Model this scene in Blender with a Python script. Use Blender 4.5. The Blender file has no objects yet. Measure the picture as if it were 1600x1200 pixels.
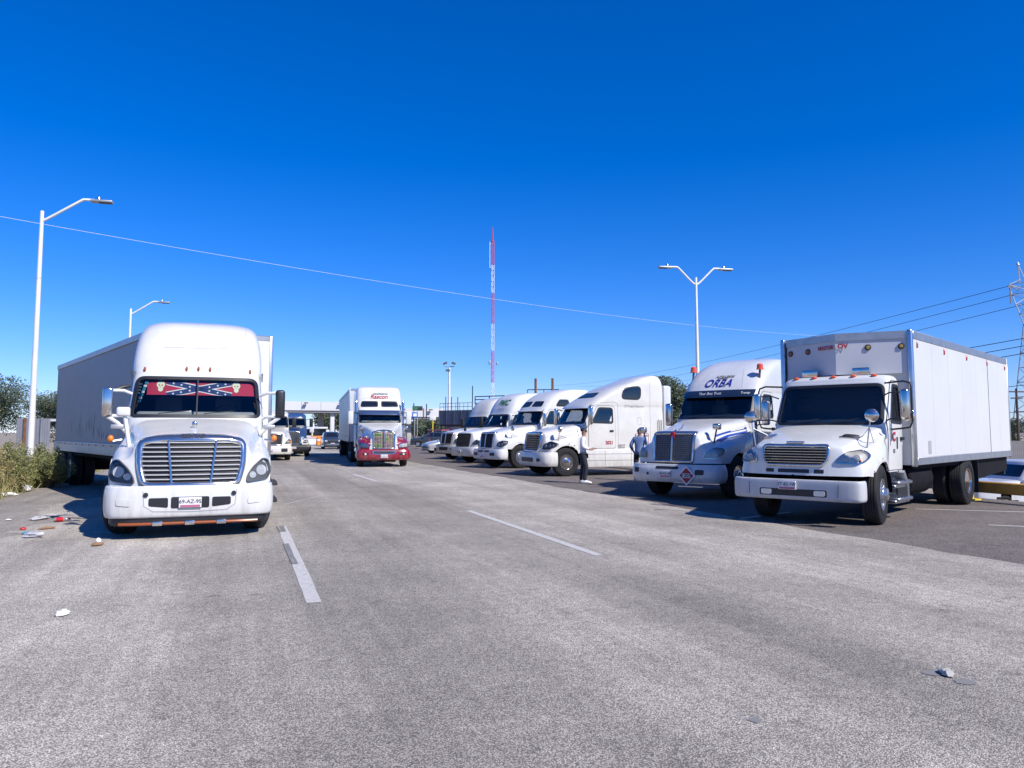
import bpy, bmesh, math, random
from mathutils import Vector, Matrix
from mathutils.bvhtree import BVHTree

R = math.radians
random.seed(7)
scene = bpy.context.scene
COL = scene.collection

# ------------------------------------------------------------------ camera
CAM_H, PITCH, FPX, HORIZON = 1.6, 4.6, 1208.0, 676.0
cam_data = bpy.data.cameras.new('camera')
cam = bpy.data.objects.new('camera', cam_data)
COL.objects.link(cam)
cam.location = (0, 0, CAM_H)
cam.rotation_euler = (R(90 + PITCH), 0, 0)
cam_data.sensor_width = 36
cam_data.lens = 36 * FPX / 1600
cam_data.shift_y = -(600 - (HORIZON - FPX * math.tan(R(PITCH)))) / 1600
cam_data.clip_end = 20000
scene.camera = cam

# ------------------------------------------------------------------ sky and sun
SUN_EL = 43.0
SUN_AZ = Vector((0.743, -0.669)).normalized()
world = bpy.data.worlds.new('World')
scene.world = world
world.use_nodes = True
wn, wl = world.node_tree.nodes, world.node_tree.links
bg = wn['Background']
sky = wn.new('ShaderNodeTexSky')
sky.sky_type = 'NISHITA'
sky.sun_disc = False
sky.sun_elevation = R(SUN_EL)
sky.sun_rotation = math.atan2(SUN_AZ.x, SUN_AZ.y)
sky.altitude = 200
sky.air_density = 1.0
sky.dust_density = 0.0
sky.ozone_density = 2.2
hsv = wn.new('ShaderNodeHueSaturation')
hsv.inputs['Saturation'].default_value = 1.22
hsv.inputs['Value'].default_value = 1.0
tint = wn.new('ShaderNodeMix')          # the photograph's cool white balance
tint.data_type = 'RGBA'
tint.blend_type = 'MULTIPLY'
tint.inputs['Factor'].default_value = 1
tint.inputs['B'].default_value = (0.62, 0.745, 1.20, 1)
wl.new(sky.outputs[0], tint.inputs['A'])
wl.new(tint.outputs['Result'], hsv.inputs['Color'])
wl.new(hsv.outputs[0], bg.inputs['Color'])
bg.inputs['Strength'].default_value = 0.112

sun_data = bpy.data.lights.new('sun', 'SUN')
sun_data.energy = 5.0
sun_data.angle = R(0.53)
sun_data.color = (1.0, 0.95, 0.87)
sun = bpy.data.objects.new('sun', sun_data)
COL.objects.link(sun)
ce = math.cos(R(SUN_EL))
sun.rotation_euler = Vector((-SUN_AZ.x * ce, -SUN_AZ.y * ce, -math.sin(R(SUN_EL)))).to_track_quat('-Z', 'Y').to_euler()
sun.location = (20, -15, 30)

scene.view_settings.view_transform = 'Standard'
scene.view_settings.look = 'None'
scene.view_settings.gamma = 1
scene.view_settings.exposure = 0.28
scene.view_settings.use_curve_mapping = False
scene.cycles.max_bounces = 8
scene.cycles.transparent_max_bounces = 16
scene.cycles.caustics_reflective = False
scene.cycles.caustics_refractive = False
scene.cycles.use_denoising = True

# ------------------------------------------------------------------ materials
M = {}

def mat(name, col, rough=0.6, metal=0.0, coat=0.0, spec=0.5, noise=None, bump=None, emit=None):
    """noise=(scale, amount, detail): colour mottling; bump=(scale, strength, distance)"""
    m = bpy.data.materials.new(name)
    m.use_nodes = True
    n, l = m.node_tree.nodes, m.node_tree.links
    p = n['Principled BSDF']
    p.inputs['Base Color'].default_value = (*col, 1)
    p.inputs['Roughness'].default_value = rough
    p.inputs['Metallic'].default_value = metal
    p.inputs['Specular IOR Level'].default_value = spec
    p.inputs['Coat Weight'].default_value = coat
    p.inputs['Coat Roughness'].default_value = 0.06
    if noise or bump:
        tc = n.new('ShaderNodeTexCoord')
    if noise:
        t = n.new('ShaderNodeTexNoise')
        t.inputs['Scale'].default_value = noise[0]
        t.inputs['Detail'].default_value = noise[2] if len(noise) > 2 else 5
        t.inputs['Roughness'].default_value = 0.62
        l.new(tc.outputs['Object'], t.inputs['Vector'])
        mr = n.new('ShaderNodeMapRange')
        mr.inputs['From Min'].default_value = 0.3
        mr.inputs['From Max'].default_value = 0.7
        mr.inputs['To Min'].default_value = 1 - noise[1]
        mr.inputs['To Max'].default_value = 1 + noise[1] * 0.6
        l.new(t.outputs['Fac'], mr.inputs['Value'])
        mx = n.new('ShaderNodeMix')
        mx.data_type = 'RGBA'
        mx.blend_type = 'MULTIPLY'
        mx.inputs['Factor'].default_value = 1
        mx.inputs['A'].default_value = (*col, 1)
        l.new(mr.outputs[0], mx.inputs['B'])
        l.new(mx.outputs['Result'], p.inputs['Base Color'])
    if bump:
        t2 = n.new('ShaderNodeTexNoise')
        t2.inputs['Scale'].default_value = bump[0]
        t2.inputs['Detail'].default_value = 4
        l.new(tc.outputs['Object'], t2.inputs['Vector'])
        b = n.new('ShaderNodeBump')
        b.inputs['Strength'].default_value = bump[1]
        b.inputs['Distance'].default_value = bump[2] if len(bump) > 2 else 0.01
        l.new(t2.outputs['Fac'], b.inputs['Height'])
        l.new(b.outputs[0], p.inputs['Normal'])
    if emit:
        p.inputs['Emission Color'].default_value = (*emit[:3], 1)
        p.inputs['Emission Strength'].default_value = emit[3]
    M[name] = m
    return m

def paint(name, col, rough=0.28, dirt=0.10, coat=0.6, inner=(0.10, 0.10, 0.11)):
    """vehicle paint: coated outside, road grime in low frequency, dark lining on the inside of the shell"""
    m = mat(name, col, rough, 0, coat, noise=(1.7, dirt, 6))
    n, l = m.node_tree.nodes, m.node_tree.links
    p = n['Principled BSDF']
    d = n.new('ShaderNodeBsdfDiffuse')
    d.inputs['Color'].default_value = (*inner, 1)
    g = n.new('ShaderNodeNewGeometry')
    mx = n.new('ShaderNodeMixShader')
    l.new(g.outputs['Backfacing'], mx.inputs[0])
    l.new(p.outputs[0], mx.inputs[1])
    l.new(d.outputs[0], mx.inputs[2])
    l.new(mx.outputs[0], n['Material Output'].inputs['Surface'])
    # road grime: faint vertical streaks, and dust that thickens towards the sills
    tc = [q for q in n if q.type == 'TEX_COORD'][0]
    mp = n.new('ShaderNodeMapping')
    mp.inputs['Scale'].default_value = (5, 5, 0.5)
    l.new(tc.outputs['Object'], mp.inputs['Vector'])
    ts = n.new('ShaderNodeTexNoise')
    ts.inputs['Scale'].default_value = 2.2
    ts.inputs['Detail'].default_value = 6
    l.new(mp.outputs[0], ts.inputs['Vector'])
    sp = n.new('ShaderNodeSeparateXYZ')
    l.new(tc.outputs['Object'], sp.inputs[0])
    hz = n.new('ShaderNodeMapRange')
    hz.inputs['From Min'].default_value = 1.15
    hz.inputs['From Max'].default_value = 0.30
    hz.inputs['To Min'].default_value = 0.05
    hz.inputs['To Max'].default_value = 0.34
    l.new(sp.outputs['Z'], hz.inputs['Value'])
    sr = n.new('ShaderNodeMapRange')
    sr.inputs['From Min'].default_value = 0.42
    sr.inputs['From Max'].default_value = 0.72
    l.new(ts.outputs['Fac'], sr.inputs['Value'])
    mm = n.new('ShaderNodeMath')
    mm.operation = 'MULTIPLY'
    l.new(hz.outputs[0], mm.inputs[0])
    l.new(sr.outputs[0], mm.inputs[1])
    dm = n.new('ShaderNodeMix')
    dm.data_type = 'RGBA'
    dm.inputs['B'].default_value = (0.26, 0.235, 0.20, 1)
    l.new(mm.outputs[0], dm.inputs['Factor'])
    src = p.inputs['Base Color'].links[0].from_socket
    l.new(src, dm.inputs['A'])
    l.new(dm.outputs['Result'], p.inputs['Base Color'])
    # fine dust on roughness
    t = n.new('ShaderNodeTexNoise')
    t.inputs['Scale'].default_value = 9
    t.inputs['Detail'].default_value = 8
    mr = n.new('ShaderNodeMapRange')
    mr.inputs['To Min'].default_value = rough * 0.7
    mr.inputs['To Max'].default_value = rough * 1.6
    l.new(t.outputs['Fac'], mr.inputs['Value'])
    l.new(mr.outputs[0], p.inputs['Roughness'])
    return m

def glass(name, tint, refl=0.10):
    m = bpy.data.materials.new(name)
    m.use_nodes = True
    n, l = m.node_tree.nodes, m.node_tree.links
    n.remove(n['Principled BSDF'])
    tr = n.new('ShaderNodeBsdfTransparent')
    tr.inputs['Color'].default_value = (*tint, 1)
    gl = n.new('ShaderNodeBsdfGlossy')
    gl.inputs['Roughness'].default_value = 0.02
    fr = n.new('ShaderNodeFresnel')
    fr.inputs['IOR'].default_value = 1.5
    ad = n.new('ShaderNodeMath')
    ad.operation = 'MULTIPLY_ADD'
    ad.use_clamp = True
    ad.inputs[1].default_value = 0.9
    ad.inputs[2].default_value = refl - 0.036
    l.new(fr.outputs[0], ad.inputs[0])
    mx = n.new('ShaderNodeMixShader')
    l.new(ad.outputs[0], mx.inputs[0])
    l.new(tr.outputs[0], mx.inputs[1])
    l.new(gl.outputs[0], mx.inputs[2])
    l.new(mx.outputs[0], n['Material Output'].inputs['Surface'])
    M[name] = m
    return m

paint('white', (0.66, 0.66, 0.64), dirt=0.08)
paint('white_warm', (0.66, 0.64, 0.59), dirt=0.10)
paint('white_cool', (0.60, 0.61, 0.63), dirt=0.08)
paint('bumper_grey', (0.50, 0.505, 0.52), dirt=0.12, rough=0.4, coat=0.2)
paint('red_paint', (0.25, 0.006, 0.024), dirt=0.12, rough=0.2)
paint('blue_paint', (0.03, 0.075, 0.20), dirt=0.12, rough=0.2)
paint('dark_blue_car', (0.035, 0.045, 0.06), dirt=0.1, rough=0.2)
paint('silver_car', (0.36, 0.37, 0.38), dirt=0.1, rough=0.25)
paint('maroon_car', (0.10, 0.012, 0.02), dirt=0.1, rough=0.2)
mat('visor_blue', (0.02, 0.035, 0.07), 0.12, 0.3, coat=0.6)
mat('stripe_blue', (0.012, 0.05, 0.30), 0.35)
mat('letter_blue', (0.01, 0.02, 0.22), 0.5)
mat('letter_red', (0.33, 0.008, 0.03), 0.5)
mat('letter_green', (0.02, 0.16, 0.09), 0.5)
mat('letter_dark', (0.05, 0.05, 0.06), 0.5)
mat('letter_grey', (0.35, 0.35, 0.37), 0.5)
mat('letter_white', (0.75, 0.75, 0.75), 0.5)
mat('chrome', (0.66, 0.62, 0.57), 0.16, 0.95, noise=(5, 0.12))
mat('alu', (0.60, 0.61, 0.63), 0.32, 1.0, noise=(6, 0.12))
mat('alu_rail', (0.42, 0.43, 0.45), 0.45, 0.85, noise=(4, 0.15))
mat('steel_dark', (0.045, 0.045, 0.05), 0.55, 0.3, noise=(8, 0.3))
mat('plastic_black', (0.018, 0.019, 0.022), 0.45, noise=(7, 0.25))
mat('plastic_grey', (0.10, 0.10, 0.105), 0.6, noise=(7, 0.2))
mat('chassis', (0.011, 0.011, 0.013), 0.8, spec=0.12, noise=(5, 0.35))
mat('rubber', (0.022, 0.022, 0.024), 0.82, spec=0.25, noise=(5, 0.3), bump=(60, 0.15, 0.004))
mat('tread_grey', (0.045, 0.045, 0.046), 0.85, spec=0.2, noise=(5, 0.3))
mat('interior', (0.05, 0.05, 0.055), 0.8)
mat('dash', (0.30, 0.31, 0.30), 0.75)
mat('seat_cloth', (0.20, 0.20, 0.21), 0.9)
mat('amber', (0.75, 0.20, 0.01), 0.25, coat=0.5)
mat('amber_dim', (0.30, 0.075, 0.02), 0.3, coat=0.4)
mat('red_lens', (0.45, 0.02, 0.015), 0.25, coat=0.5)
mat('beacon', (0.70, 0.09, 0.02), 0.25, coat=0.5)
mat('reflector', (0.58, 0.57, 0.54), 0.35, 0.35)
mat('slat_silver', (0.60, 0.60, 0.61), 0.30, 0.25)
mat('bulb', (0.7, 0.7, 0.68), 0.15, 0.2, coat=0.6)
mat('lamp_house', (0.13, 0.125, 0.12), 0.45, 0.2)
mat('plate_white', (0.70, 0.68, 0.70), 0.5)
mat('plate_pink', (0.40, 0.12, 0.20), 0.5)
mat('trailer_side', (0.25, 0.26, 0.29), 0.5, 0.0, noise=(0.9, 0.10, 6))  # grey sheeting, its colour also darkened for the shaded side
mat('trailer_alu', (0.40, 0.41, 0.43), 0.4, 0.4, noise=(1.3, 0.15, 5))
mat('box_panel', (0.58, 0.58, 0.58), 0.42, noise=(0.8, 0.05, 6))
mat('box_front_shaded', (0.50, 0.51, 0.54), 0.42, noise=(0.8, 0.06, 6))  # darker and colder than the sides: shade put into the front's colour
mat('conspicuity_red', (0.30, 0.02, 0.03), 0.4)
mat('galvanised', (0.42, 0.43, 0.44), 0.5, 0.6, noise=(2, 0.2))
mat('pole_white', (0.72, 0.72, 0.71), 0.45, noise=(1.5, 0.10))
mat('mirror', (0.75, 0.74, 0.72), 0.03, 1.0)
mat('grille_mesh', (0.075, 0.08, 0.09), 0.45, 0.7)
mat('grille_steel', (0.20, 0.205, 0.22), 0.5, 0.5)
mat('grille_dark', (0.012, 0.012, 0.014), 0.6)
mat('wood_pole', (0.09, 0.06, 0.05), 0.85, noise=(6, 0.3))
mat('tower_red', (0.50, 0.06, 0.09), 0.5)
mat('tower_white', (0.72, 0.72, 0.72), 0.5)
mat('canopy_white', (0.58, 0.58, 0.59), 0.5, noise=(0.3, 0.06))
mat('canopy_under', (0.22, 0.22, 0.24), 0.6)
mat('concrete', (0.42, 0.41, 0.39), 0.85, noise=(1.5, 0.2))
mat('block_wall', (0.48, 0.42, 0.35), 0.9, noise=(2.5, 0.2))
mat('mortar', (0.33, 0.30, 0.27), 0.95, noise=(4, 0.2))
mat('blue_steel', (0.10, 0.12, 0.16), 0.5, 0.4, noise=(1.2, 0.25))
mat('brick_red', (0.38, 0.14, 0.09), 0.85, noise=(3, 0.25))
mat('sign_green', (0.015, 0.14, 0.06), 0.45)
mat('sign_blue', (0.02, 0.10, 0.40), 0.45)
mat('orange', (0.75, 0.22, 0.02), 0.5)
mat('lens_yellow', (0.34, 0.24, 0.05), 0.3, coat=0.3)
mat('yellow', (0.70, 0.50, 0.03), 0.5)
mat('ochre_beam', (0.40, 0.22, 0.05), 0.6, noise=(3, 0.35))
mat('panel_grey', (0.33, 0.33, 0.36), 0.5, 0.35, noise=(1.0, 0.12))
mat('rust', (0.22, 0.10, 0.05), 0.9, noise=(6, 0.4))
mat('fence_grey', (0.24, 0.22, 0.22), 0.7, noise=(2, 0.2))
mat('bark', (0.10, 0.075, 0.055), 0.9, noise=(8, 0.35))
mat('skin', (0.42, 0.22, 0.15), 0.55)
mat('skin_dark', (0.22, 0.11, 0.075), 0.55)
mat('hair', (0.012, 0.010, 0.010), 0.6)
mat('shirt_white', (0.74, 0.74, 0.80), 0.8, noise=(9, 0.06))
mat('shirt_blue', (0.16, 0.24, 0.42), 0.8, noise=(9, 0.1))
mat('trousers', (0.018, 0.022, 0.035), 0.85, noise=(9, 0.2))
mat('shoes_white', (0.78, 0.78, 0.78), 0.6)
mat('phone', (0.02, 0.02, 0.02), 0.2)
mat('cap_cloth', (0.03, 0.03, 0.035), 0.8)
mat('paper', (0.74, 0.73, 0.72), 0.8)
mat('bag_film', (0.42, 0.42, 0.44), 0.3, coat=0.3)
mat('bottle_red', (0.55, 0.02, 0.03), 0.3)
mat('bottle_clear', (0.25, 0.22, 0.22), 0.1, coat=0.5)
mat('cardboard', (0.25, 0.14, 0.08), 0.9)
mat('flag_red', (0.42, 0.02, 0.05), 0.8)
mat('flag_blue', (0.015, 0.035, 0.13), 0.8)
mat('flag_white', (0.72, 0.75, 0.72), 0.8)
mat('flag_skull', (0.68, 0.70, 0.50), 0.8)
mat('sticker_teal', (0.03, 0.28, 0.38), 0.5)
mat('wire_white', (0.70, 0.68, 0.68), 0.5)
mat('wire_dark', (0.03, 0.035, 0.05), 0.6)
mat('insulator', (0.30, 0.20, 0.16), 0.4)
mat('mountain', (0.10, 0.12, 0.17), 0.95, noise=(0.004, 0.25))  # blue of the distance haze is put into the base colour
mat('rubber_line', (0.20, 0.195, 0.19), 0.9)
glass('windshield', (0.82, 0.86, 0.88), 0.075)
glass('side_glass', (0.30, 0.33, 0.37), 0.10)
glass('lens', (0.93, 0.94, 0.95), 0.045)
mat('tinted', (0.010, 0.013, 0.022), 0.06, spec=0.6, coat=0.3)

def leaf_mat(name, c0, c1):
    m = mat(name, c0, 0.7)
    n, l = m.node_tree.nodes, m.node_tree.links
    p = n['Principled BSDF']
    g = n.new('ShaderNodeNewGeometry')
    r = n.new('ShaderNodeValToRGB')
    r.color_ramp.elements[0].color = (*c0, 1)
    r.color_ramp.elements[1].color = (*c1, 1)
    l.new(g.outputs['Random Per Island'], r.inputs[0])
    l.new(r.outputs[0], p.inputs['Base Color'])
    p.inputs['Specular IOR Level'].default_value = 0.25
    tl = n.new('ShaderNodeBsdfTranslucent')
    l.new(r.outputs[0], tl.inputs['Color'])
    mx = n.new('ShaderNodeMixShader')
    mx.inputs[0].default_value = 0.3
    l.new(p.outputs[0], mx.inputs[1])
    l.new(tl.outputs[0], mx.inputs[2])
    l.new(mx.outputs[0], n['Material Output'].inputs['Surface'])
leaf_mat('leaf_tree', (0.065, 0.092, 0.060), (0.19, 0.22, 0.14))
leaf_mat('leaf_bush', (0.15, 0.18, 0.065), (0.42, 0.41, 0.19))
leaf_mat('leaf_dry', (0.30, 0.26, 0.11), (0.55, 0.47, 0.26))
leaf_mat('leaf_grass', (0.18, 0.20, 0.07), (0.50, 0.44, 0.22))

def mottle_mat(name, cols, scale):
    m = mat(name, cols[0], 0.35)
    n, l = m.node_tree.nodes, m.node_tree.links
    tc = n.new('ShaderNodeTexCoord')
    t = n.new('ShaderNodeTexNoise')
    t.inputs['Scale'].default_value = scale
    t.inputs['Detail'].default_value = 3
    r = n.new('ShaderNodeValToRGB')
    while len(r.color_ramp.elements) < len(cols):
        r.color_ramp.elements.new(0.5)
    for i, c in enumerate(cols):
        r.color_ramp.elements[i].position = 0.32 + 0.36 * i / (len(cols) - 1)
        r.color_ramp.elements[i].color = (*c, 1)
    l.new(tc.outputs['Object'], t.inputs['Vector'])
    l.new(t.outputs['Fac'], r.inputs[0])
    l.new(r.outputs[0], n['Principled BSDF'].inputs['Base Color'])
mottle_mat('grille_print', [(0.10, 0.22, 0.06), (0.30, 0.42, 0.14), (0.42, 0.32, 0.22), (0.30, 0.14, 0.30), (0.16, 0.28, 0.10)], 5)  # green, tan and violet noise mottling

ROAD_H = -19.5      # heading of the road, degrees from the camera's forward axis
ur = Vector((math.sin(R(ROAD_H)), math.cos(R(ROAD_H))))      # along the road
un = Vector((ur.y, -ur.x))                                    # across the road, to the right

def road_pt(lat, along, z=0.0):
    return Vector((un.x * lat + ur.x * along, un.y * lat + ur.y * along, z))

def asphalt(name, c_dark, c_light, agg, tracks=True, seed=0.0, stain=0.6):
    m = bpy.data.materials.new(name)
    m.use_nodes = True
    n, l = m.node_tree.nodes, m.node_tree.links
    p = n['Principled BSDF']
    p.inputs['Roughness'].default_value = 0.9
    p.inputs['Specular IOR Level'].default_value = 0.25
    tc = n.new('ShaderNodeTexCoord')
    mp = n.new('ShaderNodeMapping')
    mp.inputs['Rotation'].default_value = (0, 0, R(ROAD_H))
    mp.inputs['Location'].default_value = (seed, seed * 1.7, 0)
    l.new(tc.outputs['Object'], mp.inputs['Vector'])

    def noise(scale, detail=4, rough=0.6, vec=None, sx=None):
        v = mp.outputs[0]
        if sx:
            q = n.new('ShaderNodeMapping')
            q.inputs['Scale'].default_value = sx
            l.new(v, q.inputs['Vector'])
            v = q.outputs[0]
        t = n.new('ShaderNodeTexNoise')
        t.inputs['Scale'].default_value = scale
        t.inputs['Detail'].default_value = detail
        t.inputs['Roughness'].default_value = rough
        l.new(v, t.inputs['Vector'])
        return t.outputs['Fac']

    def rng(src, a, b, c, d):
        q = n.new('ShaderNodeMapRange')
        for k, val in zip(('From Min', 'From Max', 'To Min', 'To Max'), (a, b, c, d)):
            q.inputs[k].default_value = val
        l.new(src, q.inputs['Value'])
        return q.outputs[0]

    def mul(a, b):
        q = n.new('ShaderNodeMath')
        q.operation = 'MULTIPLY'
        l.new(a, q.inputs[0])
        l.new(b, q.inputs[1])
        return q.outputs[0]
    # aggregate: light stones in dark binder
    vor = n.new('ShaderNodeTexVoronoi')
    vor.inputs['Scale'].default_value = agg
    l.new(mp.outputs[0], vor.inputs['Vector'])
    sep = n.new('ShaderNodeSeparateColor')
    l.new(vor.outputs['Color'], sep.inputs[0])
    stone = rng(sep.outputs[0], 0, 1, 0.68, 1.25)
    gap = rng(vor.outputs['Distance'], 0.30, 0.62, 1.10, 0.40)
    grain = mul(stone, gap)
    fine = rng(noise(agg * 2.2, 2), 0.3, 0.7, 0.80, 1.18)
    med = rng(noise(9, 6, 0.7), 0.3, 0.72, 0.80, 1.13)
    big = rng(noise(0.55, 6, 0.6), 0.32, 0.7, 0.78, 1.12)
    v = mul(mul(grain, fine), mul(med, big))
    if tracks:
        # traffic wear in long bands along the road, darker oil drip in the lane middle
        band = rng(noise(1.0, 4, 0.55, sx=(0.55, 0.03, 1)), 0.35, 0.68, 0.68, 1.15)
        v = mul(v, band)
        v = mul(v, rng(noise(1.0, 5, 0.6, sx=(7.0, 0.12, 1)), 0.3, 0.7, 0.88, 1.07))
        # the lane between the dashed lines is polished and oil-darkened by traffic
        sp = n.new('ShaderNodeSeparateXYZ')
        l.new(mp.outputs[0], sp.inputs[0])
        lane = n.new('ShaderNodeValToRGB')
        lane.color_ramp.interpolation = 'B_SPLINE'
        els = lane.color_ramp.elements
        stops = ((0.0, 1.02), (0.30, 1.03), (0.40, 0.98), (0.45, 0.80), (0.55, 0.86), (0.63, 0.78), (0.68, 0.93), (0.74, 1.06), (1.0, 1.12))
        while len(els) < len(stops):
            els.new(0.5)
        for e_, (ps, vv) in zip(els, stops):
            e_.position = ps
            e_.color = (vv * 0.8, vv * 0.8, vv * 0.8, 1)
        wob = rng(noise(0.35, 3), 0.3, 0.7, -0.5, 0.5)
        ax = n.new('ShaderNodeMath')
        ax.operation = 'ADD'
        l.new(sp.outputs['X'], ax.inputs[0])
        l.new(wob, ax.inputs[1])
        l.new(rng(ax.outputs[0], -5.0 + seed, 9.0 + seed, 0, 1), lane.inputs[0])
        v = mul(v, rng(lane.outputs[0], 0, 0.8, 0, 1))
    st = noise(1.9, 7, 0.68)
    spots = rng(st, 0.60, 0.72, 1.0, 1.0 - stain)
    v = mul(v, spots)
    # small oil drips and smudges
    drip = rng(noise(5.5, 5, 0.6), 0.66, 0.74, 1.0, 1.0 - stain)
    v = mul(v, drip)
    mx = n.new('ShaderNodeMix')
    mx.data_type = 'RGBA'
    mx.inputs['A'].default_value = (*c_dark, 1)
    mx.inputs['B'].default_value = (*c_light, 1)
    hue = noise(3.0, 5)
    l.new(rng(hue, 0.35, 0.65, 0, 1), mx.inputs['Factor'])
    m2 = n.new('ShaderNodeMix')
    m2.data_type = 'RGBA'
    m2.blend_type = 'MULTIPLY'
    m2.inputs['Factor'].default_value = 1
    l.new(mx.outputs['Result'], m2.inputs['A'])
    l.new(v, m2.inputs['B'])
    l.new(m2.outputs['Result'], p.inputs['Base Color'])
    b = n.new('ShaderNodeBump')
    b.inputs['Strength'].default_value = 0.55
    b.inputs['Distance'].default_value = 0.006
    l.new(mul(grain, fine), b.inputs['Height'])
    l.new(b.outputs[0], p.inputs['Normal'])
    M[name] = m
    return m
asphalt('asphalt_road', (0.68, 0.612, 0.53), (0.75, 0.675, 0.585), 105, True, 0.0, 0.45)
asphalt('asphalt_lot', (0.25, 0.212, 0.195), (0.285, 0.245, 0.222), 70, False, 3.0, 0.3)
asphalt('asphalt_worn', (0.50, 0.455, 0.405), (0.57, 0.51, 0.45), 95, True, 8.0, 0.5)
mat('soil', (0.30, 0.25, 0.19), 0.95, noise=(0.8, 0.3, 8), bump=(12, 0.5, 0.03))

def worn_line(name):
    m = mat(name, (0.62, 0.62, 0.61), 0.8)
    n, l = m.node_tree.nodes, m.node_tree.links
    tc = n.new('ShaderNodeTexCoord')
    t = n.new('ShaderNodeTexNoise')
    t.inputs['Scale'].default_value = 22
    t.inputs['Detail'].default_value = 6
    t.inputs['Roughness'].default_value = 0.75
    r = n.new('ShaderNodeValToRGB')
    r.color_ramp.elements[0].position = 0.38
    r.color_ramp.elements[0].color = (0.36, 0.35, 0.34, 1)
    r.color_ramp.elements[1].position = 0.56
    r.color_ramp.elements[1].color = (0.54, 0.515, 0.48, 1)
    l.new(tc.outputs['Object'], t.inputs['Vector'])
    l.new(t.outputs['Fac'], r.inputs[0])
    l.new(r.outputs[0], n['Principled BSDF'].inputs['Base Color'])
worn_line('line_paint')

# ------------------------------------------------------------------ mesh helpers
class MB:
    def __init__(s):
        s.v, s.f, s.m, s.mi = [], [], [], 0

    def add(s, vs, fs):
        n = len(s.v)
        s.v += [tuple(v) for v in vs]
        s.f += [tuple(i + n for i in f) for f in fs]
        s.m += [s.mi] * len(fs)
        return s

    def box(s, x0, x1, y0, y1, z0, z1):
        return s.add([(x0, y0, z0), (x1, y0, z0), (x1, y1, z0), (x0, y1, z0), (x0, y0, z1), (x1, y0, z1), (x1, y1, z1), (x0, y1, z1)],
                     [(3, 2, 1, 0), (4, 5, 6, 7), (0, 1, 5, 4), (1, 2, 6, 5), (2, 3, 7, 6), (3, 0, 4, 7)])

    def rbox(s, x0, x1, y0, y1, z0, z1, r=0.03, seg=2):
        bm = bmesh.new()
        bmesh.ops.create_cube(bm, size=1)
        for v in bm.verts:
            v.co = ((x0 + x1) / 2 + v.co.x * (x1 - x0), (y0 + y1) / 2 + v.co.y * (y1 - y0), (z0 + z1) / 2 + v.co.z * (z1 - z0))
        bmesh.ops.bevel(bm, geom=bm.edges[:], offset=r, segments=seg, profile=0.5, affect='EDGES')
        bm.verts.index_update()
        s.add([v.co for v in bm.verts], [[v.index for v in f.verts] for f in bm.faces])
        bm.free()
        return s

    def obox(s, c, ax, ay, az):
        """box from centre and three half-axis vectors"""
        c, ax, ay, az = Vector(c), Vector(ax), Vector(ay), Vector(az)
        vs = [c + i * ax + j * ay + k * az for k in (-1, 1) for i, j in ((-1, -1), (1, -1), (1, 1), (-1, 1))]
        return s.add(vs, [(3, 2, 1, 0), (4, 5, 6, 7), (0, 1, 5, 4), (1, 2, 6, 5), (2, 3, 7, 6), (3, 0, 4, 7)])

    def tube(s, pts, r, n=8, caps=True):
        pts = [Vector(p) for p in pts]
        rs = r if isinstance(r, (list, tuple)) else [r] * len(pts)
        t0 = (pts[1] - pts[0]).normalized()
        up = Vector((0, 0, 1)) if abs(t0.z) < 0.9 else Vector((1, 0, 0))
        u = t0.cross(up).normalized()
        vs, fs = [], []
        for i, p in enumerate(pts):
            a = pts[max(i - 1, 0)]
            b = pts[min(i + 1, len(pts) - 1)]
            t = (b - a)
            t = t.normalized() if t.length > 1e-9 else t0
            u = (u - t * u.dot(t)).normalized()
            w = t.cross(u)
            for k in range(n):
                a_ = 2 * math.pi * k / n
                vs.append(p + (u * math.cos(a_) + w * math.sin(a_)) * rs[i])
        for i in range(len(pts) - 1):
            for k in range(n):
                k2 = (k + 1) % n
                fs.append((i * n + k, i * n + k2, (i + 1) * n + k2, (i + 1) * n + k))
        if caps:
            fs.append(tuple(reversed(range(n))))
            fs.append(tuple((len(pts) - 1) * n + k for k in range(n)))
        return s.add(vs, fs)

    def lathe(s, prof, n=32, axis='x', c=(0, 0, 0)):
        """prof: (radius, position along axis)"""
        vs, fs = [], []
        for r, a in prof:
            for k in range(n):
                t = 2 * math.pi * k / n
                q = (math.cos(t) * r, math.sin(t) * r)
                p = {'x': (a, q[0], q[1]), 'y': (q[0], a, q[1]), 'z': (q[0], q[1], a)}[axis]
                vs.append((p[0] + c[0], p[1] + c[1], p[2] + c[2]))
        for i in range(len(prof) - 1):
            for k in range(n):
                k2 = (k + 1) % n
                fs.append((i * n + k, i * n + k2, (i + 1) * n + k2, (i + 1) * n + k))
        if prof[0][0] > 1e-6:
            fs.append(tuple(reversed(range(n))))
        if prof[-1][0] > 1e-6:
            fs.append(tuple((len(prof) - 1) * n + k for k in range(n)))
        return s.add(vs, fs)

    def prism(s, poly, a0, a1, axis='x'):
        def P(u, w, a):
            return {'x': (a, u, w), 'y': (u, a, w), 'z': (u, w, a)}[axis]
        n = len(poly)
        vs = [P(u, w, a0) for u, w in poly] + [P(u, w, a1) for u, w in poly]
        fs = [tuple(range(n)), tuple(reversed(range(n, 2 * n)))]
        fs += [(i, i + n, (i + 1) % n + n, (i + 1) % n) for i in range(n)]
        return s.add(vs, fs)

    def grid(s, rows, cu=False, cv=False):
        nr, nc = len(rows), len(rows[0])
        vs = [p for r in rows for p in r]
        fs = []
        for i in range(nr if cv else nr - 1):
            for j in range(nc if cu else nc - 1):
                i2, j2 = (i + 1) % nr, (j + 1) % nc
                fs.append((i * nc + j, i * nc + j2, i2 * nc + j2, i2 * nc + j))
        return s.add(vs, fs)

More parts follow.
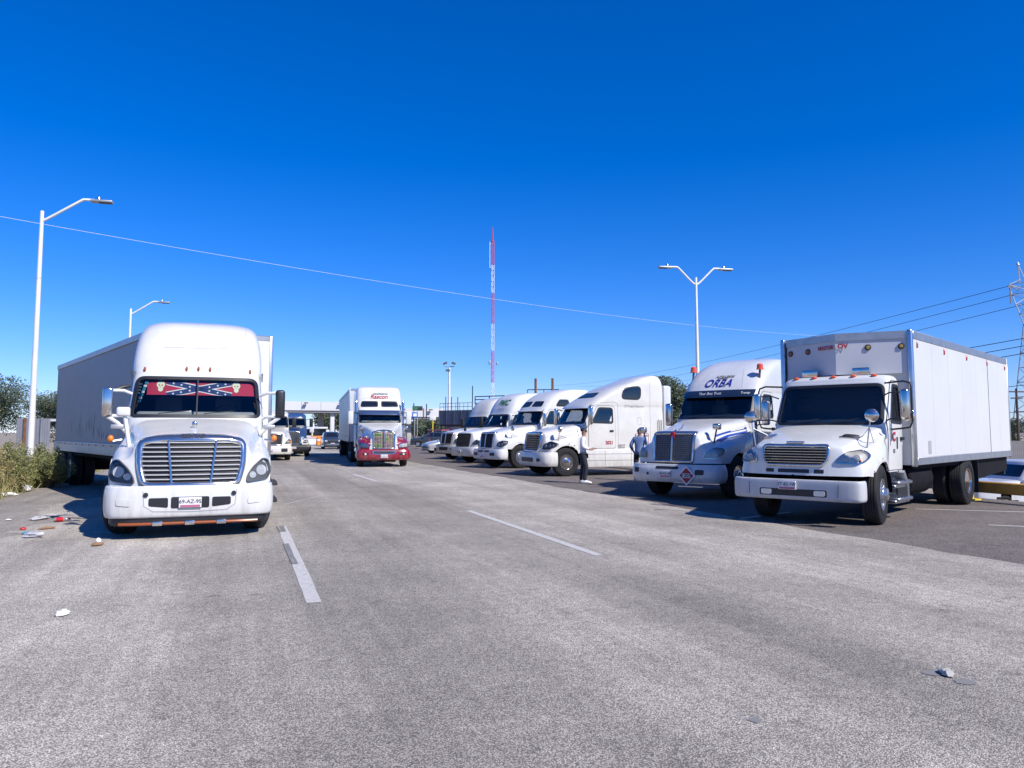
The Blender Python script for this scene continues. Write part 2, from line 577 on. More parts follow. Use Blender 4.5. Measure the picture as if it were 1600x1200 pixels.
    def ball(s, c, rx, ry, rz, n=12, m=8):
        rows = []
        for i in range(m + 1):
            t = math.pi * i / m
            rows.append([(c[0] + rx * math.sin(t) * math.cos(2 * math.pi * k / n), c[1] + ry * math.sin(t) * math.sin(2 * math.pi * k / n), c[2] + rz * math.cos(t)) for k in range(n)])
        return s.grid(rows, cu=True)

    def fix(s):
        bm = bmesh.new()
        vs = [bm.verts.new(v) for v in s.v]
        keep = []
        for f, mi in zip(s.f, s.m):
            try:
                bf = bm.faces.new([vs[i] for i in f])
                bf.material_index = mi
            except ValueError:
                pass
        bmesh.ops.remove_doubles(bm, verts=bm.verts, dist=1e-5)
        bmesh.ops.recalc_face_normals(bm, faces=bm.faces)
        bm.verts.index_update()
        s.v = [tuple(v.co) for v in bm.verts]
        s.f = [tuple(v.index for v in f.verts) for f in bm.faces]
        s.m = [f.material_index for f in bm.faces]
        bm.free()
        return s

    def build(s, name, mats, parent=None, smooth=True, ang=38, fix=True):
        if fix:
            s.fix()
        me = bpy.data.meshes.new(name)
        me.from_pydata(s.v, [], s.f)
        if not isinstance(mats, (list, tuple)):
            mats = [mats]
        for q in mats:
            me.materials.append(M[q] if isinstance(q, str) else q)
        me.polygons.foreach_set('material_index', s.m)
        if smooth:
            me.shade_smooth()
            me.set_sharp_from_angle(angle=R(ang))
        me.update()
        return link(name, me, parent)

def link(name, me, parent=None):
    o = bpy.data.objects.new(name, me)
    COL.objects.link(o)
    if parent:
        o.parent = parent
    return o

def tag(o, label, cat, group=None, kind=None):
    if label:
        o['label'] = label
    if cat:
        o['category'] = cat
    if group:
        o['group'] = group
    if kind:
        o['kind'] = kind
    return o

def thing(name, label, cat, loc=(0, 0, 0), rz=0.0, group=None):
    o = bpy.data.objects.new(name, None)
    COL.objects.link(o)
    o.location = loc
    o.rotation_euler = (0, 0, rz)
    return tag(o, label, cat, group)

def sub(name, parent, loc=(0, 0, 0), rz=0.0):
    o = bpy.data.objects.new(name, None)
    COL.objects.link(o)
    o.parent = parent
    o.location = loc
    o.rotation_euler = (0, 0, rz)
    return o

def structure(o):
    o['kind'] = 'structure'
    return o

def cr(pts, n):
    """Catmull-Rom resample of equal-length tuples to n points"""
    out = []
    m = len(pts)
    for k in range(n):
        u = k / (n - 1) * (m - 1)
        i = min(int(u), m - 2)
        t = u - i
        p1, p2 = pts[i], pts[i + 1]
        p0 = pts[i - 1] if i > 0 else tuple(2 * a - b for a, b in zip(p1, p2))
        p3 = pts[i + 2] if i + 2 < m else tuple(2 * b - a for a, b in zip(p1, p2))
        out.append(tuple(0.5 * ((2 * b) + (-a + c) * t + (2 * a - 5 * b + 4 * c - d) * t * t + (-a + 3 * b - 3 * c + d) * t ** 3)
                         for a, b, c, d in zip(p0, p1, p2, p3)))
    return out

def rpoly(pts, r=0.05, seg=5, step=0.12):
    """round the corners of a polygon and subdivide its edges"""
    n = len(pts)
    out = []
    for i in range(n):
        a, b, c = Vector(pts[i - 1]), Vector(pts[i]), Vector(pts[(i + 1) % n])
        rr = r[i] if isinstance(r, (list, tuple)) else r
        d1, d2 = (a - b), (c - b)
        k = min(rr, d1.length * 0.48, d2.length * 0.48)
        p, q = b + d1.normalized() * k, b + d2.normalized() * k
        for j in range(seg + 1):
            t = j / seg
            out.append((1 - t) ** 2 * p + 2 * t * (1 - t) * b + t * t * q)
    res = []
    for i, p in enumerate(out):
        q = out[(i + 1) % len(out)]
        d = (q - p).length
        k = max(1, int(d / step))
        for j in range(k):
            res.append(tuple(p + (q - p) * j / k))
    return res

def area2(p):
    return sum(p[i - 1][0] * p[i][1] - p[i][0] * p[i - 1][1] for i in range(len(p)))

def inset(poly, w):
    n = len(poly)
    sgn = 1 if area2(poly) > 0 else -1
    out = []
    for i in range(n):
        a, b, c = Vector(poly[i - 1]), Vector(poly[i]), Vector(poly[(i + 1) % n])
        d = (c - a)
        if d.length < 1e-9:
            out.append(tuple(b))
            continue
        d.normalize()
        out.append((b.x - d.y * w * sgn, b.y + d.x * w * sgn))
    return out

def inside(p, poly):
    x, y = p
    c = False
    j = len(poly) - 1
    for i in range(len(poly)):
        xi, yi = poly[i]
        xj, yj = poly[j]
        if (yi > y) != (yj > y) and x < (xj - xi) * (y - yi) / (yj - yi + 1e-12) + xi:
            c = not c
        j = i
    return c

def mirror_poly(p):
    return [(-x, z) for x, z in reversed(p)]

class Body:
    """a shell that shapes can be projected on and openings cut into"""
    def __init__(s, mb):
        mb.fix()
        s.mb = mb
        s.v = [Vector(v) for v in mb.v]
        # shells open below can come out inside-out: make the normals point away from the middle
        mid = sum(s.v, Vector()) / len(s.v)
        tot = 0.0
        for f in mb.f:
            a = (s.v[f[1]] - s.v[f[0]]).cross(s.v[f[2]] - s.v[f[0]])
            tot += a.dot(s.v[f[0]] - mid)
        if tot < 0:
            mb.f = [tuple(reversed(f)) for f in mb.f]
        s.bvh = BVHTree.FromPolygons(s.v, mb.f)
        s.dead = set()

    def ray(s, axis, a, b):
        return {'f': ((a, -6, b), (0, 1, 0)), 'r': ((6, a, b), (-1, 0, 0)), 'l': ((-6, a, b), (1, 0, 0)),
                't': ((a, b, 9), (0, 0, -1)), 'b': ((a, 30, b), (0, -1, 0))}[axis]

    def hit(s, axis, a, b, off=0.0):
        o, d = s.ray(axis, a, b)
        o, d = Vector(o), Vector(d)
        loc, nor, idx, dist = s.bvh.ray_cast(o, d)
        if loc is None:
            q = o + d * 6
            loc, nor, idx, dist = s.bvh.find_nearest(q)
        if nor.dot(d) > 0:
            nor = -nor
        return loc + nor * off, nor

    def cut(s, axis, poly, cond=None):
        o, d = s.ray(axis, 0, 0)
        d = Vector(d)
        for i, f in enumerate(s.mb.f):
            if i in s.dead:
                continue
            c = sum((s.v[k] for k in f), Vector()) / len(f)
            p = {'f': (c.x, c.z), 'b': (c.x, c.z), 'r': (c.y, c.z), 'l': (c.y, c.z), 't': (c.x, c.y)}[axis]
            if not inside(p, poly):
                continue
            nrm = (s.v[f[1]] - s.v[f[0]]).cross(s.v[f[2]] - s.v[f[0]])
            if nrm.dot(d) < 0 and (cond is None or cond(c)):
                s.dead.add(i)

    def build(s, name, mats, parent, ang=40, sel=None):
        mb = MB()
        mb.v = [tuple(v) for v in s.v]
        for i, f in enumerate(s.mb.f):
            if i not in s.dead and (sel is None or sel(sum((s.v[k] for k in f), Vector()) / len(f))):
                mb.f.append(f)
                mb.m.append(0)
        return mb.build(name, mats, parent, ang=ang, fix=False)

def patch(body, axis, poly, off=0.006, depth=0.02, rings=4, mb=None):
    """a panel with thickness that follows the body inside a star-shaped outline"""
    mb = mb or MB()
    n = len(poly)
    cx, cy = sum(p[0] for p in poly) / n, sum(p[1] for p in poly) / n
    rows = []
    sk = []
    for p in poly:
        loc, nor = body.hit(axis, p[0], p[1])
        sk.append(loc + nor * (off - depth))
    rows.append(sk)
    for k in range(rings):
        t = 1 - k / rings
        rows.append([body.hit(axis, cx + (p[0] - cx) * t, cy + (p[1] - cy) * t, off)[0] for p in poly])
    c = body.hit(axis, cx, cy, off)[0]
    base = len(mb.v)
    mb.grid(rows, cu=True)
    last = base + rings * n
    mb.v.append(tuple(c))
    ci = len(mb.v) - 1
    for j in range(n):
        mb.f.append((last + j, last + (j + 1) % n, ci))
        mb.m.append(mb.mi)
    return mb

def band(body, axis, outer, inner, off=0.008, depth=0.02, mb=None, crown=0.0):
    """ring between two outlines with the same number of points, following the body"""
    mb = mb or MB()
    rows = []
    o0 = [body.hit(axis, *p) for p in outer]
    i0 = [body.hit(axis, *p) for p in inner]
    rows.append([l + n * (off - depth) for l, n in o0])
    rows.append([l + n * off for l, n in o0])
    for t, c in ((0.2, 0.7), (0.5, 1.0), (0.8, 0.7)) if crown else ((0.5, 0),):
        mid = [(a[0] + (b[0] - a[0]) * t, a[1] + (b[1] - a[1]) * t) for a, b in zip(outer, inner)]
        rows.append([body.hit(axis, *p, off + crown * c)[0] for p in mid])
    rows.append([l + n * off for l, n in i0])
    rows.append([l + n * (off - depth) for l, n in i0])
    mb.grid(rows, cu=True)
    return mb

def ring(body, axis, poly, w, off=0.008, depth=0.02, mb=None, crown=0.0):
    return band(body, axis, inset(poly, -w / 2), inset(poly, w / 2), off, depth, mb, crown)

def strip(body, axis, line, w, off=0.004, depth=0.01, mb=None, step=0.08):
    mb = mb or MB()
    pts = []
    for a, b in zip(line[:-1], line[1:]):
        d = math.hypot(b[0] - a[0], b[1] - a[1])
        k = max(1, int(d / step))
        pts += [(a[0] + (b[0] - a[0]) * j / k, a[1] + (b[1] - a[1]) * j / k) for j in range(k)]
    pts.append(tuple(line[-1]))
    rows = []
    for i, p in enumerate(pts):
        a, b = Vector(pts[max(i - 1, 0)]), Vector(pts[min(i + 1, len(pts) - 1)])
        d = (b - a).normalized()
        q = (-d.y * w / 2, d.x * w / 2)
        e0 = body.hit(axis, p[0] + q[0], p[1] + q[1])
        e1 = body.hit(axis, p[0] - q[0], p[1] - q[1])
        rows.append([e0[0] + e0[1] * (off - depth), e0[0] + e0[1] * off, e1[0] + e1[1] * off, e1[0] + e1[1] * (off - depth)])
    mb.grid(rows)
    return mb

_tcache = {}
def text_flat(txt, size=1.0, shear=0.0, bold=0.0, spacing=1.0):
    """letters as a flat mesh centred on the origin: list of (x, y), faces"""
    key = (txt, size, shear, bold, spacing)
    if key in _tcache:
        return _tcache[key]
    cu = bpy.data.curves.new('lettering', 'FONT')
    cu.body = txt
    cu.size = size
    cu.shear = shear
    cu.offset = bold
    cu.space_character = spacing
    cu.align_x = 'CENTER'
    cu.align_y = 'CENTER'
    cu.resolution_u = 3
    ob = bpy.data.objects.new('lettering', cu)
    COL.objects.link(ob)
    bpy.context.view_layer.update()
    me = bpy.data.meshes.new_from_object(ob.evaluated_get(bpy.context.evaluated_depsgraph_get()))
    vs = [(v.co.x, v.co.y) for v in me.vertices]
    fs = [tuple(p.vertices) for p in me.polygons]
    bpy.data.meshes.remove(me)
    bpy.data.objects.remove(ob)
    bpy.data.curves.remove(cu)
    _tcache[key] = (vs, fs)
    return vs, fs

def letter_on(body, axis, txt, size, u, w, material, parent, name='lettering', shear=0.0, bold=0.0, off=0.012, flip=False, spacing=1.0, rot=0.0):
    vs, fs = text_flat(txt, size, shear, bold, spacing)
    sx = -1 if (axis in ('l', 'b')) else 1
    c_, s_ = math.cos(rot), math.sin(rot)
    mb = MB()
    mb.add([body.hit(axis, u + sx * (x * c_ - y * s_), w + x * s_ + y * c_, off)[0] for x, y in vs], fs)
    return mb.build(name, material, parent, smooth=False, fix=False)

def letter_plane(txt, size, origin, ex, ey, material, parent, name='lettering', shear=0.0, bold=0.0, spacing=1.0):
    vs, fs = text_flat(txt, size, shear, bold, spacing)
    o, ex, ey = Vector(origin), Vector(ex), Vector(ey)
    mb = MB()
    mb.add([o + ex * x + ey * y for x, y in vs], fs)
    return mb.build(name, material, parent, smooth=False, fix=False)
# ------------------------------------------------------------------ wheels
def tyre_mesh(rad=0.52, w=0.29, rim=0.286, n=44):
    mb = MB()
    h = w / 2
    side = [(rim, -h + 0.025), (rim + 0.03, -h + 0.004), (rad * 0.80, -h - 0.004), (rad * 0.93, -h), (rad * 0.985, -h + 0.018)]
    tread = []
    g = [-0.48 * h, -0.16 * h, 0.16 * h, 0.48 * h]
    for q in g:
        tread += [(rad, q - 0.008), (rad - 0.016, q - 0.006), (rad - 0.016, q + 0.006), (rad, q + 0.008)]
    mb.lathe(side, n)
    mb.f.pop(); mb.m.pop(); mb.f.pop(); mb.m.pop()
    mb.mi = 1
    full = [(rad * 0.985, -h + 0.018), (rad, -h + 0.035)] + tread + [(rad, h - 0.035), (rad * 0.985, h - 0.018)]
    mb.lathe(full, n)
    mb.f.pop(); mb.m.pop(); mb.f.pop(); mb.m.pop()
    mb.mi = 0
    mb.lathe([(r, -a) for r, a in reversed(side)], n)
    mb.f.pop(); mb.m.pop(); mb.f.pop(); mb.m.pop()
    # raised ring on the sidewall
    mb.lathe([(rad * 0.70, h + 0.002), (rad * 0.705, h + 0.008), (rad * 0.72, h + 0.008), (rad * 0.725, h + 0.002)], n)
    mb.f.pop(); mb.m.pop(); mb.f.pop(); mb.m.pop()
    o = mb.build('tyre', ['rubber', 'tread_grey'], ang=30)
    me = o.data
    bpy.data.objects.remove(o)
    return me

def rim_mesh(kind='front', material='chrome', rim=0.286, h=0.145, holes=10):
    mb = MB()
    if kind == 'front':
        prof = [(rim, h - 0.03), (rim - 0.006, h - 0.005), (rim - 0.016, h - 0.006), (rim - 0.026, h - 0.045), (rim - 0.05, h - 0.06),
                (0.19, h - 0.035), (0.165, h - 0.03), (0.160, h + 0.01), (0.115, h + 0.025), (0.105, h + 0.075), (0.07, h + 0.085), (0.0, h + 0.088)]
        hole_a, hole_r = h - 0.047, 0.218
        nut_a, nut_r = h - 0.03, 0.143
    elif kind == 'rear':
        prof = [(rim, h - 0.03), (rim - 0.006, h - 0.005), (rim - 0.016, h - 0.006), (rim - 0.03, h - 0.07), (rim - 0.04, -0.02), (rim - 0.055, -0.045),
                (0.17, -0.05), (0.15, -0.045), (0.145, 0.02), (0.10, 0.06), (0.085, 0.10), (0.0, 0.105)]
        hole_a, hole_r = -0.046, 0.205
        nut_a, nut_r = -0.045, 0.158
    else:   # five-spoke car wheel
        prof = [(rim, h - 0.03), (rim - 0.008, h - 0.004), (rim - 0.02, h - 0.01), (rim - 0.03, h - 0.05), (0.06, h - 0.035), (0.05, h - 0.015), (0, h - 0.012)]
        hole_a, hole_r = h - 0.04, rim * 0.62
        nut_a = None
    mb.lathe(prof, 40)
    mb.mi = 1
    for k in range(holes):
        t = 2 * math.pi * k / holes
        c = (hole_a, math.cos(t) * hole_r, math.sin(t) * hole_r)
        rr = 0.026 if nut_a is not None else rim * 0.22
        mb.lathe([(rr, c[0] - 0.01), (rr, c[0] + 0.006), (0, c[0] + 0.007)], 10, 'x', (0, c[1], c[2]))
    mb.mi = 0
    if nut_a is not None:
        for k in range(10):
            t = 2 * math.pi * (k + 0.5) / 10
            mb.lathe([(0.016, nut_a - 0.01), (0.016, nut_a + 0.035), (0.009, nut_a + 0.05), (0, nut_a + 0.05)], 6, 'x', (0, math.cos(t) * nut_r, math.sin(t) * nut_r))
    o = mb.build('rim', [material, 'plastic_black'], ang=35)
    me = o.data
    bpy.data.objects.remove(o)
    return me

TYRE = tyre_mesh()
RIM = {('front', 'chrome'): rim_mesh('front', 'chrome'), ('rear', 'chrome'): rim_mesh('rear', 'chrome'),
       ('front', 'alu'): rim_mesh('front', 'alu'), ('rear', 'alu'): rim_mesh('rear', 'alu')}
CAR_TYRE = tyre_mesh(0.335, 0.21, 0.225, 32)
CAR_RIM = rim_mesh('car', 'alu', 0.225, 0.105, 5)

def wheel(parent, x, y, side, kind='front', steer=0.0, rim='alu', rad=0.52, z=None):
    w = sub('wheel', parent, (x, y, rad if z is None else z), R(steer) + (0 if side > 0 else math.pi))
    link('tyre', TYRE, w)
    link('rim', RIM[(kind, rim)], w)
    return w

def dual(parent, y, rim='alu', tw=0.92, z=None):
    """both ends of a dual-tyre axle"""
    for sd in (-1, 1):
        w = wheel(parent, sd * (tw + 0.17), y, sd, 'rear', 0, rim, z=z)
        t2 = link('tyre', TYRE, w)
        t2.location = (-0.34, 0, 0)

# ------------------------------------------------------------------ truck shells
def hood_body(S, ny=46, nx=30):
    sts = cr(S['hood'], ny)
    z0 = sts[0][5]
    y0 = sts[0][0]
    L = sts[-1][0] - y0
    sweep, lean = S.get('sweep', 0.35), S.get('lean', 0.2)

    def prof(st):
        y, zc, hw, zf, fw, zb = st
        d = fw - hw
        sh = S.get('crease', 0.12)
        half = [(0, zc), (0.5 * hw, zc - 0.010), (0.82 * hw, zc - 0.035), (hw - 0.01, zc - sh), (hw + 0.04 * d + 0.012, zf + (zc - zf) * 0.35),
                (hw + 0.30 * d, zf + 0.035), (hw + 0.68 * d, zf), (fw - 0.035, zf - 0.09), (fw, zf - 0.24), (fw, zb)]
        h = cr(half, nx)
        return [(-x, z) for x, z in reversed(h[1:])] + h

    def warp(x, y, z):
        k = max(0.0, 1 - (y - y0) / (0.8 * L))
        return (x, y + k * (sweep * (abs(x) / 1.2) ** 2.3 + lean * (z - z0)), z)
    rows = []
    p0 = prof(sts[0])
    for sc, dy in ((0.02, -0.06), (0.3, -0.058), (0.6, -0.055), (0.8, -0.05), (0.9, -0.042), (0.96, -0.028), (0.99, -0.012)):
        rows.append([warp(x * sc, y0 + dy, z0 + (z - z0) * (sc if sc > 0.5 else max(sc, 0.02))) for x, z in p0])
    for st in sts:
        rows.append([warp(x, st[0], z) for x, z in prof(st)])
    mb = MB()
    mb.grid(rows)
    return Body(mb)

def cab_body(levels, nz=74, sq=3.4, back_r=0.10, nf=16):
    lv = cr(levels, nz)

    def outline(z, yf, w, rf, yb):
        half = []
        for i in range(nf + 1):
            t = math.pi / 2 * i / nf
            half.append((w * math.sin(t) ** (2 / sq), yf + rf * (1 - math.cos(t) ** (2 / sq))))
        ys = yf + rf
        for i in range(1, 13):
            half.append((w, ys + (yb - back_r - ys) * i / 12))
        half += [(w - 0.3 * back_r, yb - 0.3 * back_r), (w - back_r, yb), (w * 0.5, yb), (0, yb)]
        full = half + [(-x, y) for x, y in reversed(half[1:-1])]
        return [(x, y, z) for x, y in full]
    rows = [outline(*q) for q in lv]
    mb = MB()
    mb.grid(rows, cu=True)
    n = len(rows[0])
    mb.f.append(tuple(range(n)))
    mb.m.append(0)
    mb.f.append(tuple((len(rows) - 1) * n + k for k in range(n)))
    mb.m.append(0)
    return Body(mb)

def bumper_body(w, z0, z1, rf=0.45, sq=4.5, y0=0.0, bulge=0.03, nx=64, ret=0.10):
    prof = [(-ret, z1 - 0.01), (-0.03, z1), (-0.008, z1 - 0.012), (0.0, z1 - 0.04), (bulge * 0.7, z0 + (z1 - z0) * 0.75), (bulge, z0 + (z1 - z0) * 0.5),
            (bulge * 0.8, z0 + (z1 - z0) * 0.25), (0.0, z0 + 0.04), (-0.02, z0 + 0.008), (-0.05, z0), (-ret, z0 + 0.005)]
    prof = cr(prof, 31)
    path = []
    for i in range(nx + 1):
        t = -math.pi / 2 + math.pi * i / nx
        # denser sampling near the corners
        path.append((w * math.copysign(abs(math.sin(t)) ** (2 / sq), math.sin(t)), y0 + rf * (1 - abs(math.cos(t)) ** (2 / sq))))
    rows = []
    for i, p in enumerate(path):
        a, b = Vector(path[max(i - 1, 0)]), Vector(path[min(i + 1, nx)])
        d = (b - a).normalized()
        nrm = Vector((d.y, -d.x))
        rows.append([(p[0] + nrm.x * o, p[1] + nrm.y * o, z) for o, z in prof])
    mb = MB()
    mb.grid(rows)
    return Body(mb)

def plate(parent, body, x, z, txt, w=0.34, h=0.17, name='licence_plate', band_col='plate_pink'):
    loc, nor = body.hit('f', x, z)
    y = loc.y - 0.03
    mb = MB().rbox(x - w / 2, x + w / 2, y - 0.006, y + 0.02, z - h / 2, z + h / 2, 0.004, 1)
    p = mb.build(name, 'plate_white', parent)
    MB().box(x - w / 2 + 0.02, x + w / 2 - 0.02, y - 0.009, y - 0.0061, z - h / 2 + 0.008, z - h / 2 + 0.042).build('plate_band', band_col, p)
    letter_plane(txt, h * 0.52, (x, y - 0.0085, z + h * 0.08), (1, 0, 0), (0, 0, 1), 'letter_dark', p, bold=0.0015)
    return p

def headlight(parent, body, poly, spots, house='lamp_house', lens='lens', amber=None):
    """housing on the fender, reflectors in it, a clear cover over it; built for both sides"""
    for sd in (-1, 1):
        pl = rpoly(poly if sd > 0 else mirror_poly(poly), 0.05, 4, 0.06)
        h = patch(body, 'f', pl, 0.006, 0.02, 4).build('headlight', house, parent)
        rim_ = ring(body, 'f', pl, 0.018, 0.03, 0.03).build('lamp_trim', 'chrome' if house != 'lamp_house' else 'plastic_grey', h)
        for (x, z, r) in spots:
            loc, nor = body.hit('f', sd * x, z)
            mb = MB()
            prof = [(r, 0.022), (r * 0.97, 0.026), (r * 0.9, 0.018), (r * 0.55, 0.006), (r * 0.26, 0.004), (r * 0.25, 0.022), (0.0, 0.026)]
            mb.lathe(prof, 24, 'z')
            q = (nor * 0.55 + Vector((0, -1, 0)) * 0.45).normalized().to_track_quat('Z', 'Y').to_matrix().to_4x4()
            q.translation = loc
            mb.v = [tuple(q @ Vector(v)) for v in mb.v]
            mb.build('reflector', 'reflector', h)
        if amber:
            x, z, r = amber
            loc, nor = body.hit('f', sd * x, z, 0.012)
            MB().ball(loc, r, r * 0.6, r * 1.1, 10, 6).build('turn_signal', 'amber', h)
        patch(body, 'f', pl, 0.034, 0.03, 4).build('lens', lens, h)

def grille(parent, body, poly, frame_w=0.07, kind='slats', n=9, bars=(), frame='chrome', back='grille_dark', slat='alu', slat_r=0.011, rad=0.10, frame_off=0.045):
    pl = rpoly(poly, rad, 6, 0.05)
    g = ring(body, 'f', pl, frame_w, frame_off - 0.022, 0.03, crown=frame_w * 0.36).build('grille', frame, parent, ang=60)
    inn = inset(pl, frame_w * 0.3)
    patch(body, 'f', inn, 0.008, 0.02, 5).build('grille_back', back, g)
    zs = [p[1] for p in inn]
    z0, z1 = min(zs), max(zs)

    def extent(z):
        xs = []
        for i in range(len(inn)):
            a, b = inn[i - 1], inn[i]
            if (a[1] > z) != (b[1] > z):
                xs.append(a[0] + (b[0] - a[0]) * (z - a[1]) / (b[1] - a[1]))
        return (min(xs), max(xs)) if len(xs) > 1 else None
    if kind == 'slats':
        for i in range(n):
            z = z0 + (z1 - z0) * (i + 0.75) / (n + 0.5)
            e = extent(z)
            if not e:
                continue
            pts = [body.hit('f', e[0] + (e[1] - e[0]) * k / 14, z, 0.03)[0] for k in range(15)]
            rows = []
            for p in pts:
                rows.append([p + Vector((0, 0.012, slat_r)), p + Vector((0, -0.012, slat_r * 0.35)), p + Vector((0, -0.012, -slat_r * 0.35)), p + Vector((0, 0.012, -slat_r))])
            MB().grid(rows, cu=True).build('grille_slat', slat, g)
    else:
        # fine mesh: thin crossing wires in one part
        mb = MB()
        xs = [p[0] for p in inn]
        x0, x1 = min(xs), max(xs)
        for i in range(1, n):
            z = z0 + (z1 - z0) * i / n
            e = extent(z)
            if e:
                mb.tube([body.hit('f', e[0] + (e[1] - e[0]) * k / 8, z, 0.02)[0] for k in range(9)], 0.006, 4)
        for i in range(1, n):
            x = x0 + (x1 - x0) * i / n
            mb.tube([body.hit('f', x, z0 + 0.03 + (z1 - z0 - 0.06) * k / 8, 0.02)[0] for k in range(9)], 0.005, 4)
        o = mb.build('grille_mesh', 'grille_mesh', g)
        o['kind'] = 'stuff'
    for (xa, za, xb, zb_, r) in bars:
        pts = [body.hit('f', xa + (xb - xa) * k / 8, za + (zb_ - za) * k / 8, 0.042)[0] for k in range(9)]
        MB().tube(pts, r, 8).build('grille_bar', frame, g)
    return g

def circle(cy, cz, r, n=40):
    return [(cy + r * math.cos(2 * math.pi * i / n), cz + r * math.sin(2 * math.pi * i / n)) for i in range(n)]

def arch(parent, body, side, y, z, r, zmin, material, w=0.05, off=0.012):
    ax = 'r' if side > 0 else 'l'
    pts = []
    for i in range(41):
        t = math.pi * (-0.15 + 1.3 * i / 40)
        p = (y + r * math.cos(t), z + r * math.sin(t))
        if p[1] > zmin:
            pts.append(p)
    if len(pts) > 3:
        strip(body, ax, pts, w, off, 0.04).build('arch_lip', material, parent)
    # dark liner inside the arch
    rows = []
    for i in range(17):
        t = math.pi * i / 16
        rows.append([(side * x, y + (r + 0.02) * math.cos(t), z + (r + 0.02) * math.sin(t)) for x in (0.66, 0.8, 0.95, 1.10)])
    mb = MB().grid(rows)
    mb.add([(side * 0.66, y + (r + 0.02) * math.cos(math.pi * i / 16), z + (r + 0.02) * math.sin(math.pi * i / 16)) for i in range(17)], [tuple(range(17))])
    mb.build('wheel_well', 'chassis', parent)

def tractor(S):
    root = thing('semi_truck' if 'name' not in S else S['name'], S['label'], 'truck', (S['loc'][0], S['loc'][1], 0), -R(S['h']), S.get('group'))
    pt = S.get('paint', 'white')
    near = S.get('near', True)
    hb = hood_body(S, 46 if near else 34, 30 if near else 22)
    cb = cab_body(S['cab'], 120 if near else 56, nf=34 if near else 16)
    # ---- hood and fenders
    fy = S.get('axle', 1.15)
    ar = S.get('arch_r', 0.62)
    zb = S['hood'][0][5]
    for sd in (-1, 1):
        hb.cut('r' if sd > 0 else 'l', circle(fy, 0.52, ar), lambda c: abs(c.x) > 0.75)
    if 'fender_paint' in S:
        hw = S['hood'][0][2]
        isf = lambda c: abs(c.x) > hw + 0.06 + 0.10 * max(0, c.y - 0.3) and c.z < S['fender_z']
        hood = hb.build('hood', M[pt], root, sel=lambda c: not isf(c))
        for sd in (-1, 1):
            hb.build('fender', M[S['fender_paint']], root, sel=lambda c: isf(c) and c.x * sd > 0)
    else:
        hood = hb.build('hood', M[pt], root)
    for sd in (-1, 1):
        arch(root, hb, sd, fy, 0.52, ar, zb + 0.03, S.get('lip', S.get('fender_paint', pt)))
    if S.get('hood_lines', True):
        for sd in (-1, 1):
            ax = 'r' if sd > 0 else 'l'
            strip(hb, ax, [(S['hood'][-1][0] - 0.14, 0.95), (S['hood'][-1][0] - 0.14, S['hood'][-1][1] - 0.15)], 0.012, 0.003, 0.01).build('hood_seam', 'plastic_black', hood)
    # ---- grille, headlights
    G = S['grille']
    grille(root, hb, **G)
    headlight(root, hb, **S['lamp'])
    if 'hood_text' in S:
        for kw in S['hood_text']:
            letter_on(hb, parent=hood, **kw)
    # ---- bumper
    B = S['bumper']
    bb = bumper_body(B['w'], B['z0'], B['z1'], B.get('rf', 0.45), B.get('sq', 4.5), 0.0, B.get('bulge', 0.03))
    bump = bb.build('bumper', M[B.get('paint', pt)], root)
    for pl, m_, off in B.get('slots', ()):
        patch(bb, 'f', rpoly(pl, 0.03, 4, 0.06), off, 0.02, 3).build('bumper_opening' if m_ in ('grille_dark', 'plastic_black') else 'bumper_trim', m_, bump)
    for (x, z, r, m_) in B.get('fogs', ()):
        loc, nor = bb.hit('f', x, z)
        MB().lathe([(r, -0.02), (r, 0.012), (r * 0.8, 0.012), (r * 0.6, 0.002), (0, 0.006)], 18, 'y', (loc.x, loc.y, loc.z)).build('fog_light', m_, bump)
    for line, w, m_ in B.get('lines', ()):
        strip(bb, 'f', line, w, 0.003, 0.01).build('bumper_groove', m_, bump)
    if 'valance' in B:
        v0, v1 = B['valance']
        vb = bumper_body(B['w'] - 0.06, v0, v1, B.get('rf', 0.45), B.get('sq', 4.5), 0.04, 0.0)
        vb.build('valance', 'plastic_black', bump)
    # radiator and front crossmember close the space behind the bumper
    MB().box(-0.75, 0.75, 0.42, 0.50, 0.42, 1.2).build('radiator', 'chassis', root)
    if 'plate' in S:
        plate(root, bb, *S['plate'])
    # ---- cab
    zb_, zt = S['ws']
    wb, wt = S['wsw']
    ws = rpoly([(-wb, zb_), (wb, zb_), (wt, zt), (-wt, zt)], [0.08, 0.08, 0.13, 0.13], 6, 0.06)
    cb.cut('f', ws)
    base = S['cab']
    def yf_at(z):
        for a, b in zip(base[:-1], base[1:]):
            if a[0] <= z <= b[0]:
                return a[1] + (b[1] - a[1]) * (z - a[0]) / (b[0] - a[0] + 1e-9)
        return base[-1][1]
    def rf_at(z):
        for a, b in zip(base[:-1], base[1:]):
            if a[0] <= z <= b[0]:
                return a[3] + (b[3] - a[3]) * (z - a[0]) / (b[0] - a[0] + 1e-9)
        return base[-1][3]
    y_b = yf_at(zb_) + rf_at(zb_) + 0.02
    y_t = yf_at(zt) + rf_at(zt)
    y_r = y_t + S.get('door_w', 0.55)
    swin = rpoly([(y_b + 0.05, zb_ + 0.03), (y_r, zb_ + 0.01), (y_r, zt - 0.02), (y_t + 0.03, zt - 0.01)], [0.06, 0.08, 0.10, 0.07], 5, 0.07)
    zd = S.get('door_z', 1.02)
    door_o = rpoly([(y_b - 0.10, zd), (y_r + 0.11, zd), (y_r + 0.11, zt + 0.07), (y_t - 0.02, zt + 0.075), (y_b - 0.10, zb_ + 0.02)], [0.05, 0.05, 0.16, 0.08, 0.05], 5, 0.07)
    for ax in ('r', 'l'):
        cb.cut(ax, swin)
    cab = cb.build('cab', M[pt], root)
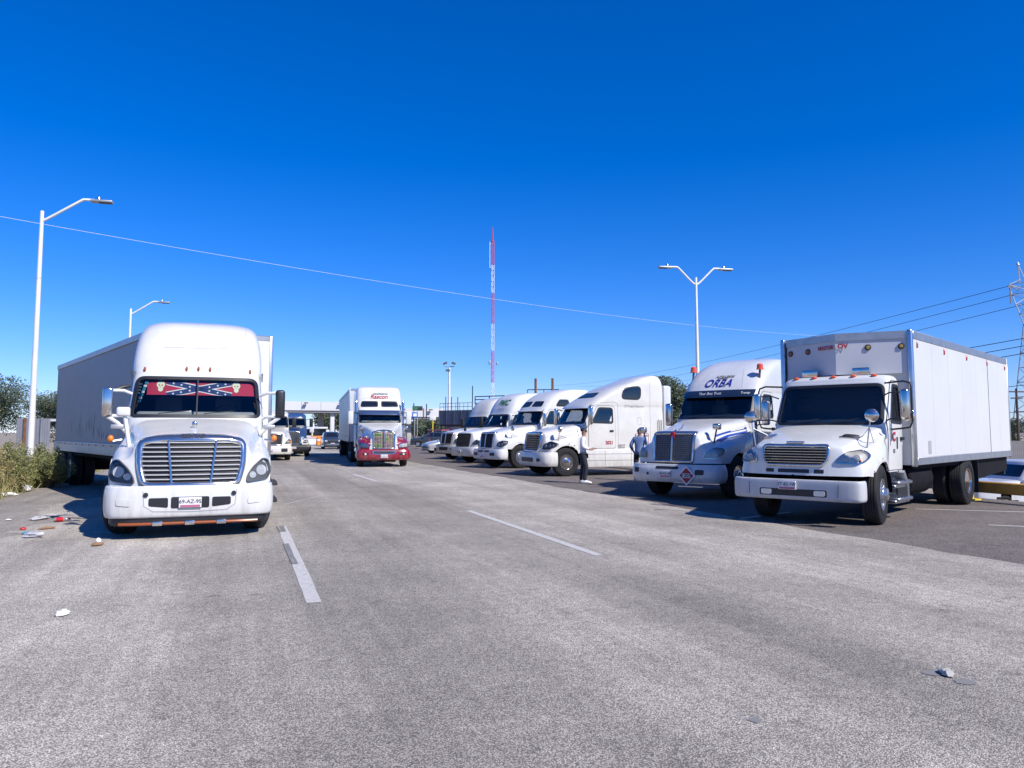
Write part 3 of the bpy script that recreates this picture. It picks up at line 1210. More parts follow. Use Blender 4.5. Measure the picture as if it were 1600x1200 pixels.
    ring(cb, 'f', ws, 0.056 if near else 0.075, 0.008, 0.03).build('windshield_seal', 'plastic_black', cab)
    patch(cb, 'f', ws, -0.004, 0.003, 6).build('windshield', 'windshield', root)
    if S.get('split'):
        strip(cb, 'f', [(0, zb_ + 0.02), (0, zt - 0.02)], 0.022, 0.012, 0.02).build('windshield_post', 'plastic_black', cab)
    for x0 in (-0.62, 0.12):
        pts = [cb.hit('f', x0 + 0.5 * k / 6, zb_ + 0.035 + 0.05 * k / 6, 0.025)[0] for k in range(7)]
        MB().tube(pts, 0.008, 5).build('wiper', 'plastic_black', root)
    nseg = 72
    def resamp(pl, n=nseg):
        # equal arc-length resample from the point nearest the rear-top corner
        k0 = max(range(len(pl)), key=lambda i: pl[i][0] + pl[i][1])
        pl = pl[k0:] + pl[:k0] + [pl[k0]]
        ds = [0]
        for a, b in zip(pl[:-1], pl[1:]):
            ds.append(ds[-1] + math.hypot(b[0] - a[0], b[1] - a[1]))
        out, j = [], 0
        for k in range(n):
            t = ds[-1] * k / n
            while ds[j + 1] < t:
                j += 1
            u = (t - ds[j]) / (ds[j + 1] - ds[j] + 1e-9)
            out.append((pl[j][0] + (pl[j + 1][0] - pl[j][0]) * u, pl[j][1] + (pl[j + 1][1] - pl[j][1]) * u))
        return out
    for ax in ('r', 'l'):
        if near:
            so, si = resamp(inset(door_o, -0.012)), resamp(swin)
            d = band(cb, ax, resamp(door_o), resamp(inset(swin, -0.03)), 0.012, 0.02)
            # middle rows keep to the body, so split the band once more towards the sill
            door = d.build('door', M[pt], root)
            ring(cb, ax, door_o, 0.022, 0.006, 0.012).build('door_gap', 'plastic_black', door)
            ring(cb, ax, swin, 0.06, 0.015, 0.03).build('window_seal', 'plastic_black', door)
            patch(cb, ax, swin, -0.002, 0.003, 4).build('window', 'side_glass', door)
            hy, hz = y_r - 0.02, zb_ - 0.28
            loc, nor = cb.hit(ax, hy, hz)
            s_ = 1 if ax == 'r' else -1
            MB().rbox(min(loc.x, loc.x + s_ * 0.05), max(loc.x, loc.x + s_ * 0.05), hy - 0.11, hy + 0.05, hz - 0.03, hz + 0.03, 0.012).build('door_handle', S.get('handle', 'plastic_black'), door)
        else:
            g = patch(cb, ax, swin, 0.002, 0.01, 3).build('side_window', 'tinted', root)
    # ---- interior
    yi = yf_at(zb_) + 0.12
    wi = wb - 0.06
    MB().rbox(-wi, wi, yi + 0.10, yi + 0.62, zb_ - 0.45, zb_ + 0.085, 0.06).build('dashboard', 'dash', root)
    if near:
        mb = MB()
        n1 = 24
        c = Vector((0.52, yi + 0.75, zb_ + 0.05))
        tilt = Matrix.Rotation(R(-35), 3, 'X')
        pts = [c + tilt @ Vector((0.23 * math.cos(2 * math.pi * i / n1), 0, 0.23 * math.sin(2 * math.pi * i / n1))) for i in range(n1 + 1)]
        mb.tube(pts, 0.017, 6)
        mb.tube([c + tilt @ Vector((-0.22, 0, 0)), c + tilt @ Vector((0.22, 0, 0))], 0.015, 6)
        mb.tube([c, c + Vector((0, -0.25, -0.2))], 0.03, 6)
        mb.build('steering_wheel', 'plastic_black', root)
        for x in (-0.55, 0.55):
            mb = MB()
            mb.rbox(x - 0.26, x + 0.26, yi + 1.05, yi + 1.55, zb_ - 0.5, zb_ - 0.32, 0.05)
            mb.rbox(x - 0.25, x + 0.25, yi + 1.5, yi + 1.66, zb_ - 0.4, zb_ + 0.42, 0.06)
            mb.rbox(x - 0.13, x + 0.13, yi + 1.52, yi + 1.63, zb_ + 0.40, zb_ + 0.60, 0.05)
            mb.build('seat', 'seat_cloth', root)
    # ---- roof details
    for (x, z) in S.get('markers', ()):
        loc, nor = cb.hit('f', x, z)
        MB().ball((loc.x, loc.y - 0.012, loc.z), 0.022, 0.035, 0.05, 10, 6).build('marker_light', 'amber_dim', root)
    for ax, pl, r in S.get('windows', ()):
        q = rpoly(pl, r, 5, 0.07)
        wd = ring(cb, ax, q, 0.05, 0.01, 0.02).build('sleeper_window', 'plastic_black', root)
        patch(cb, ax, q, 0.006, 0.01, 4).build('pane', 'tinted', wd)
    for ax, ln, w, m_ in S.get('cab_lines', ()):
        strip(cb, ax, ln, w, 0.004, 0.01).build('panel_seam', m_, cab)
    for ax, pl, m_, off in S.get('cab_patches', ()):
        patch(cb, ax, rpoly(pl, 0.05, 4, 0.08), off, 0.02, 4).build('fairing_panel', m_, cab)
    for kw in S.get('cab_text', ()):
        letter_on(cb, parent=cab, **kw)
    if 'visor' in S:
        zv, dz, drop, m_ = S['visor']
        top, bot = [], []
        for k in range(25):
            x = -wt * 1.02 + 2 * wt * 1.02 * k / 24
            loc, nor = cb.hit('f', x, zv)
            top.append(loc + Vector((0, -0.015, 0)))
            bot.append(loc + Vector((0, -drop, -dz)))
        rows = [top, [(a + b) / 2 + Vector((0, -0.03, 0.015)) for a, b in zip(top, bot)], bot, [b + Vector((0, 0.012, 0.006)) for b in bot],
                [(a + b) / 2 + Vector((0, -0.015, 0.0)) for a, b in zip(top, bot)], [a + Vector((0, 0.012, -0.02)) for a in top]]
        vis = MB().grid(rows, cv=True).build('sun_visor', m_, root)
        for (txt, size, x, m2) in S.get('visor_text', ()):
            vb = Body(MB().grid(rows, cv=True))
            letter_on(vb, 'f', txt, size, x, zv - dz * 0.5, m2, vis, off=0.008)
    # ---- mirrors
    for sd in (-1, 1):
        mk = S.get('mirror', {})
        house = mk.get('left' if sd < 0 else 'right', 'plastic_black')
        xo = S['cab'][2][2] + mk.get('out', 0.30)
        ym = y_b - 0.16 + mk.get('dy', 0.0)
        z0, z1 = zb_ + mk.get('z0', -0.02), zb_ + mk.get('z1', 0.58)
        hw_ = mk.get('hw', 0.12)
        mr = MB().rbox(sd * xo - hw_, sd * xo + hw_, ym - 0.07, ym + 0.05, z0, z1, 0.05, 3).build('mirror', house, root)
        MB().rbox(sd * xo - hw_ + 0.02, sd * xo + hw_ - 0.02, ym + 0.045, ym + 0.056, z0 + 0.03, z1 - 0.03, 0.005, 1).build('mirror_glass', 'mirror', mr)
        xi = S['cab'][2][2] - 0.06
        for za in (z0 + 0.02, z1 - 0.06):
            MB().tube([(sd * xi, ym + 0.12, za - 0.05), (sd * (xi + 0.12), ym + 0.05, za), (sd * xo, ym, za)], mk.get('arm_r', 0.018), 7).build('mirror_arm', mk.get('arm', 'plastic_black'), mr)
        if mk.get('low_arm'):
            MB().tube([(sd * (xi - 0.02), ym - 0.02, z0 - 0.34), (sd * (xo - 0.16), ym, z0 - 0.10), (sd * xo, ym, z0 + 0.01)], 0.035, 8).build('mirror_arm', mk.get('arm', 'plastic_black'), mr)
    for (sd, x, y, z, kind) in S.get('hood_mirrors', ()):
        loc, nor = hb.hit('r' if sd > 0 else 'l', y, z - 0.42)
        loc = hb.hit('t', sd * (x - 0.10), y)[0]
        mb = MB()
        if kind == 'box':
            mb.rbox(sd * x - 0.10, sd * x + 0.10, y - 0.08, y + 0.04, z - 0.07, z + 0.08, 0.035, 3)
        else:
            mb.lathe([(0.115, 0.03), (0.11, -0.02), (0.08, -0.05), (0.04, -0.065), (0, -0.07)], 24, 'y', (sd * x, y, z))
        hm = mb.build('hood_mirror', S.get('hm_mat', pt), root)
        mb = MB()
        mb.tube([loc + Vector((0, 0, -0.02)), (sd * (x - 0.02), y, z - 0.05)], S.get('hm_r', 0.013), 7)
        if kind != 'box':
            for dx, dy in ((0.02, 0.30), (-0.14, 0.24)):
                l2 = hb.hit('t', sd * (x - 0.10 + dx), y + dy)[0]
                mb.tube([l2, (sd * (x - 0.05), y + 0.01, z - 0.22)], 0.009, 6)
        mb.build('mirror_stalk', S.get('hm_arm', 'alu'), hm)
    # ---- chassis, tanks, steps, axles
    Lr = S.get('len', 8.3)
    yb = S['cab'][1][4]
    mb = MB()
    for sd in (-1, 1):
        mb.box(sd * 0.42 - 0.05, sd * 0.42 + 0.05, 0.5, Lr, 0.74, 1.0)
    mb.box(-0.95, 0.95, fy - 0.06, fy + 0.06, 0.42, 0.54)
    for ya in S.get('rear', ()):
        mb.box(-0.9, 0.9, ya - 0.09, ya + 0.09, 0.44, 0.60)
    mb.box(-0.45, 0.45, fy + 0.2, fy + 1.9, 0.45, 1.25)
    mb.rbox(-0.5, 0.5, yb + 0.6, Lr - 0.6, 1.0, 1.16, 0.04, 1) if S.get('rear') else None
    mb.build('chassis_frame', 'chassis', root)
    ys0 = fy + ar + 0.06
    if S.get('skirt'):
        for sd in (-1, 1):
            w = S['cab'][1][2] + 0.03
            sk = MB()
            y1 = S['skirt']
            sk.rbox(sd * w - (0.05 if sd > 0 else 0), sd * w + (0 if sd > 0 else 0.05), ys0 - 0.02, y1, 0.32, 0.98, 0.02, 2)
            k = sk.build('side_skirt', M[pt], root)
            for z in (0.56, 0.80):
                MB().box(sd * w - 0.004, sd * w + 0.004, ys0 + 0.02, y1 - 0.04, z - 0.006, z + 0.006).build('skirt_seam', 'plastic_grey', k)
            for yy in (ys0 + 0.95, ys0 + 2.1):
                if yy < y1 - 0.2:
                    MB().box(sd * w - 0.004, sd * w + 0.004, yy - 0.006, yy + 0.006, 0.36, 0.94).build('skirt_seam', 'plastic_grey', k)
    else:
        for sd in (-1, 1):
            tk = MB().lathe([(0.0, ys0 + 0.95), (0.27, ys0 + 0.955), (0.31, ys0 + 0.99), (0.31, ys0 + 2.35), (0.27, ys0 + 2.39), (0, ys0 + 2.395)], 28, 'y', (sd * 0.83, 0, 0.68))
            tk.build('fuel_tank', S.get('tank', 'alu'), root)
            st = MB()
            for z in (0.38, 0.68):
                so_ = S.get('step_out', 0.0)
                st.rbox(*sorted((sd * 0.82, sd * (1.18 + so_))), ys0 + 0.06, ys0 + 0.86, z - 0.03, z + 0.03, 0.012, 1)
                for j in range(4):
                    st.box(*sorted((sd * 0.83, sd * (1.17 + so_))), ys0 + 0.12 + 0.19 * j, ys0 + 0.17 + 0.19 * j, z + 0.03, z + 0.045)
            st.box(sd * 0.86 - 0.04, sd * 0.86 + 0.04, ys0 + 0.1, ys0 + 0.82, 0.35, 0.95)
            st.build('step', S.get('step', 'alu_rail'), root)
    for sd in (-1, 1):
        wheel(root, sd * S.get('fwx', 1.02), fy, sd, 'front', S.get('steer', 0), S.get('rim', 'alu'))
    for ya in S.get('rear', ()):
        dual(root, ya, S.get('rim', 'alu'))
    if S.get('rear'):
        for sd in (-1, 1):
            MB().box(sd * 1.0 - 0.3, sd * 1.0 + 0.3, Lr - 0.03, Lr - 0.015, 0.15, 0.95).build('mud_flap', 'plastic_black', root)
    for (x, y, z0, z1, r) in S.get('stacks', ()):
        MB().tube([(x, y, z0), (x, y, z1), (x, y + 0.05, z1 + 0.08)], r, 14).build('exhaust_stack', 'chrome', root)
    return root, hb, cb, bb

# ------------------------------------------------------------------ semi-trailer
def trailer(label, loc, h, L, H, W=2.56, zf=1.12, npan=12, front='trailer_side', side='trailer_side', reefer=False, group=None, logo=None, dashes=True, kp=0.9):
    """loc: front-face centre on the ground"""
    root = thing('semi_trailer', label, 'trailer', (loc[0], loc[1], 0), -R(h), group)
    w = W / 2
    mb = MB()
    mb.box(-w + 0.02, w - 0.02, 0.02, L - 0.02, zf + 0.05, H - 0.05)
    mb.build('box_core', side, root)
    pl = L / npan
    pm = None
    for sd in (-1, 1):
        for k in range(npan):
            if pm is None:
                b = MB()
                b.box(-0.012, 0.012, 0.006, pl - 0.006, zf + 0.30, H - 0.14)
                for j in range(1, 4):     # pressed logistics posts
                    b.box(-0.0135, 0.0135, pl * j / 4 - 0.012, pl * j / 4 + 0.012, zf + 0.30, H - 0.14)
                o = b.build('side_panel', side, root, smooth=False)
                pm = o.data
            else:
                o = link('side_panel', pm, root)
            o.location = (sd * (w - 0.012), k * pl, 0)
    for sd in (-1, 1):
        MB().rbox(sd * w - 0.03, sd * w + 0.03, 0.0, L, H - 0.15, H, 0.012, 1).build('top_rail', 'alu_rail', root)
        br = MB().rbox(sd * w - 0.03, sd * w + 0.025, 0.0, L, zf, zf + 0.31, 0.012, 1).build('bottom_rail', 'alu_rail', root)
        if dashes:
            k = 0
            y = 0.3
            while y < L - 0.4:
                MB().box(*((sd * w - 0.033, sd * w) if sd < 0 else (sd * w, sd * w + 0.028)), y, y + 0.28, zf + 0.22, zf + 0.27).build('reflective_tape', 'conspicuity_red' if k % 2 else 'letter_grey', br)
                y += 0.46
                k += 1
    mb = MB()
    mb.rbox(-w, w, -0.02, 0.02, zf, H, 0.015, 1)
    fr = mb.build('front_wall', front, root)
    for sd in (-1, 1):
        MB().rbox(sd * w - 0.05, sd * w + 0.035, -0.035, 0.09, zf - 0.02, H + 0.005, 0.015, 2).build('corner_post', 'alu', root)
    MB().rbox(-w, w, -0.03, 0.05, H - 0.12, H + 0.004, 0.012, 1).build('front_header', 'alu_rail', root)
    MB().rbox(-w, w, L - 0.08, L + 0.03, zf - 0.05, H + 0.004, 0.015, 1).build('rear_frame', 'alu_rail', root)
    MB().box(-w + 0.05, w - 0.05, 0.05, L - 0.05, H - 0.06, H - 0.02).build('roof_sheet', 'trailer_side', root)
    if reefer:
        r = MB()
        r.rbox(-0.95, 0.95, -0.55, -0.02, zf + 0.35, H - 0.25, 0.06, 2)
        rf = r.build('cooling_unit', 'white_cool', root)
        for j in range(7):
            MB().box(-0.75, 0.75, -0.565, -0.54, zf + 0.6 + 0.12 * j, zf + 0.66 + 0.12 * j).build('louvre', 'plastic_grey', rf)
        MB().rbox(-0.8, 0.8, -0.57, -0.5, H - 0.85, H - 0.45, 0.02).build('air_grille', 'plastic_black', rf)
    # underside: cross members, landing gear, bogie
    mb = MB()
    mb.box(-w + 0.1, w - 0.1, 0.1, L - 0.1, zf - 0.10, zf + 0.02)
    for sd in (-1, 1):
        mb.box(sd * 0.5 - 0.06, sd * 0.5 + 0.06, 0.3, L - 0.1, zf - 0.28, zf - 0.08)
    mb.build('underframe', 'chassis', root)
    for sd in (-1, 1):
        MB().box(sd * 0.75 - 0.06, sd * 0.75 + 0.06, 2.4, 2.52, 0.28, zf - 0.05).box(sd * 0.75 - 0.15, sd * 0.75 + 0.15, 2.32, 2.6, 0.22, 0.27).build('landing_leg', 'steel_dark', root)
    for ya in (L - 2.55, L - 1.25):
        dual(root, ya, 'alu')
        MB().box(-0.9, 0.9, ya - 0.08, ya + 0.08, 0.44, 0.60).box(-0.55, 0.55, ya - 0.3, ya + 0.3, 0.6, zf - 0.1).build('axle', 'chassis', root)
    MB().box(-1.05, 1.05, L - 0.06, L - 0.0, 0.48, 0.58).box(-0.8, -0.72, L - 0.06, L, 0.5, zf).box(0.72, 0.8, L - 0.06, L, 0.5, zf).build('rear_guard', 'steel_dark', root)
    for sd in (-1, 1):
        MB().box(sd * 0.95 - 0.3, sd * 0.95 + 0.3, L - 0.5, L - 0.485, 0.16, zf - 0.12).build('mud_flap', 'plastic_black', root)
    return root
# ------------------------------------------------------------------ reading positions off the photograph
_P = R(PITCH)
_CY = HORIZON - FPX * math.tan(_P)

def _dir(px, py):
    a, b = (px - 800) / FPX, (_CY - py) / FPX
    return Vector((a, math.cos(_P) - b * math.sin(_P), math.sin(_P) + b * math.cos(_P)))

def at(px, py, D):
    d = _dir(px, py)
    return d * (D / d.y) + Vector((0, 0, CAM_H))

def gnd(px, py, z=0.0):
    d = _dir(px, py)
    return d * ((z - CAM_H) / d.z) + Vector((0, 0, CAM_H))

# ------------------------------------------------------------------ ground, road, lot
LOT_EDGE = 17.0
def ground_z(lat):
    if lat < LOT_EDGE + 0.4:
        return 0.0
    return -1.1 * min(1, (lat - LOT_EDGE - 0.4) / 2.4)
lats = [-4000, -600, -60, -20, -5.5, 9, LOT_EDGE + 0.4, LOT_EDGE + 1.6, LOT_EDGE + 2.8, 60, 400, 4000]
alongs = [-400, -30, 0, 30, 80, 160, 400, 1500, 9000]
mb = MB()
mb.grid([[road_pt(a, b, ground_z(a) - 0.012) for a in lats] for b in alongs])
structure(mb.build('ground', 'soil', None))

def sheet(name, lat0, lat1, al0, al1, z, material, wav0=0.0, wav1=0.0, step=1.5):
    mb = MB()
    n = max(2, int((al1 - al0) / step))
    rows = []
    for i in range(n + 1):
        a = al0 + (al1 - al0) * i / n
        j0 = wav0 * (math.sin(a * 0.9) * 0.5 + math.sin(a * 2.3 + 1) * 0.3 + random.uniform(-0.3, 0.3))
        j1 = wav1 * (math.sin(a * 0.7 + 2) * 0.5 + math.sin(a * 2.9) * 0.3 + random.uniform(-0.3, 0.3))
        rows.append([road_pt(lat0 + j0, a, z), road_pt((lat0 + lat1) / 2, a, z), road_pt(lat1 + j1, a, z)])
    mb.grid(rows)
    return structure(mb.build(name, material, None))
sheet('road', -3.5, 9.0, -12, 260, 0.0, 'asphalt_road', 0.8, 0.10, 0.35)
sheet('road_shoulder', -5.6, -3.0, -12, 200, -0.004, 'asphalt_worn', 0.4, 0.0)
sheet('parking_lot', 8.6, LOT_EDGE + 0.3, -12, 150, -0.004, 'asphalt_lot', 0, 0)

def mark(name, p0, p1, w, z=0.004, material='line_paint'):
    p0, p1 = Vector(p0[:2]), Vector(p1[:2])
    d = (p1 - p0).normalized()
    q = Vector((-d.y, d.x)) * w / 2
    mb = MB()
    n = max(2, int((p1 - p0).length / 0.3))
    rows = []
    for i in range(n + 1):
        c = p0 + (p1 - p0) * i / n
        j = 0.005
        rows.append([(c.x + q.x + random.uniform(-j, j), c.y + q.y + random.uniform(-j, j), z), (c.x - q.x + random.uniform(-j, j), c.y - q.y + random.uniform(-j, j), z)])
    mb.grid(rows)
    return structure(mb.build(name, material, None))
mark('lane_marking', gnd(491, 942), gnd(440, 822), 0.145)
mark('lane_marking', gnd(936, 868), gnd(732, 798), 0.13)
mark('lane_marking', gnd(588, 752), gnd(552, 741), 0.15)
mark('lane_marking', gnd(497, 724), gnd(488, 721), 0.15)
mark('lane_marking', gnd(445, 788), gnd(500, 775), 0.035)
for lat_, al in ((LOT_EDGE - 8, 0),):
    pass
mark('bay_marking', gnd(1430, 795), gnd(1640, 801), 0.10, 0.0)
mark('bay_marking', gnd(1545, 820), gnd(1680, 826), 0.10, 0.0)
mark('bay_marking', gnd(1235, 800, 0), gnd(1140, 812, 0), 0.10, 0.0)
# rubber left on the paint by tyre treads
for x0, y0, x1, y1 in ((433, 823, 438, 832), (437, 822, 442, 831), (441, 822, 445, 831), (444, 850, 458, 882), (449, 850, 463, 882)):
    mark('tyre_mark', gnd(x0, y0), gnd(x1, y1), 0.035, 0.008, 'rubber_line')

# ------------------------------------------------------------------ the trucks
def poly_sym(pts):
    """right half outline from bottom to top -> full outline"""
    return [(x, z) for x, z in pts] + [(-x, z) for x, z in reversed(pts)]

GROUP_PARK = 'trucks parked nose-out along the lot'
A_HOOD = [(0.12, 1.50, 0.84, 1.16, 1.16, 0.74), (0.32, 1.57, 0.85, 1.24, 1.19, 0.74), (0.75, 1.65, 0.88, 1.34, 1.21, 0.72),
          (1.15, 1.72, 0.92, 1.40, 1.21, 0.72), (1.55, 1.79, 0.98, 1.45, 1.19, 0.74), (1.95, 1.86, 1.03, 1.54, 1.15, 0.8)]
A_CAB = [(0.85, 1.88, 1.12, 0.35, 4.85), (1.5, 1.88, 1.13, 0.38, 4.85), (1.86, 1.92, 1.13, 0.42, 4.85), (2.2, 2.12, 1.115, 0.44, 4.85), (2.6, 2.36, 1.10, 0.46, 4.85),
         (2.72, 2.42, 1.115, 0.48, 4.85), (2.95, 2.52, 1.12, 0.52, 4.85), (3.25, 2.70, 1.10, 0.6, 4.85), (3.5, 2.92, 1.06, 0.72, 4.84), (3.66, 3.18, 1.0, 0.85, 4.80),
         (3.75, 3.5, 0.90, 0.9, 4.72), (3.80, 3.85, 0.72, 0.7, 4.6), (3.82, 4.1, 0.4, 0.3, 4.45)]
A = dict(label='white raised-roof semi truck facing camera, red blue banner across windshield top', loc=(-4.9, 11.9), h=-20.8,
         hood=A_HOOD, cab=A_CAB, sweep=0.34, lean=0.20, axle=1.06, steer=-18, fwx=1.0, arch_r=0.64, near=True, split=True,
         ws=(1.89, 2.585), wsw=(1.06, 1.01),
         grille=dict(poly=[(-0.66, 0.80), (0.66, 0.80), (0.74, 1.10), (0.74, 1.44), (0.45, 1.50), (0, 1.515), (-0.45, 1.50), (-0.74, 1.44), (-0.74, 1.10)], frame_w=0.10, n=9,
                     bars=((-0.34, 1.45, -0.27, 0.82, 0.02), (0.34, 1.45, 0.27, 0.82, 0.02)), rad=0.09, slat='slat_silver', slat_r=0.012),
         lamp=dict(poly=[(0.80, 0.82), (1.12, 0.86), (1.165, 0.98), (1.13, 1.15), (1.03, 1.17), (0.90, 1.05), (0.82, 0.92)], spots=((1.03, 1.0, 0.085), (0.90, 0.93, 0.055))),
         bumper=dict(w=1.215, z0=0.32, z1=0.80, rf=0.58, sq=4.6, bulge=0.018, valance=(0.20, 0.37),
                     slots=(([(-0.58, 0.50), (-0.31, 0.47), (-0.31, 0.62), (-0.58, 0.62)], 'plastic_black', 0.004),
                            ([(0.58, 0.50), (0.58, 0.62), (0.31, 0.62), (0.31, 0.47)], 'plastic_black', 0.004),
                            ([(-0.27, 0.46), (0.27, 0.46), (0.27, 0.63), (-0.27, 0.63)], 'plastic_black', 0.004),
                            ([(-1.02, 0.52), (-0.83, 0.50), (-0.83, 0.60), (-1.02, 0.62)], 'white', 0.012),
                            ([(0.83, 0.50), (1.02, 0.52), (1.02, 0.62), (0.83, 0.60)], 'white', 0.012)),
                     fogs=((-0.62, 0.67, 0.035, 'plastic_black'), (0.62, 0.67, 0.035, 'plastic_black')),
                     lines=(([(-0.66, 0.72), (-0.64, 0.50), (-0.52, 0.42), (0, 0.405), (0.52, 0.42), (0.64, 0.50), (0.66, 0.72)], 0.014, 'letter_grey'),)),
         plate=(0.0, 0.545, '69-AZ-9S', 0.32, 0.155),
         markers=((-0.90, 2.74), (-0.20, 2.76), (0, 2.765), (0.20, 2.76), (0.90, 2.74)),
         mirror=dict(left='chrome', right='plastic_black', out=0.30, z0=-0.02, z1=0.50, arm='white', arm_r=0.03, hw=0.085, low_arm=True, dy=-0.12),
         hood_mirrors=((-1, 1.06, 0.95, 1.93, 'box'),), hm_arm='white', hm_r=0.035,
         rear=(5.85, 7.15), len=7.8, tank='chrome', step='steel_dark', step_out=0.22, rim='alu',
         cab_lines=(('f', [(0.82, 3.62), (0.80, 3.35), (0.70, 3.22), (0.3, 3.17), (-0.6, 3.17)], 0.008, 'letter_grey'),),
         stacks=())
rootA, hbA, cbA, bbA = tractor(A)
# round emblem on the hood, maker's bar on the grille frame
loc, nor = hbA.hit('f', 0.0, 1.70)
loc, nor = hbA.hit('t', 0.0, 1.05)
MB().ball((0, 1.0, loc.z + 0.05), 0.045, 0.03, 0.055, 12, 8).box(-0.05, 0.03, 0.985, 1.02, loc.z - 0.02, loc.z + 0.015).build('hood_ornament', 'chrome', rootA)
letter_on(hbA, 'f', 'FREIGHTLINER', 0.055, 0.0, 1.505, 'letter_dark', rootA, 'maker_badge', off=0.06, bold=0.002)
# amber running bar under the bumper with bright brackets
mb = MB().tube([bbA.hit('f', -0.98 + 1.96 * k / 12, 0.40)[0] + Vector((0, 0.03, -0.165)) for k in range(13)], 0.022, 8)
mb.build('running_bar', 'amber_dim', rootA)
for x in (-0.45, 0.0, 0.45):
    p = bbA.hit('f', x, 0.40)[0] + Vector((0, 0.02, -0.165))
    MB().rbox(p.x - 0.07, p.x + 0.07, p.y - 0.03, p.y + 0.03, p.z - 0.03, p.z + 0.035, 0.01).build('bar_bracket', 'chrome', rootA)
# amber lamp under the left and right hood-mirror arms
for sd in (-1, 1):
    MB().ball((sd * 1.30, 1.55, 1.50), 0.05, 0.05, 0.06, 12, 8).build('side_marker', 'amber', rootA)
    MB().tube([(sd * 1.14, 1.62, 1.48), (sd * 1.30, 1.56, 1.45)], 0.02, 6).build('marker_bracket', 'alu', rootA)
    MB().rbox(sd * 1.22 - 0.10, sd * 1.22 + 0.10, 1.62, 1.74, 1.66, 1.74, 0.02).build('mirror_base', 'galvanised', rootA)
MB().tube([(-1.10, 2.35, 2.43), (-1.22, 2.28, 2.40), (-1.36, 2.20, 2.33)], [0.02, 0.035, 0.03], 8).build('air_horn', 'plastic_black', rootA)
for sd in (-1, 1):
    MB().prism([(2.55, 2.72), (2.72, 2.72), (2.63, 2.56)], sd * 1.115, sd * 1.135, 'x').build('corner_vent', 'plastic_grey', rootA)

# banner hung behind the glass: red cloth, two blue crosses edged in white, stars, skull shapes
def on_glass(x, z, d=0.07):
    p, n_ = cbA.hit('f', x, z)
    return p + Vector((0, d, 0))

def cloth(poly, d, material, parent, name):
    mb = MB()
    n = len(poly)
    # subdivide so the strip follows the curve of the glass
    xs = sorted(set([p[0] for p in poly]))
    pts = rpoly(poly, 0.0001, 1, 0.06)
    mb.add([on_glass(x, z, d) for x, z in pts], [tuple(range(len(pts)))])
    bm = bmesh.new()
    me = bpy.data.meshes.new(name)
    me.from_pydata(mb.v, [], mb.f)
    bm.from_mesh(me)
    bmesh.ops.triangulate(bm, faces=bm.faces)
    bm.to_mesh(me)
    bm.free()
    me.materials.append(M[material])
    return link(name, me, parent)
ZB0, ZB1 = 2.275, 2.515
banner = tag(MB().grid([[on_glass(-0.84 + 1.82 * k / 24, z, 0.080) for k in range(25)] for z in (ZB0, (ZB0 + ZB1) / 2, ZB1)]).build('banner', 'flag_red', None, smooth=False),
             'red cloth banner with blue crosses and white stars inside windshield of leftmost truck', 'banner')
banner.matrix_world = Matrix.Translation((A['loc'][0], A['loc'][1], 0)) @ Matrix.Rotation(-R(A['h']), 4, 'Z')

def bar(x0, z0, x1, z1, w, d, material, name):
    n = 10
    rows = []
    L_ = math.hypot(x1 - x0, z1 - z0)
    ox, oz = -(z1 - z0) / L_ * w / 2, (x1 - x0) / L_ * w / 2
    for k in range(n + 1):
        t = k / n
        cx, cz = x0 + (x1 - x0) * t, z0 + (z1 - z0) * t
        a = (cx + ox, max(ZB0, min(ZB1, cz + oz)))
        b = (cx - ox, max(ZB0, min(ZB1, cz - oz)))
        rows.append([on_glass(*a, d), on_glass(*b, d)])
    return MB().grid(rows).build(name, material, banner, smooth=False)
for c in (-0.20, 0.25):
    pass
for (xa, za, xb, zb2) in ((-0.52, ZB1, 0.58, ZB0), (-0.52, ZB0, 0.58, ZB1)):
    bar(xa, za, xb, zb2, 0.115, 0.0785, 'flag_white', 'cross_edge')
    bar(xa, za, xb, zb2, 0.084, 0.077, 'flag_blue', 'cross_bar')
for t in (0.10, 0.22, 0.35, 0.65, 0.78, 0.90):
    for s_ in (0, 1):
        x = -0.52 + 1.10 * t
        z = (ZB1 + (ZB0 - ZB1) * t) if s_ == 0 else (ZB0 + (ZB1 - ZB0) * t)
        pts = []
        for k in range(10):
            r_ = 0.024 if k % 2 == 0 else 0.010
            pts.append((x + r_ * math.sin(math.pi * k / 5), z + r_ * math.cos(math.pi * k / 5)))
        cloth(pts, 0.0755, 'flag_white', banner, 'star')
for x in (-0.62, 0.66):
    mb = MB()
    for dx, dz, rx, rz in ((0, 0.03, 0.070, 0.070), (0, -0.035, 0.042, 0.045)):
        p = [on_glass(x + dx + rx * math.cos(2 * math.pi * k / 14), 2.425 + dz * 1.3 + rz * math.sin(2 * math.pi * k / 14), 0.0745) for k in range(14)]
        mb.add(p, [tuple(range(14))])
    mb.build('skull_print', 'flag_skull', banner, smooth=False)
    mb = MB()
    for dx, dz, r_ in ((-0.024, 0.022, 0.014), (0.024, 0.022, 0.014), (0, -0.004, 0.008)):
        p = [on_glass(x + dx + r_ * math.cos(2 * math.pi * k / 8), 2.425 + dz * 1.3 + r_ * math.sin(2 * math.pi * k / 8), 0.0735) for k in range(8)]
        mb.add(p, [tuple(range(8))])
    mb.build('skull_eyes', 'flag_red', banner, smooth=False)
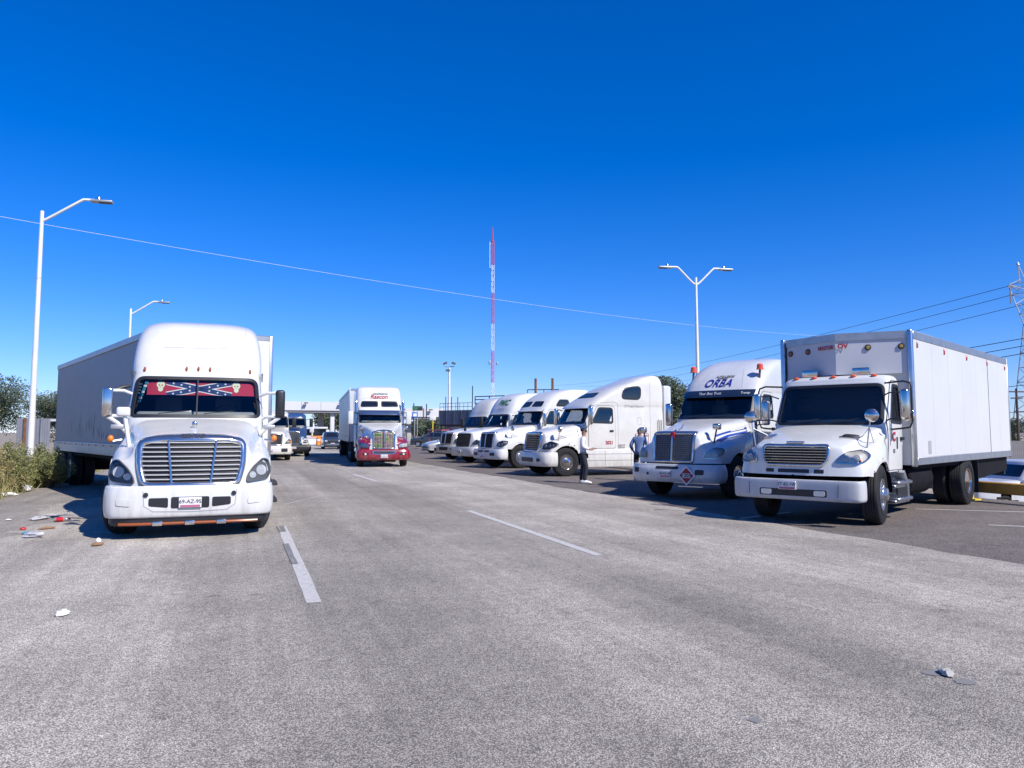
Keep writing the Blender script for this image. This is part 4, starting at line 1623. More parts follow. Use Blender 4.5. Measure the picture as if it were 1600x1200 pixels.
# row of teal stickers down the windshield edge and a paper on the dash
for k in range(7):
    x, z = -0.86 - 0.016 * k, 2.49 - 0.055 * k
    p = [on_glass(x + dx, z + dz, 0.03) for dx, dz in ((-0.025, -0.022), (0.03, -0.022), (0.033, 0.022), (-0.022, 0.022))]
    MB().add(p, [(0, 1, 2, 3)]).build('windshield_sticker', 'sticker_teal' if k % 2 == 0 else 'flag_white', rootA, smooth=False)
for k in range(4):
    x, z = -0.95 - 0.008 * k, 2.47 - 0.055 * k
    p = [on_glass(x + dx, z + dz, 0.03) for dx, dz in ((-0.025, -0.015), (0.025, -0.015), (0.025, 0.015), (-0.025, 0.015))]
    MB().add(p, [(0, 1, 2, 3)]).build('windshield_sticker', 'flag_skull', rootA, smooth=False)
tag(MB().obox((-4.9, 11.9, 0), (0.001, 0, 0), (0, 0.001, 0), (0, 0, 0.001)).build('paper_sheet', 'paper', None), 'folded white paper lying on dashboard of leftmost truck', 'paper')
pap = bpy.data.objects['paper_sheet']
_m = Matrix.Translation((A['loc'][0], A['loc'][1], 0)) @ Matrix.Rotation(-R(A['h']), 4, 'Z')
pap.data.clear_geometry()
pap.data.from_pydata([tuple(_m @ Vector(v)) for v in ((-0.30, 2.20, 1.915), (-0.10, 2.20, 1.925), (-0.09, 2.26, 2.00), (-0.28, 2.26, 1.985))], [], [(0, 1, 2, 3)])
pap.data.materials.append(M['paper'])

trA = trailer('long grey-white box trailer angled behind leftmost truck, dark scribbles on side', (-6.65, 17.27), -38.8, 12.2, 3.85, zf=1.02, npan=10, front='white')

# scuffs and scratches low on its side
rnd = random.Random(31)
for k in range(26):
    y0, z0 = rnd.uniform(4.2, 9.4), rnd.uniform(1.40, 1.75)
    h_ = rnd.uniform(0.05, 0.40) * (1.6 if 5.5 < y0 < 8.5 else 0.5)
    dy = rnd.uniform(-0.14, 0.14)
    w_ = rnd.uniform(0.012, 0.035)
    MB().add([(-1.2835, y0, z0), (-1.2835, y0 + w_, z0 - 0.02), (-1.2835, y0 + dy + w_ * 1.4, z0 + h_ * 0.6), (-1.2835, y0 + dy * 1.5, z0 + h_), (-1.2835, y0 + dy - w_ * 0.3, z0 + h_ * 0.55)], [(0, 1, 2, 3, 4)]).build('scuff', 'steel_dark', trA, smooth=False)
# ---- box truck on the right
B_HOOD = [(0.10, 1.40, 0.80, 1.18, 1.09, 0.86), (0.28, 1.46, 0.84, 1.24, 1.13, 0.86), (0.6, 1.54, 0.87, 1.32, 1.16, 0.84), (0.95, 1.62, 0.90, 1.40, 1.17, 0.84),
          (1.3, 1.69, 0.95, 1.48, 1.15, 0.86), (1.62, 1.75, 1.0, 1.56, 1.09, 0.9)]
B_CAB = [(0.88, 1.55, 1.04, 0.20, 2.62), (1.4, 1.55, 1.06, 0.20, 2.62), (1.74, 1.60, 1.06, 0.20, 2.62), (2.1, 1.74, 1.045, 0.21, 2.62), (2.5, 1.90, 1.02, 0.22, 2.60),
         (2.58, 1.94, 1.02, 0.23, 2.59), (2.64, 1.98, 1.0, 0.25, 2.57), (2.69, 2.07, 0.93, 0.25, 2.50), (2.71, 2.17, 0.7, 0.2, 2.42)]
B = dict(name='box_truck', label='white box truck with front wheels turned, parked furthest right', loc=(4.9, 13.64), h=43.5, hood=B_HOOD, cab=B_CAB, sweep=0.26, lean=0.16, axle=1.13, arch_r=0.60,
         crease=0.07, ws=(1.77, 2.50), wsw=(0.99, 0.94), door_w=0.38, door_z=0.92,
         grille=dict(poly=[(-0.50, 1.03), (0.50, 1.03), (0.58, 1.16), (0.58, 1.36), (-0.58, 1.36), (-0.58, 1.16)], frame_w=0.05, n=6, rad=0.06, slat='chrome', slat_r=0.012),
         lamp=dict(poly=[(0.70, 1.08), (1.02, 1.06), (1.10, 1.12), (1.10, 1.22), (1.02, 1.28), (0.84, 1.25), (0.74, 1.17)], spots=((0.86, 1.155, 0.06), (1.0, 1.16, 0.06)), amber=(1.04, 1.12, 0.03), house='reflector'),
         bumper=dict(w=1.15, z0=0.43, z1=0.79, rf=0.30, sq=6.0, bulge=0.006, paint='bumper_grey',
                     slots=(([(-0.60, 0.50), (0.60, 0.50), (0.60, 0.62), (-0.60, 0.62)], 'plastic_black', 0.004),
                            ([(-0.57, 0.515), (-0.38, 0.515), (-0.38, 0.605), (-0.57, 0.605)], 'bulb', 0.015),
                            ([(0.38, 0.515), (0.57, 0.515), (0.57, 0.605), (0.38, 0.605)], 'bulb', 0.015)),
                     lines=(([(-0.80, 0.78), (-0.80, 0.44)], 0.012, 'plastic_grey'), ([(0.80, 0.78), (0.78, 0.44)], 0.012, 'plastic_grey'))),
         plate=(-0.08, 0.685, 'ST-83-1W', 0.32, 0.15),
         mirror=dict(left='chrome', right='chrome', out=0.34, z0=0.06, z1=0.62, hw=0.075, arm_r=0.014, dy=-0.02),
         hood_mirrors=((-1, 1.12, 0.75, 1.90, 'round'), (1, 1.12, 0.75, 1.90, 'round')), hm_mat='chrome',
         markers=(), steer=9, fwx=0.99, len=10.4, rear=(), rim='alu', tank='chassis', step='alu', handle='plastic_black', lip='white')
rootB, hbB, cbB, bbB = tractor(B)
for pl in ([(-0.52, 0.90), (-0.36, 0.90), (-0.36, 0.965), (-0.52, 0.965)], [(-0.28, 0.90), (0.28, 0.90), (0.28, 0.965), (-0.28, 0.965)], [(0.36, 0.90), (0.52, 0.90), (0.52, 0.965), (0.36, 0.965)]):
    patch(hbB, 'f', rpoly(pl, 0.012, 3, 0.06), 0.004, 0.01, 3).build('lower_vent', 'plastic_black', rootB)
MB().rbox(-0.16, 0.16, 0.16, 0.22, 1.40, 1.45, 0.015).build('grille_badge', 'chrome', rootB)
patch(hbB, 't', rpoly([(0.60, 0.62), (0.86, 0.72), (0.86, 0.92), (0.62, 0.86)], 0.05, 4, 0.05), 0.02, 0.03, 3).build('hood_intake', 'chrome', rootB)
patch(hbB, 't', rpoly([(-0.60, 0.62), (-0.62, 0.86), (-0.86, 0.92), (-0.86, 0.72)], 0.05, 4, 0.05), 0.02, 0.03, 3).build('hood_intake', 'chrome', rootB)
for x in (-0.75, -0.38, 0.0, 0.38, 0.75):
    p = cbB.hit('f', x, 2.655)[0]
    MB().ball((x, p.y + 0.03, p.z + 0.03), 0.06, 0.05, 0.03, 10, 6).build('marker_light', 'beacon', rootB)
for x in (-0.55, 0.45):
    MB().rbox(x - 0.16, x + 0.16, 2.22, 2.30, 2.72, 2.86, 0.015).box(x - 0.12, x - 0.10, 2.24, 2.28, 2.66, 2.73).box(x + 0.10, x + 0.12, 2.24, 2.28, 2.66, 2.73).build('roof_lamp', 'chrome', rootB)
# west-coast mirror loops of black tube
for sd in (-1, 1):
    MB().tube([(sd * 0.98, 1.92, 2.52), (sd * 1.32, 1.86, 2.54), (sd * 1.44, 1.84, 2.50), (sd * 1.46, 1.83, 2.42), (sd * 1.46, 1.83, 1.80), (sd * 1.42, 1.83, 1.70), (sd * 1.30, 1.86, 1.68), (sd * 1.04, 1.98, 1.66)], 0.017, 8).build('mirror_loop', 'plastic_black', rootB)
MB().rbox(1.30, 1.48, 1.86, 1.96, 1.80, 2.02, 0.04, 3).build('spot_mirror', 'chrome', rootB)
strip(cbB, 'r', [(2.20, 1.30), (2.20, 1.52)], 0.07, 0.016, 0.02).build('handle_recess', 'plastic_black', rootB)
letter_on(cbB, 'r', 'C', 0.22, 2.02, 1.52, 'letter_red', rootB, bold=0.012, off=0.02)
letter_on(cbB, 'r', '83', 0.10, 2.02, 1.26, 'letter_dark', rootB, bold=0.003, off=0.02)
# aluminium step box and ladder fairing below the door
mb = MB()
for z in (0.34, 0.62):
    mb.rbox(0.86, 1.14, 1.78, 2.50, z - 0.03, z + 0.03, 0.01, 1)
mb.box(0.86, 0.90, 1.80, 2.48, 0.32, 0.90)
mb.prism([(2.28, 0.90), (2.50, 0.66), (2.50, 0.32), (2.42, 0.32), (2.40, 0.62), (2.22, 0.86)], 0.98, 1.16, 'x')
for k in range(6):
    mb.box(0.98, 1.165, 2.495, 2.508, 0.36 + 0.05 * k, 0.38 + 0.05 * k)
mb.build('step', 'alu', rootB)
# cargo box with a wedge nose above the cab
W_, Y0, L_, ZF, ZT = 1.26, 2.70, 8.05, 0.98, 3.56
ZN = 2.74
core = MB().box(-W_ + 0.03, W_ - 0.03, Y0 + 0.03, Y0 + L_ - 0.03, ZF + 0.03, ZT - 0.02)
cbx = core.build('cargo_box', 'box_front_shaded', rootB)
NX, ND = -0.02, 0.46
mb = MB()
nose = [(-W_ + 0.06, Y0 - 0.02), (NX, Y0 - ND), (W_ - 0.06, Y0 - 0.02)]
mb.prism(nose + [(W_ - 0.1, Y0 + 0.05), (-W_ + 0.1, Y0 + 0.05)], ZN, ZT - 0.14, 'z')
mb.build('wedge_nose', 'box_front_shaded', cbx, smooth=False)
mb = MB()
nose2 = [(-W_ + 0.04, Y0 - 0.035), (NX, Y0 - ND - 0.02), (W_ - 0.04, Y0 - 0.035)]
mb.prism(nose2 + [(W_ - 0.08, Y0 + 0.05), (-W_ + 0.08, Y0 + 0.05)], ZT - 0.15, ZT + 0.0, 'z')
mb.build('nose_header', 'alu_rail', cbx, smooth=False)
MB().rbox(-W_ + 0.04, W_ - 0.04, Y0 - 0.02, Y0 + 0.02, ZF, ZN + 0.02, 0.008, 1).build('front_wall', 'box_front_shaded', cbx)
for sd in (-1, 1):
    MB().rbox(sd * W_ - 0.085, sd * W_ + 0.012, Y0 - 0.06, Y0 + 0.05, ZF - 0.03, ZT + 0.02, 0.03, 3).build('corner_post', 'alu', cbx)
    MB().rbox(sd * W_ - 0.03, sd * W_ + 0.008, Y0 + 0.05, Y0 + L_, ZT - 0.16, ZT + 0.002, 0.008, 1).build('top_rail', 'alu_rail', cbx)
    MB().rbox(sd * W_ - 0.03, sd * W_ + 0.008, Y0 + 0.05, Y0 + L_, ZF, ZF + 0.15, 0.008, 1).build('bottom_rail', 'alu_rail', cbx)
    for ya, yb_ in [(Y0 + 0.06 + 1.158 * k + 0.002, Y0 + 0.06 + 1.158 * (k + 1) - 0.002) for k in range(5)] + [(Y0 + 5.88, Y0 + 6.93), (Y0 + 6.934, Y0 + L_ - 0.05)]:
        MB().box(sd * W_ - 0.02, sd * W_ + 0.0, ya, yb_, ZF + 0.152, ZT - 0.162).build('side_panel', 'box_panel', cbx)
    MB().box(sd * W_ - 0.02, sd * W_ + 0.004, Y0 + 5.852, Y0 + 5.878, ZF, ZT - 0.01).build('panel_joint', 'plastic_black', cbx)
    for yy in (Y0 + 0.25, Y0 + 2.1, Y0 + 3.9, Y0 + 5.8, Y0 + 7.7):
        MB().rbox(sd * W_ - 0.01, sd * W_ + 0.022, yy, yy + 0.05, ZT - 0.32, ZT - 0.20, 0.01, 1).build('side_marker', 'red_lens' if yy > Y0 + 1 else 'amber_dim', cbx)
    MB().rbox(sd * W_ - 0.05, sd * W_ + 0.012, Y0 + L_ - 0.05, Y0 + L_ + 0.03, ZF - 0.02, ZT + 0.004, 0.012, 1).build('rear_post', 'alu_rail', cbx)
    MB().box(sd * W_ + 0.001, sd * W_ + 0.004, Y0 + 0.75, Y0 + 0.95, ZF + 0.2, ZF + 0.46).build('notice', 'letter_grey', cbx)
for (sx, t) in ((-1, 0.92), (-1, 0.55), (1, 0.45), (1, 0.90)):
    x = NX + (sx * (W_ - 0.06) - NX) * t
    y = Y0 - ND + (ND - 0.02) * t
    nrm = Vector((sx * 0.35, -1, 0)).normalized()
    p = Vector((x, y, ZT - 0.30))
    mb = MB().lathe([(0.06, 0.0), (0.06, 0.02), (0.045, 0.022), (0.04, 0.018), (0.0, 0.03)], 18, 'z')
    q = nrm.to_track_quat('Z', 'Y').to_matrix().to_4x4()
    q.translation = p
    mb.v = [tuple(q @ Vector(v)) for v in mb.v]
    o = mb.build('clearance_lamp', ['steel_dark'], cbx)
    mb = MB().lathe([(0.04, 0.015), (0.03, 0.03), (0.0, 0.036)], 14, 'z')
    mb.v = [tuple(q @ Vector(v)) for v in mb.v]
    mb.build('clearance_lens', 'amber_dim' if sx < 0 else 'lens_yellow', o)
dl = Vector((-W_ + 0.06 - NX, ND - 0.02, 0)).normalized()
letter_plane('MASTER', 0.105, Vector((NX, Y0 - ND, ZT - 0.27)) + dl * 0.22 + Vector((-0.01, -0.03, 0)), -dl, (0, 0, 1), 'letter_red', cbx, bold=0.004)
dr = Vector((W_ - 0.06 - NX, ND - 0.02, 0)).normalized()
letter_plane('OV', 0.13, Vector((NX, Y0 - ND, ZT - 0.26)) + dr * 0.13 + Vector((0.01, -0.03, 0)), dr, (0, 0, 1), 'letter_red', cbx, bold=0.006)
dual(rootB, 6.45, 'chrome')
mb = MB()
for sd in (-1, 1):
    mb.box(sd * 0.42 - 0.05, sd * 0.42 + 0.05, 2.5, Y0 + L_ - 0.1, 0.74, 0.98)
mb.box(-W_ + 0.1, W_ - 0.1, Y0 + 0.1, Y0 + L_ - 0.1, 0.90, 0.99)
mb.box(-0.9, 0.9, 6.35, 6.55, 0.44, 0.60)
mb.box(-1.0, -0.5, 3.0, 5.2, 0.45, 0.88)
mb.box(0.5, 1.0, 3.0, 4.6, 0.45, 0.88)
mb.build('underframe', 'chassis', rootB)
for sd in (-1, 1):
    MB().box(sd * 0.95 - 0.3, sd * 0.95 + 0.3, 7.25, 7.27, 0.22, 0.95).build('mud_flap', 'plastic_black', rootB)
    MB().prism([(7.4, 0.96), (Y0 + L_, 0.96), (Y0 + L_ - 0.06, 0.62), (7.4, 0.50)], sd * (W_ - 0.12) - 0.01, sd * (W_ - 0.12) + 0.01, 'x').build('tail_skirt', 'chassis', rootB)
MB().box(-1.1, 1.1, Y0 + L_ - 0.1, Y0 + L_ - 0.02, 0.50, 0.60).build('rear_guard', 'steel_dark', rootB)

# ---- upright-grille sleeper tractor, used for two trucks
K_HOOD = [(0.14, 1.60, 0.66, 1.22, 1.12, 0.86), (0.4, 1.66, 0.68, 1.30, 1.17, 0.86), (0.85, 1.75, 0.73, 1.40, 1.20, 0.84), (1.3, 1.83, 0.82, 1.46, 1.20, 0.84),
          (1.75, 1.90, 0.93, 1.54, 1.18, 0.86), (2.15, 1.97, 1.02, 1.66, 1.14, 0.9)]
K_CAB = [(0.85, 2.05, 1.11, 0.35, 5.5), (1.5, 2.05, 1.12, 0.38, 5.5), (1.96, 2.10, 1.12, 0.42, 5.5), (2.25, 2.27, 1.105, 0.44, 5.5), (2.62, 2.48, 1.09, 0.46, 5.5), (2.74, 2.55, 1.10, 0.5, 5.5),
         (2.95, 2.72, 1.11, 0.55, 5.5), (3.2, 2.98, 1.10, 0.66, 5.5), (3.42, 3.32, 1.06, 0.8, 5.48), (3.58, 3.72, 0.99, 0.9, 5.42), (3.67, 4.15, 0.88, 0.8, 5.34), (3.70, 4.5, 0.5, 0.4, 5.2)]
K_LAMP = dict(poly=[(0.76, 0.98), (1.06, 0.98), (1.13, 1.06), (1.13, 1.20), (0.98, 1.22), (0.80, 1.14)], spots=((0.87, 1.06, 0.055), (1.02, 1.07, 0.055)), house='reflector')
K_GR = dict(poly=[(-0.52, 0.90), (0.52, 0.90), (0.54, 1.58), (-0.54, 1.58)], frame_w=0.07, kind='mesh', n=14, bars=((0, 1.62, 0, 0.90, 0.028),), rad=0.05, back='grille_dark')
C = dict(label='white sleeper truck with blue side stripes, blue roof lettering and orange roof beacons', loc=(3.85, 18.9), h=41.5, paint='white_cool', hood=K_HOOD, cab=K_CAB, sweep=0.30, lean=0.10, axle=1.25, arch_r=0.62,
         ws=(1.99, 2.60), wsw=(1.05, 1.0), grille=dict(K_GR, back='grille_steel'), lamp=K_LAMP,
         bumper=dict(w=1.20, z0=0.40, z1=0.84, rf=0.50, sq=4.2, bulge=0.04,
                     slots=(([(-1.06, 0.62), (-0.90, 0.62), (-0.90, 0.74), (-1.06, 0.74)], 'plastic_black', 0.004), ([(0.66, 0.60), (0.88, 0.60), (0.88, 0.72), (0.66, 0.72)], 'plastic_black', 0.004),
                            ([(-0.40, 0.72), (0.22, 0.72), (0.22, 0.785), (-0.40, 0.785)], 'plastic_black', 0.004)),
                     fogs=((-0.62, 0.60, 0.03, 'plastic_black'),)),
         plate=(-0.12, 0.60, '38-AC-4E', 0.30, 0.15),
         visor=(2.74, 0.20, 0.20, 'visor_blue'), visor_text=(('Your Best Trust', 0.10, -0.15, 'letter_white'), ('Transp', 0.08, 0.82, 'letter_white')),
         cab_text=(dict(axis='f', txt='ORBA', size=0.30, u=-0.05, w=2.92, material='letter_blue', shear=0.25, bold=0.005, off=0.015),
                   dict(axis='f', txt='AUTO-LINEAS', size=0.085, u=0.08, w=3.11, material='letter_dark', shear=0.2, bold=0.002, off=0.015),
                   dict(axis='f', txt='EXPRESS', size=0.075, u=0.04, w=3.055, material='letter_dark', shear=0.2, bold=0.002, off=0.015)),
         cab_lines=(('r', [(2.35, 1.82), (5.4, 1.80)], 0.07, 'stripe_blue'), ('r', [(2.35, 1.70), (5.4, 1.60)], 0.03, 'stripe_blue'), ('l', [(2.35, 1.82), (5.4, 1.80)], 0.07, 'stripe_blue'),
                    ('f', [(-0.62, 2.80), (-0.5, 3.10), (-0.42, 3.34)], 0.01, 'letter_grey'), ('f', [(0.66, 2.80), (0.58, 3.10), (0.48, 3.34)], 0.01, 'letter_grey')),
         mirror=dict(left='chrome', right='chrome', out=0.28, z0=-0.20, z1=0.42, hw=0.10, arm_r=0.016),
         hood_mirrors=((-1, 1.22, 0.75, 1.66, 'box'), (1, 0.94, 0.62, 1.74, 'box')), hm_mat='chrome', hm_arm='plastic_black', hm_r=0.02,
         skirt=4.9, rear=(6.4, 7.7), len=8.4, rim='chrome')
rootC, hbC, cbC, bbC = tractor(C)
for ln, w in (([(0.9, 1.52), (1.4, 1.62), (2.05, 1.72)], 0.045), ([(0.8, 1.40), (1.3, 1.52), (2.05, 1.63)], 0.045)):
    for ax in ('r', 'l'):
        strip(hbC, ax, ln, w, 0.006, 0.01).build('hood_stripe', 'stripe_blue', rootC)
# diamond fuel placard on the bumper
p = bbC.hit('f', 0.46, 0.60)[0]
d_ = 0.24
mb = MB().add([(0.46 + dx, p.y - 0.03 + k * 0.012, 0.58 + dz) for k in (0, 1) for dx, dz in ((0, -d_), (d_, 0), (0, d_), (-d_, 0))], [(0, 1, 2, 3), (7, 6, 5, 4), (0, 4, 5, 1), (1, 5, 6, 2), (2, 6, 7, 3), (3, 7, 4, 0)])
plc = mb.build('fuel_placard', 'plate_white', rootC, smooth=False)
d2 = 0.185
MB().add([(0.46, p.y - 0.034, 0.58 - d2), (0.46 + d2, p.y - 0.034, 0.58), (0.46, p.y - 0.034, 0.58 + d2), (0.46 - d2, p.y - 0.034, 0.58)], [(0, 1, 2, 3)]).build('placard_face', 'letter_red', plc, smooth=False)
MB().box(0.46 - 0.115, 0.46 + 0.115, p.y - 0.037, p.y - 0.0345, 0.58 - 0.055, 0.58 + 0.055).build('placard_number', 'plate_white', plc)
letter_plane('1203', 0.12, (0.46, p.y - 0.039, 0.58), (1, 0, 0), (0, 0, 1), 'letter_dark', plc, bold=0.004)
MB().box(0.25, 0.88, p.y - 0.05, p.y + 0.02, 0.315, 0.335).build('placard_shelf', 'alu', rootC)
p = hbC.hit('f', 0.0, 1.56)[0]
MB().rbox(-0.055, 0.055, p.y - 0.08, p.y - 0.03, 1.46, 1.62, 0.02).build('grille_badge', 'letter_red', rootC)
l_ = hbC.hit('t', 0, 0.55)[0]
MB().prism([(0.40, l_.z - 0.03), (0.62, l_.z + 0.0), (0.66, l_.z + 0.14), (0.56, l_.z + 0.05)], -0.008, 0.008, 'x').build('hood_ornament', 'chrome', rootC)
patch(hbC, 'r', rpoly([(1.45, 1.62), (1.95, 1.70), (1.95, 1.80), (1.6, 1.78)], 0.03, 4, 0.06), 0.014, 0.02, 3).build('hood_vent', 'white_cool', rootC)
for (x, z) in ((-0.98, 3.10), (0.98, 3.08)):
    p = cbC.hit('f', x, z)[0]
    bk = MB().tube([(p.x, p.y, p.z - 0.05), (p.x + 0.03, p.y - 0.02, p.z + 0.20)], 0.03, 8).build('beacon_stalk', 'plastic_grey', rootC)
    MB().lathe([(0.10, 0), (0.10, 0.02), (0.085, 0.03), (0.08, 0.13), (0.05, 0.16), (0, 0.165)], 18, 'z', (p.x + 0.03, p.y - 0.02, p.z + 0.19)).build('beacon', 'beacon', rootC)

E_ = dict(label='white sleeper truck with upright dark grille and two roof windows, number on hood', loc=(-1.28, 35.4), h=56, group=GROUP_PARK, hood=K_HOOD, cab=K_CAB, sweep=0.30, lean=0.10, axle=1.25, arch_r=0.62,
          ws=(1.99, 2.60), wsw=(1.05, 1.0), grille=K_GR, lamp=dict(K_LAMP, house='lamp_house'),
          bumper=dict(w=1.20, z0=0.40, z1=0.86, rf=0.50, sq=4.2, bulge=0.03,
                      slots=(([(0.52, 0.56), (0.86, 0.56), (0.86, 0.70), (0.52, 0.70)], 'plastic_black', 0.004), ([(-0.86, 0.56), (-0.52, 0.56), (-0.52, 0.70), (-0.86, 0.70)], 'plastic_black', 0.004),
                             ([(-0.5, 0.72), (-0.05, 0.72), (-0.05, 0.80), (-0.5, 0.80)], 'plastic_black', 0.004), ([(0.05, 0.72), (0.45, 0.72), (0.45, 0.80), (0.05, 0.80)], 'plastic_black', 0.004))),
          plate=(-0.1, 0.56, '1130', 0.3, 0.15), hood_text=(dict(axis='r', txt='1130', size=0.20, u=0.75, w=1.56, material='letter_grey', off=0.02),),
          windows=(('f', [(-0.80, 2.84), (-0.10, 2.86), (-0.10, 3.06), (-0.74, 3.05)], 0.06), ('f', [(0.10, 2.86), (0.80, 2.84), (0.74, 3.05), (0.10, 3.06)], 0.06), ('r', [(3.3, 2.86), (4.1, 2.86), (4.0, 3.14), (3.5, 3.14)], 0.08)),
          mirror=dict(left='white', right='chrome', out=0.28, z0=-0.1, z1=0.5, hw=0.10), hood_mirrors=((1, 1.14, 0.80, 1.78, 'round'),), hm_mat='chrome',
          visor=(2.68, 0.08, 0.14, 'white'), skirt=4.9, rear=(6.4, 7.7), len=8.4, rim='alu')
tractor(E_)

# ---- sloped-hood sleeper seen almost side-on, man standing before it
D_HOOD = [(0.14, 1.62, 0.80, 1.20, 1.14, 0.84), (0.36, 1.68, 0.82, 1.27, 1.18, 0.82), (0.8, 1.75, 0.86, 1.38, 1.21, 0.80), (1.2, 1.81, 0.91, 1.46, 1.21, 0.80), (1.6, 1.87, 0.98, 1.54, 1.19, 0.82), (2.0, 1.92, 1.03, 1.64, 1.15, 0.86)]
D2_HOOD = [(0.14 + (y - 0.14) * 0.83, a_, b_, c_, d_, e_) for y, a_, b_, c_, d_, e_ in D_HOOD]
D_CAB = [(0.85, 1.60, 1.12, 0.35, 5.35), (1.5, 1.60, 1.13, 0.38, 5.35), (1.92, 1.64, 1.13, 0.40, 5.35), (2.25, 1.82, 1.12, 0.40, 5.35), (2.55, 2.0, 1.105, 0.40, 5.35), (2.68, 2.04, 1.12, 0.45, 5.35),
         (2.85, 2.30, 1.13, 0.56, 5.35), (3.1, 2.72, 1.13, 0.66, 5.35), (3.35, 3.22, 1.12, 0.8, 5.34), (3.58, 3.9, 1.10, 0.8, 5.30), (3.76, 4.4, 1.04, 0.6, 5.22), (3.84, 4.72, 0.90, 0.4, 5.12), (3.87, 4.85, 0.5, 0.2, 5.0)]
D = dict(label='white sleeper truck seen side-on, oval sleeper window, man standing at its front wheel', loc=(0.6, 29.2), h=66, hood=D2_HOOD, cab=D_CAB, paint='white_warm', sweep=0.30, lean=0.14, axle=1.02, arch_r=0.63,
         ws=(1.95, 2.54), wsw=(1.06, 1.01), door_w=0.62,
         grille=dict(poly=[(-0.60, 0.92), (0.60, 0.92), (0.66, 1.25), (0.62, 1.56), (-0.62, 1.56), (-0.66, 1.25)], frame_w=0.10, n=8, rad=0.08, slat='chrome'),
         lamp=dict(poly=[(0.78, 0.98), (1.10, 1.0), (1.17, 1.08), (1.16, 1.20), (1.0, 1.26), (0.82, 1.14)], spots=((0.92, 1.10, 0.065), (1.07, 1.11, 0.05)), amber=(1.13, 1.12, 0.035)),
         bumper=dict(w=1.21, z0=0.36, z1=0.88, rf=0.62, sq=3.4, bulge=0.04, slots=(([(-0.5, 0.52), (0.5, 0.52), (0.5, 0.68), (-0.5, 0.68)], 'plastic_black', 0.004), ([(0.72, 0.54), (0.92, 0.54), (0.92, 0.66), (0.72, 0.66)], 'plastic_black', 0.004))),
         hood_text=(dict(axis='r', txt='10', size=0.17, u=0.62, w=1.16, material='letter_grey', off=0.02),),
         windows=(('r', [(3.42, 2.90), (4.26, 2.88), (4.30, 3.38), (3.55, 3.32)], 0.17), ('l', [(3.42, 2.90), (4.26, 2.88), (4.30, 3.38), (3.55, 3.32)], 0.17),
                  ('f', [(-0.62, 2.97), (0.62, 2.97), (0.5, 3.12), (-0.5, 3.12)], 0.05)),
         cab_text=(dict(axis='r', txt='22 Frugal Express', size=0.125, u=4.0, w=2.62, material='letter_grey', off=0.014), dict(axis='r', txt='2021', size=0.17, u=2.86, w=1.22, material='letter_red', off=0.02, bold=0.006),
                   dict(axis='r', txt='USDOT', size=0.10, u=3.40, w=1.12, material='letter_dark', off=0.014), dict(axis='r', txt='258160', size=0.10, u=3.40, w=1.04, material='letter_dark', off=0.014)),
         cab_lines=(('r', [(2.2, 2.72), (3.1, 2.76), (3.25, 2.70)], 0.014, 'letter_grey'), ('r', [(4.72, 1.0), (4.72, 3.70)], 0.010, 'letter_grey'), ('r', [(4.15, 2.18), (4.30, 2.18), (4.30, 1.92), (4.15, 1.92), (4.15, 2.18)], 0.010, 'letter_grey'),
                    ('r', [(3.26, 1.0), (3.26, 2.70)], 0.012, 'letter_grey'), ('r', [(2.3, 1.50), (2.8, 1.46), (2.95, 1.40)], 0.012, 'letter_grey')),
         visor=(2.68, 0.16, 0.20, 'white_cool'), mirror=dict(left='chrome', right='chrome', out=0.26, z0=-0.06, z1=0.62, hw=0.11),
         hood_mirrors=((1, 1.20, 0.72, 1.72, 'round'),), hm_mat='chrome', skirt=5.3, rear=(6.4, 7.7), len=8.4, rim='chrome', group=GROUP_PARK)
rootD, hbD, cbD, bbD = tractor(D)
# warning notice on the sleeper side
q = rpoly([(4.02, 1.06), (4.62, 1.06), (4.62, 1.56), (4.02, 1.56)], 0.05, 4, 0.08)
nt = patch(cbD, 'r', q, 0.008, 0.012, 3).build('notice', 'plate_white', rootD)
ring(cbD, 'r', q, 0.02, 0.012, 0.012).build('notice_border', 'letter_red', nt)
for i, t in enumerate(('HOW IS MY', 'DRIVING', '01 800', '258 1600')):
    letter_on(cbD, 'r', t, 0.11, 4.32, 1.47 - 0.11 * i, 'letter_dark', nt, off=0.014, bold=0.002)
for yy in (5.08, 5.2):
    MB().tube([(1.15, yy, 1.55), (1.19, yy, 1.6), (1.19, yy, 2.05), (1.15, yy, 2.1)], 0.014, 6).build('grab_handle', 'plastic_black', rootD)
MB().rbox(-1.08, 1.10, 5.38, 5.75, 1.2, 3.45, 0.08, 2).build('roof_extender', 'white_cool', rootD)

# ---- the two at the far end of the row
F_ = dict(label='white sleeper truck with green roof lettering, mostly hidden in the parked row', loc=(-2.75, 41.2), h=55, group=GROUP_PARK, hood=D_HOOD, cab=A_CAB, sweep=0.3, lean=0.14, axle=1.25, near=False, ws=(1.93, 2.56), wsw=(1.06, 1.01),
          grille=dict(poly=[(-0.60, 0.90), (0.60, 0.90), (0.64, 1.52), (-0.64, 1.52)], frame_w=0.07, n=8, rad=0.06, frame='plastic_black', slat='plastic_grey'),
          lamp=dict(poly=[(0.80, 0.98), (1.12, 1.0), (1.15, 1.12), (1.0, 1.22)], spots=((0.98, 1.08, 0.06),)),
          bumper=dict(w=1.20, z0=0.36, z1=0.84, rf=0.5, sq=4), plate=(0, 0.6, '52-AB-7T', 0.3, 0.15),
          cab_text=(dict(axis='f', txt='PMIC', size=0.42, u=0.2, w=3.22, material='letter_green', bold=0.012, shear=0.2, off=0.02), dict(axis='f', txt='logistica', size=0.20, u=0.2, w=2.92, material='letter_grey', off=0.02)),
          skirt=4.6, rear=(6.0, 7.3), len=8.0)
tractor(F_)
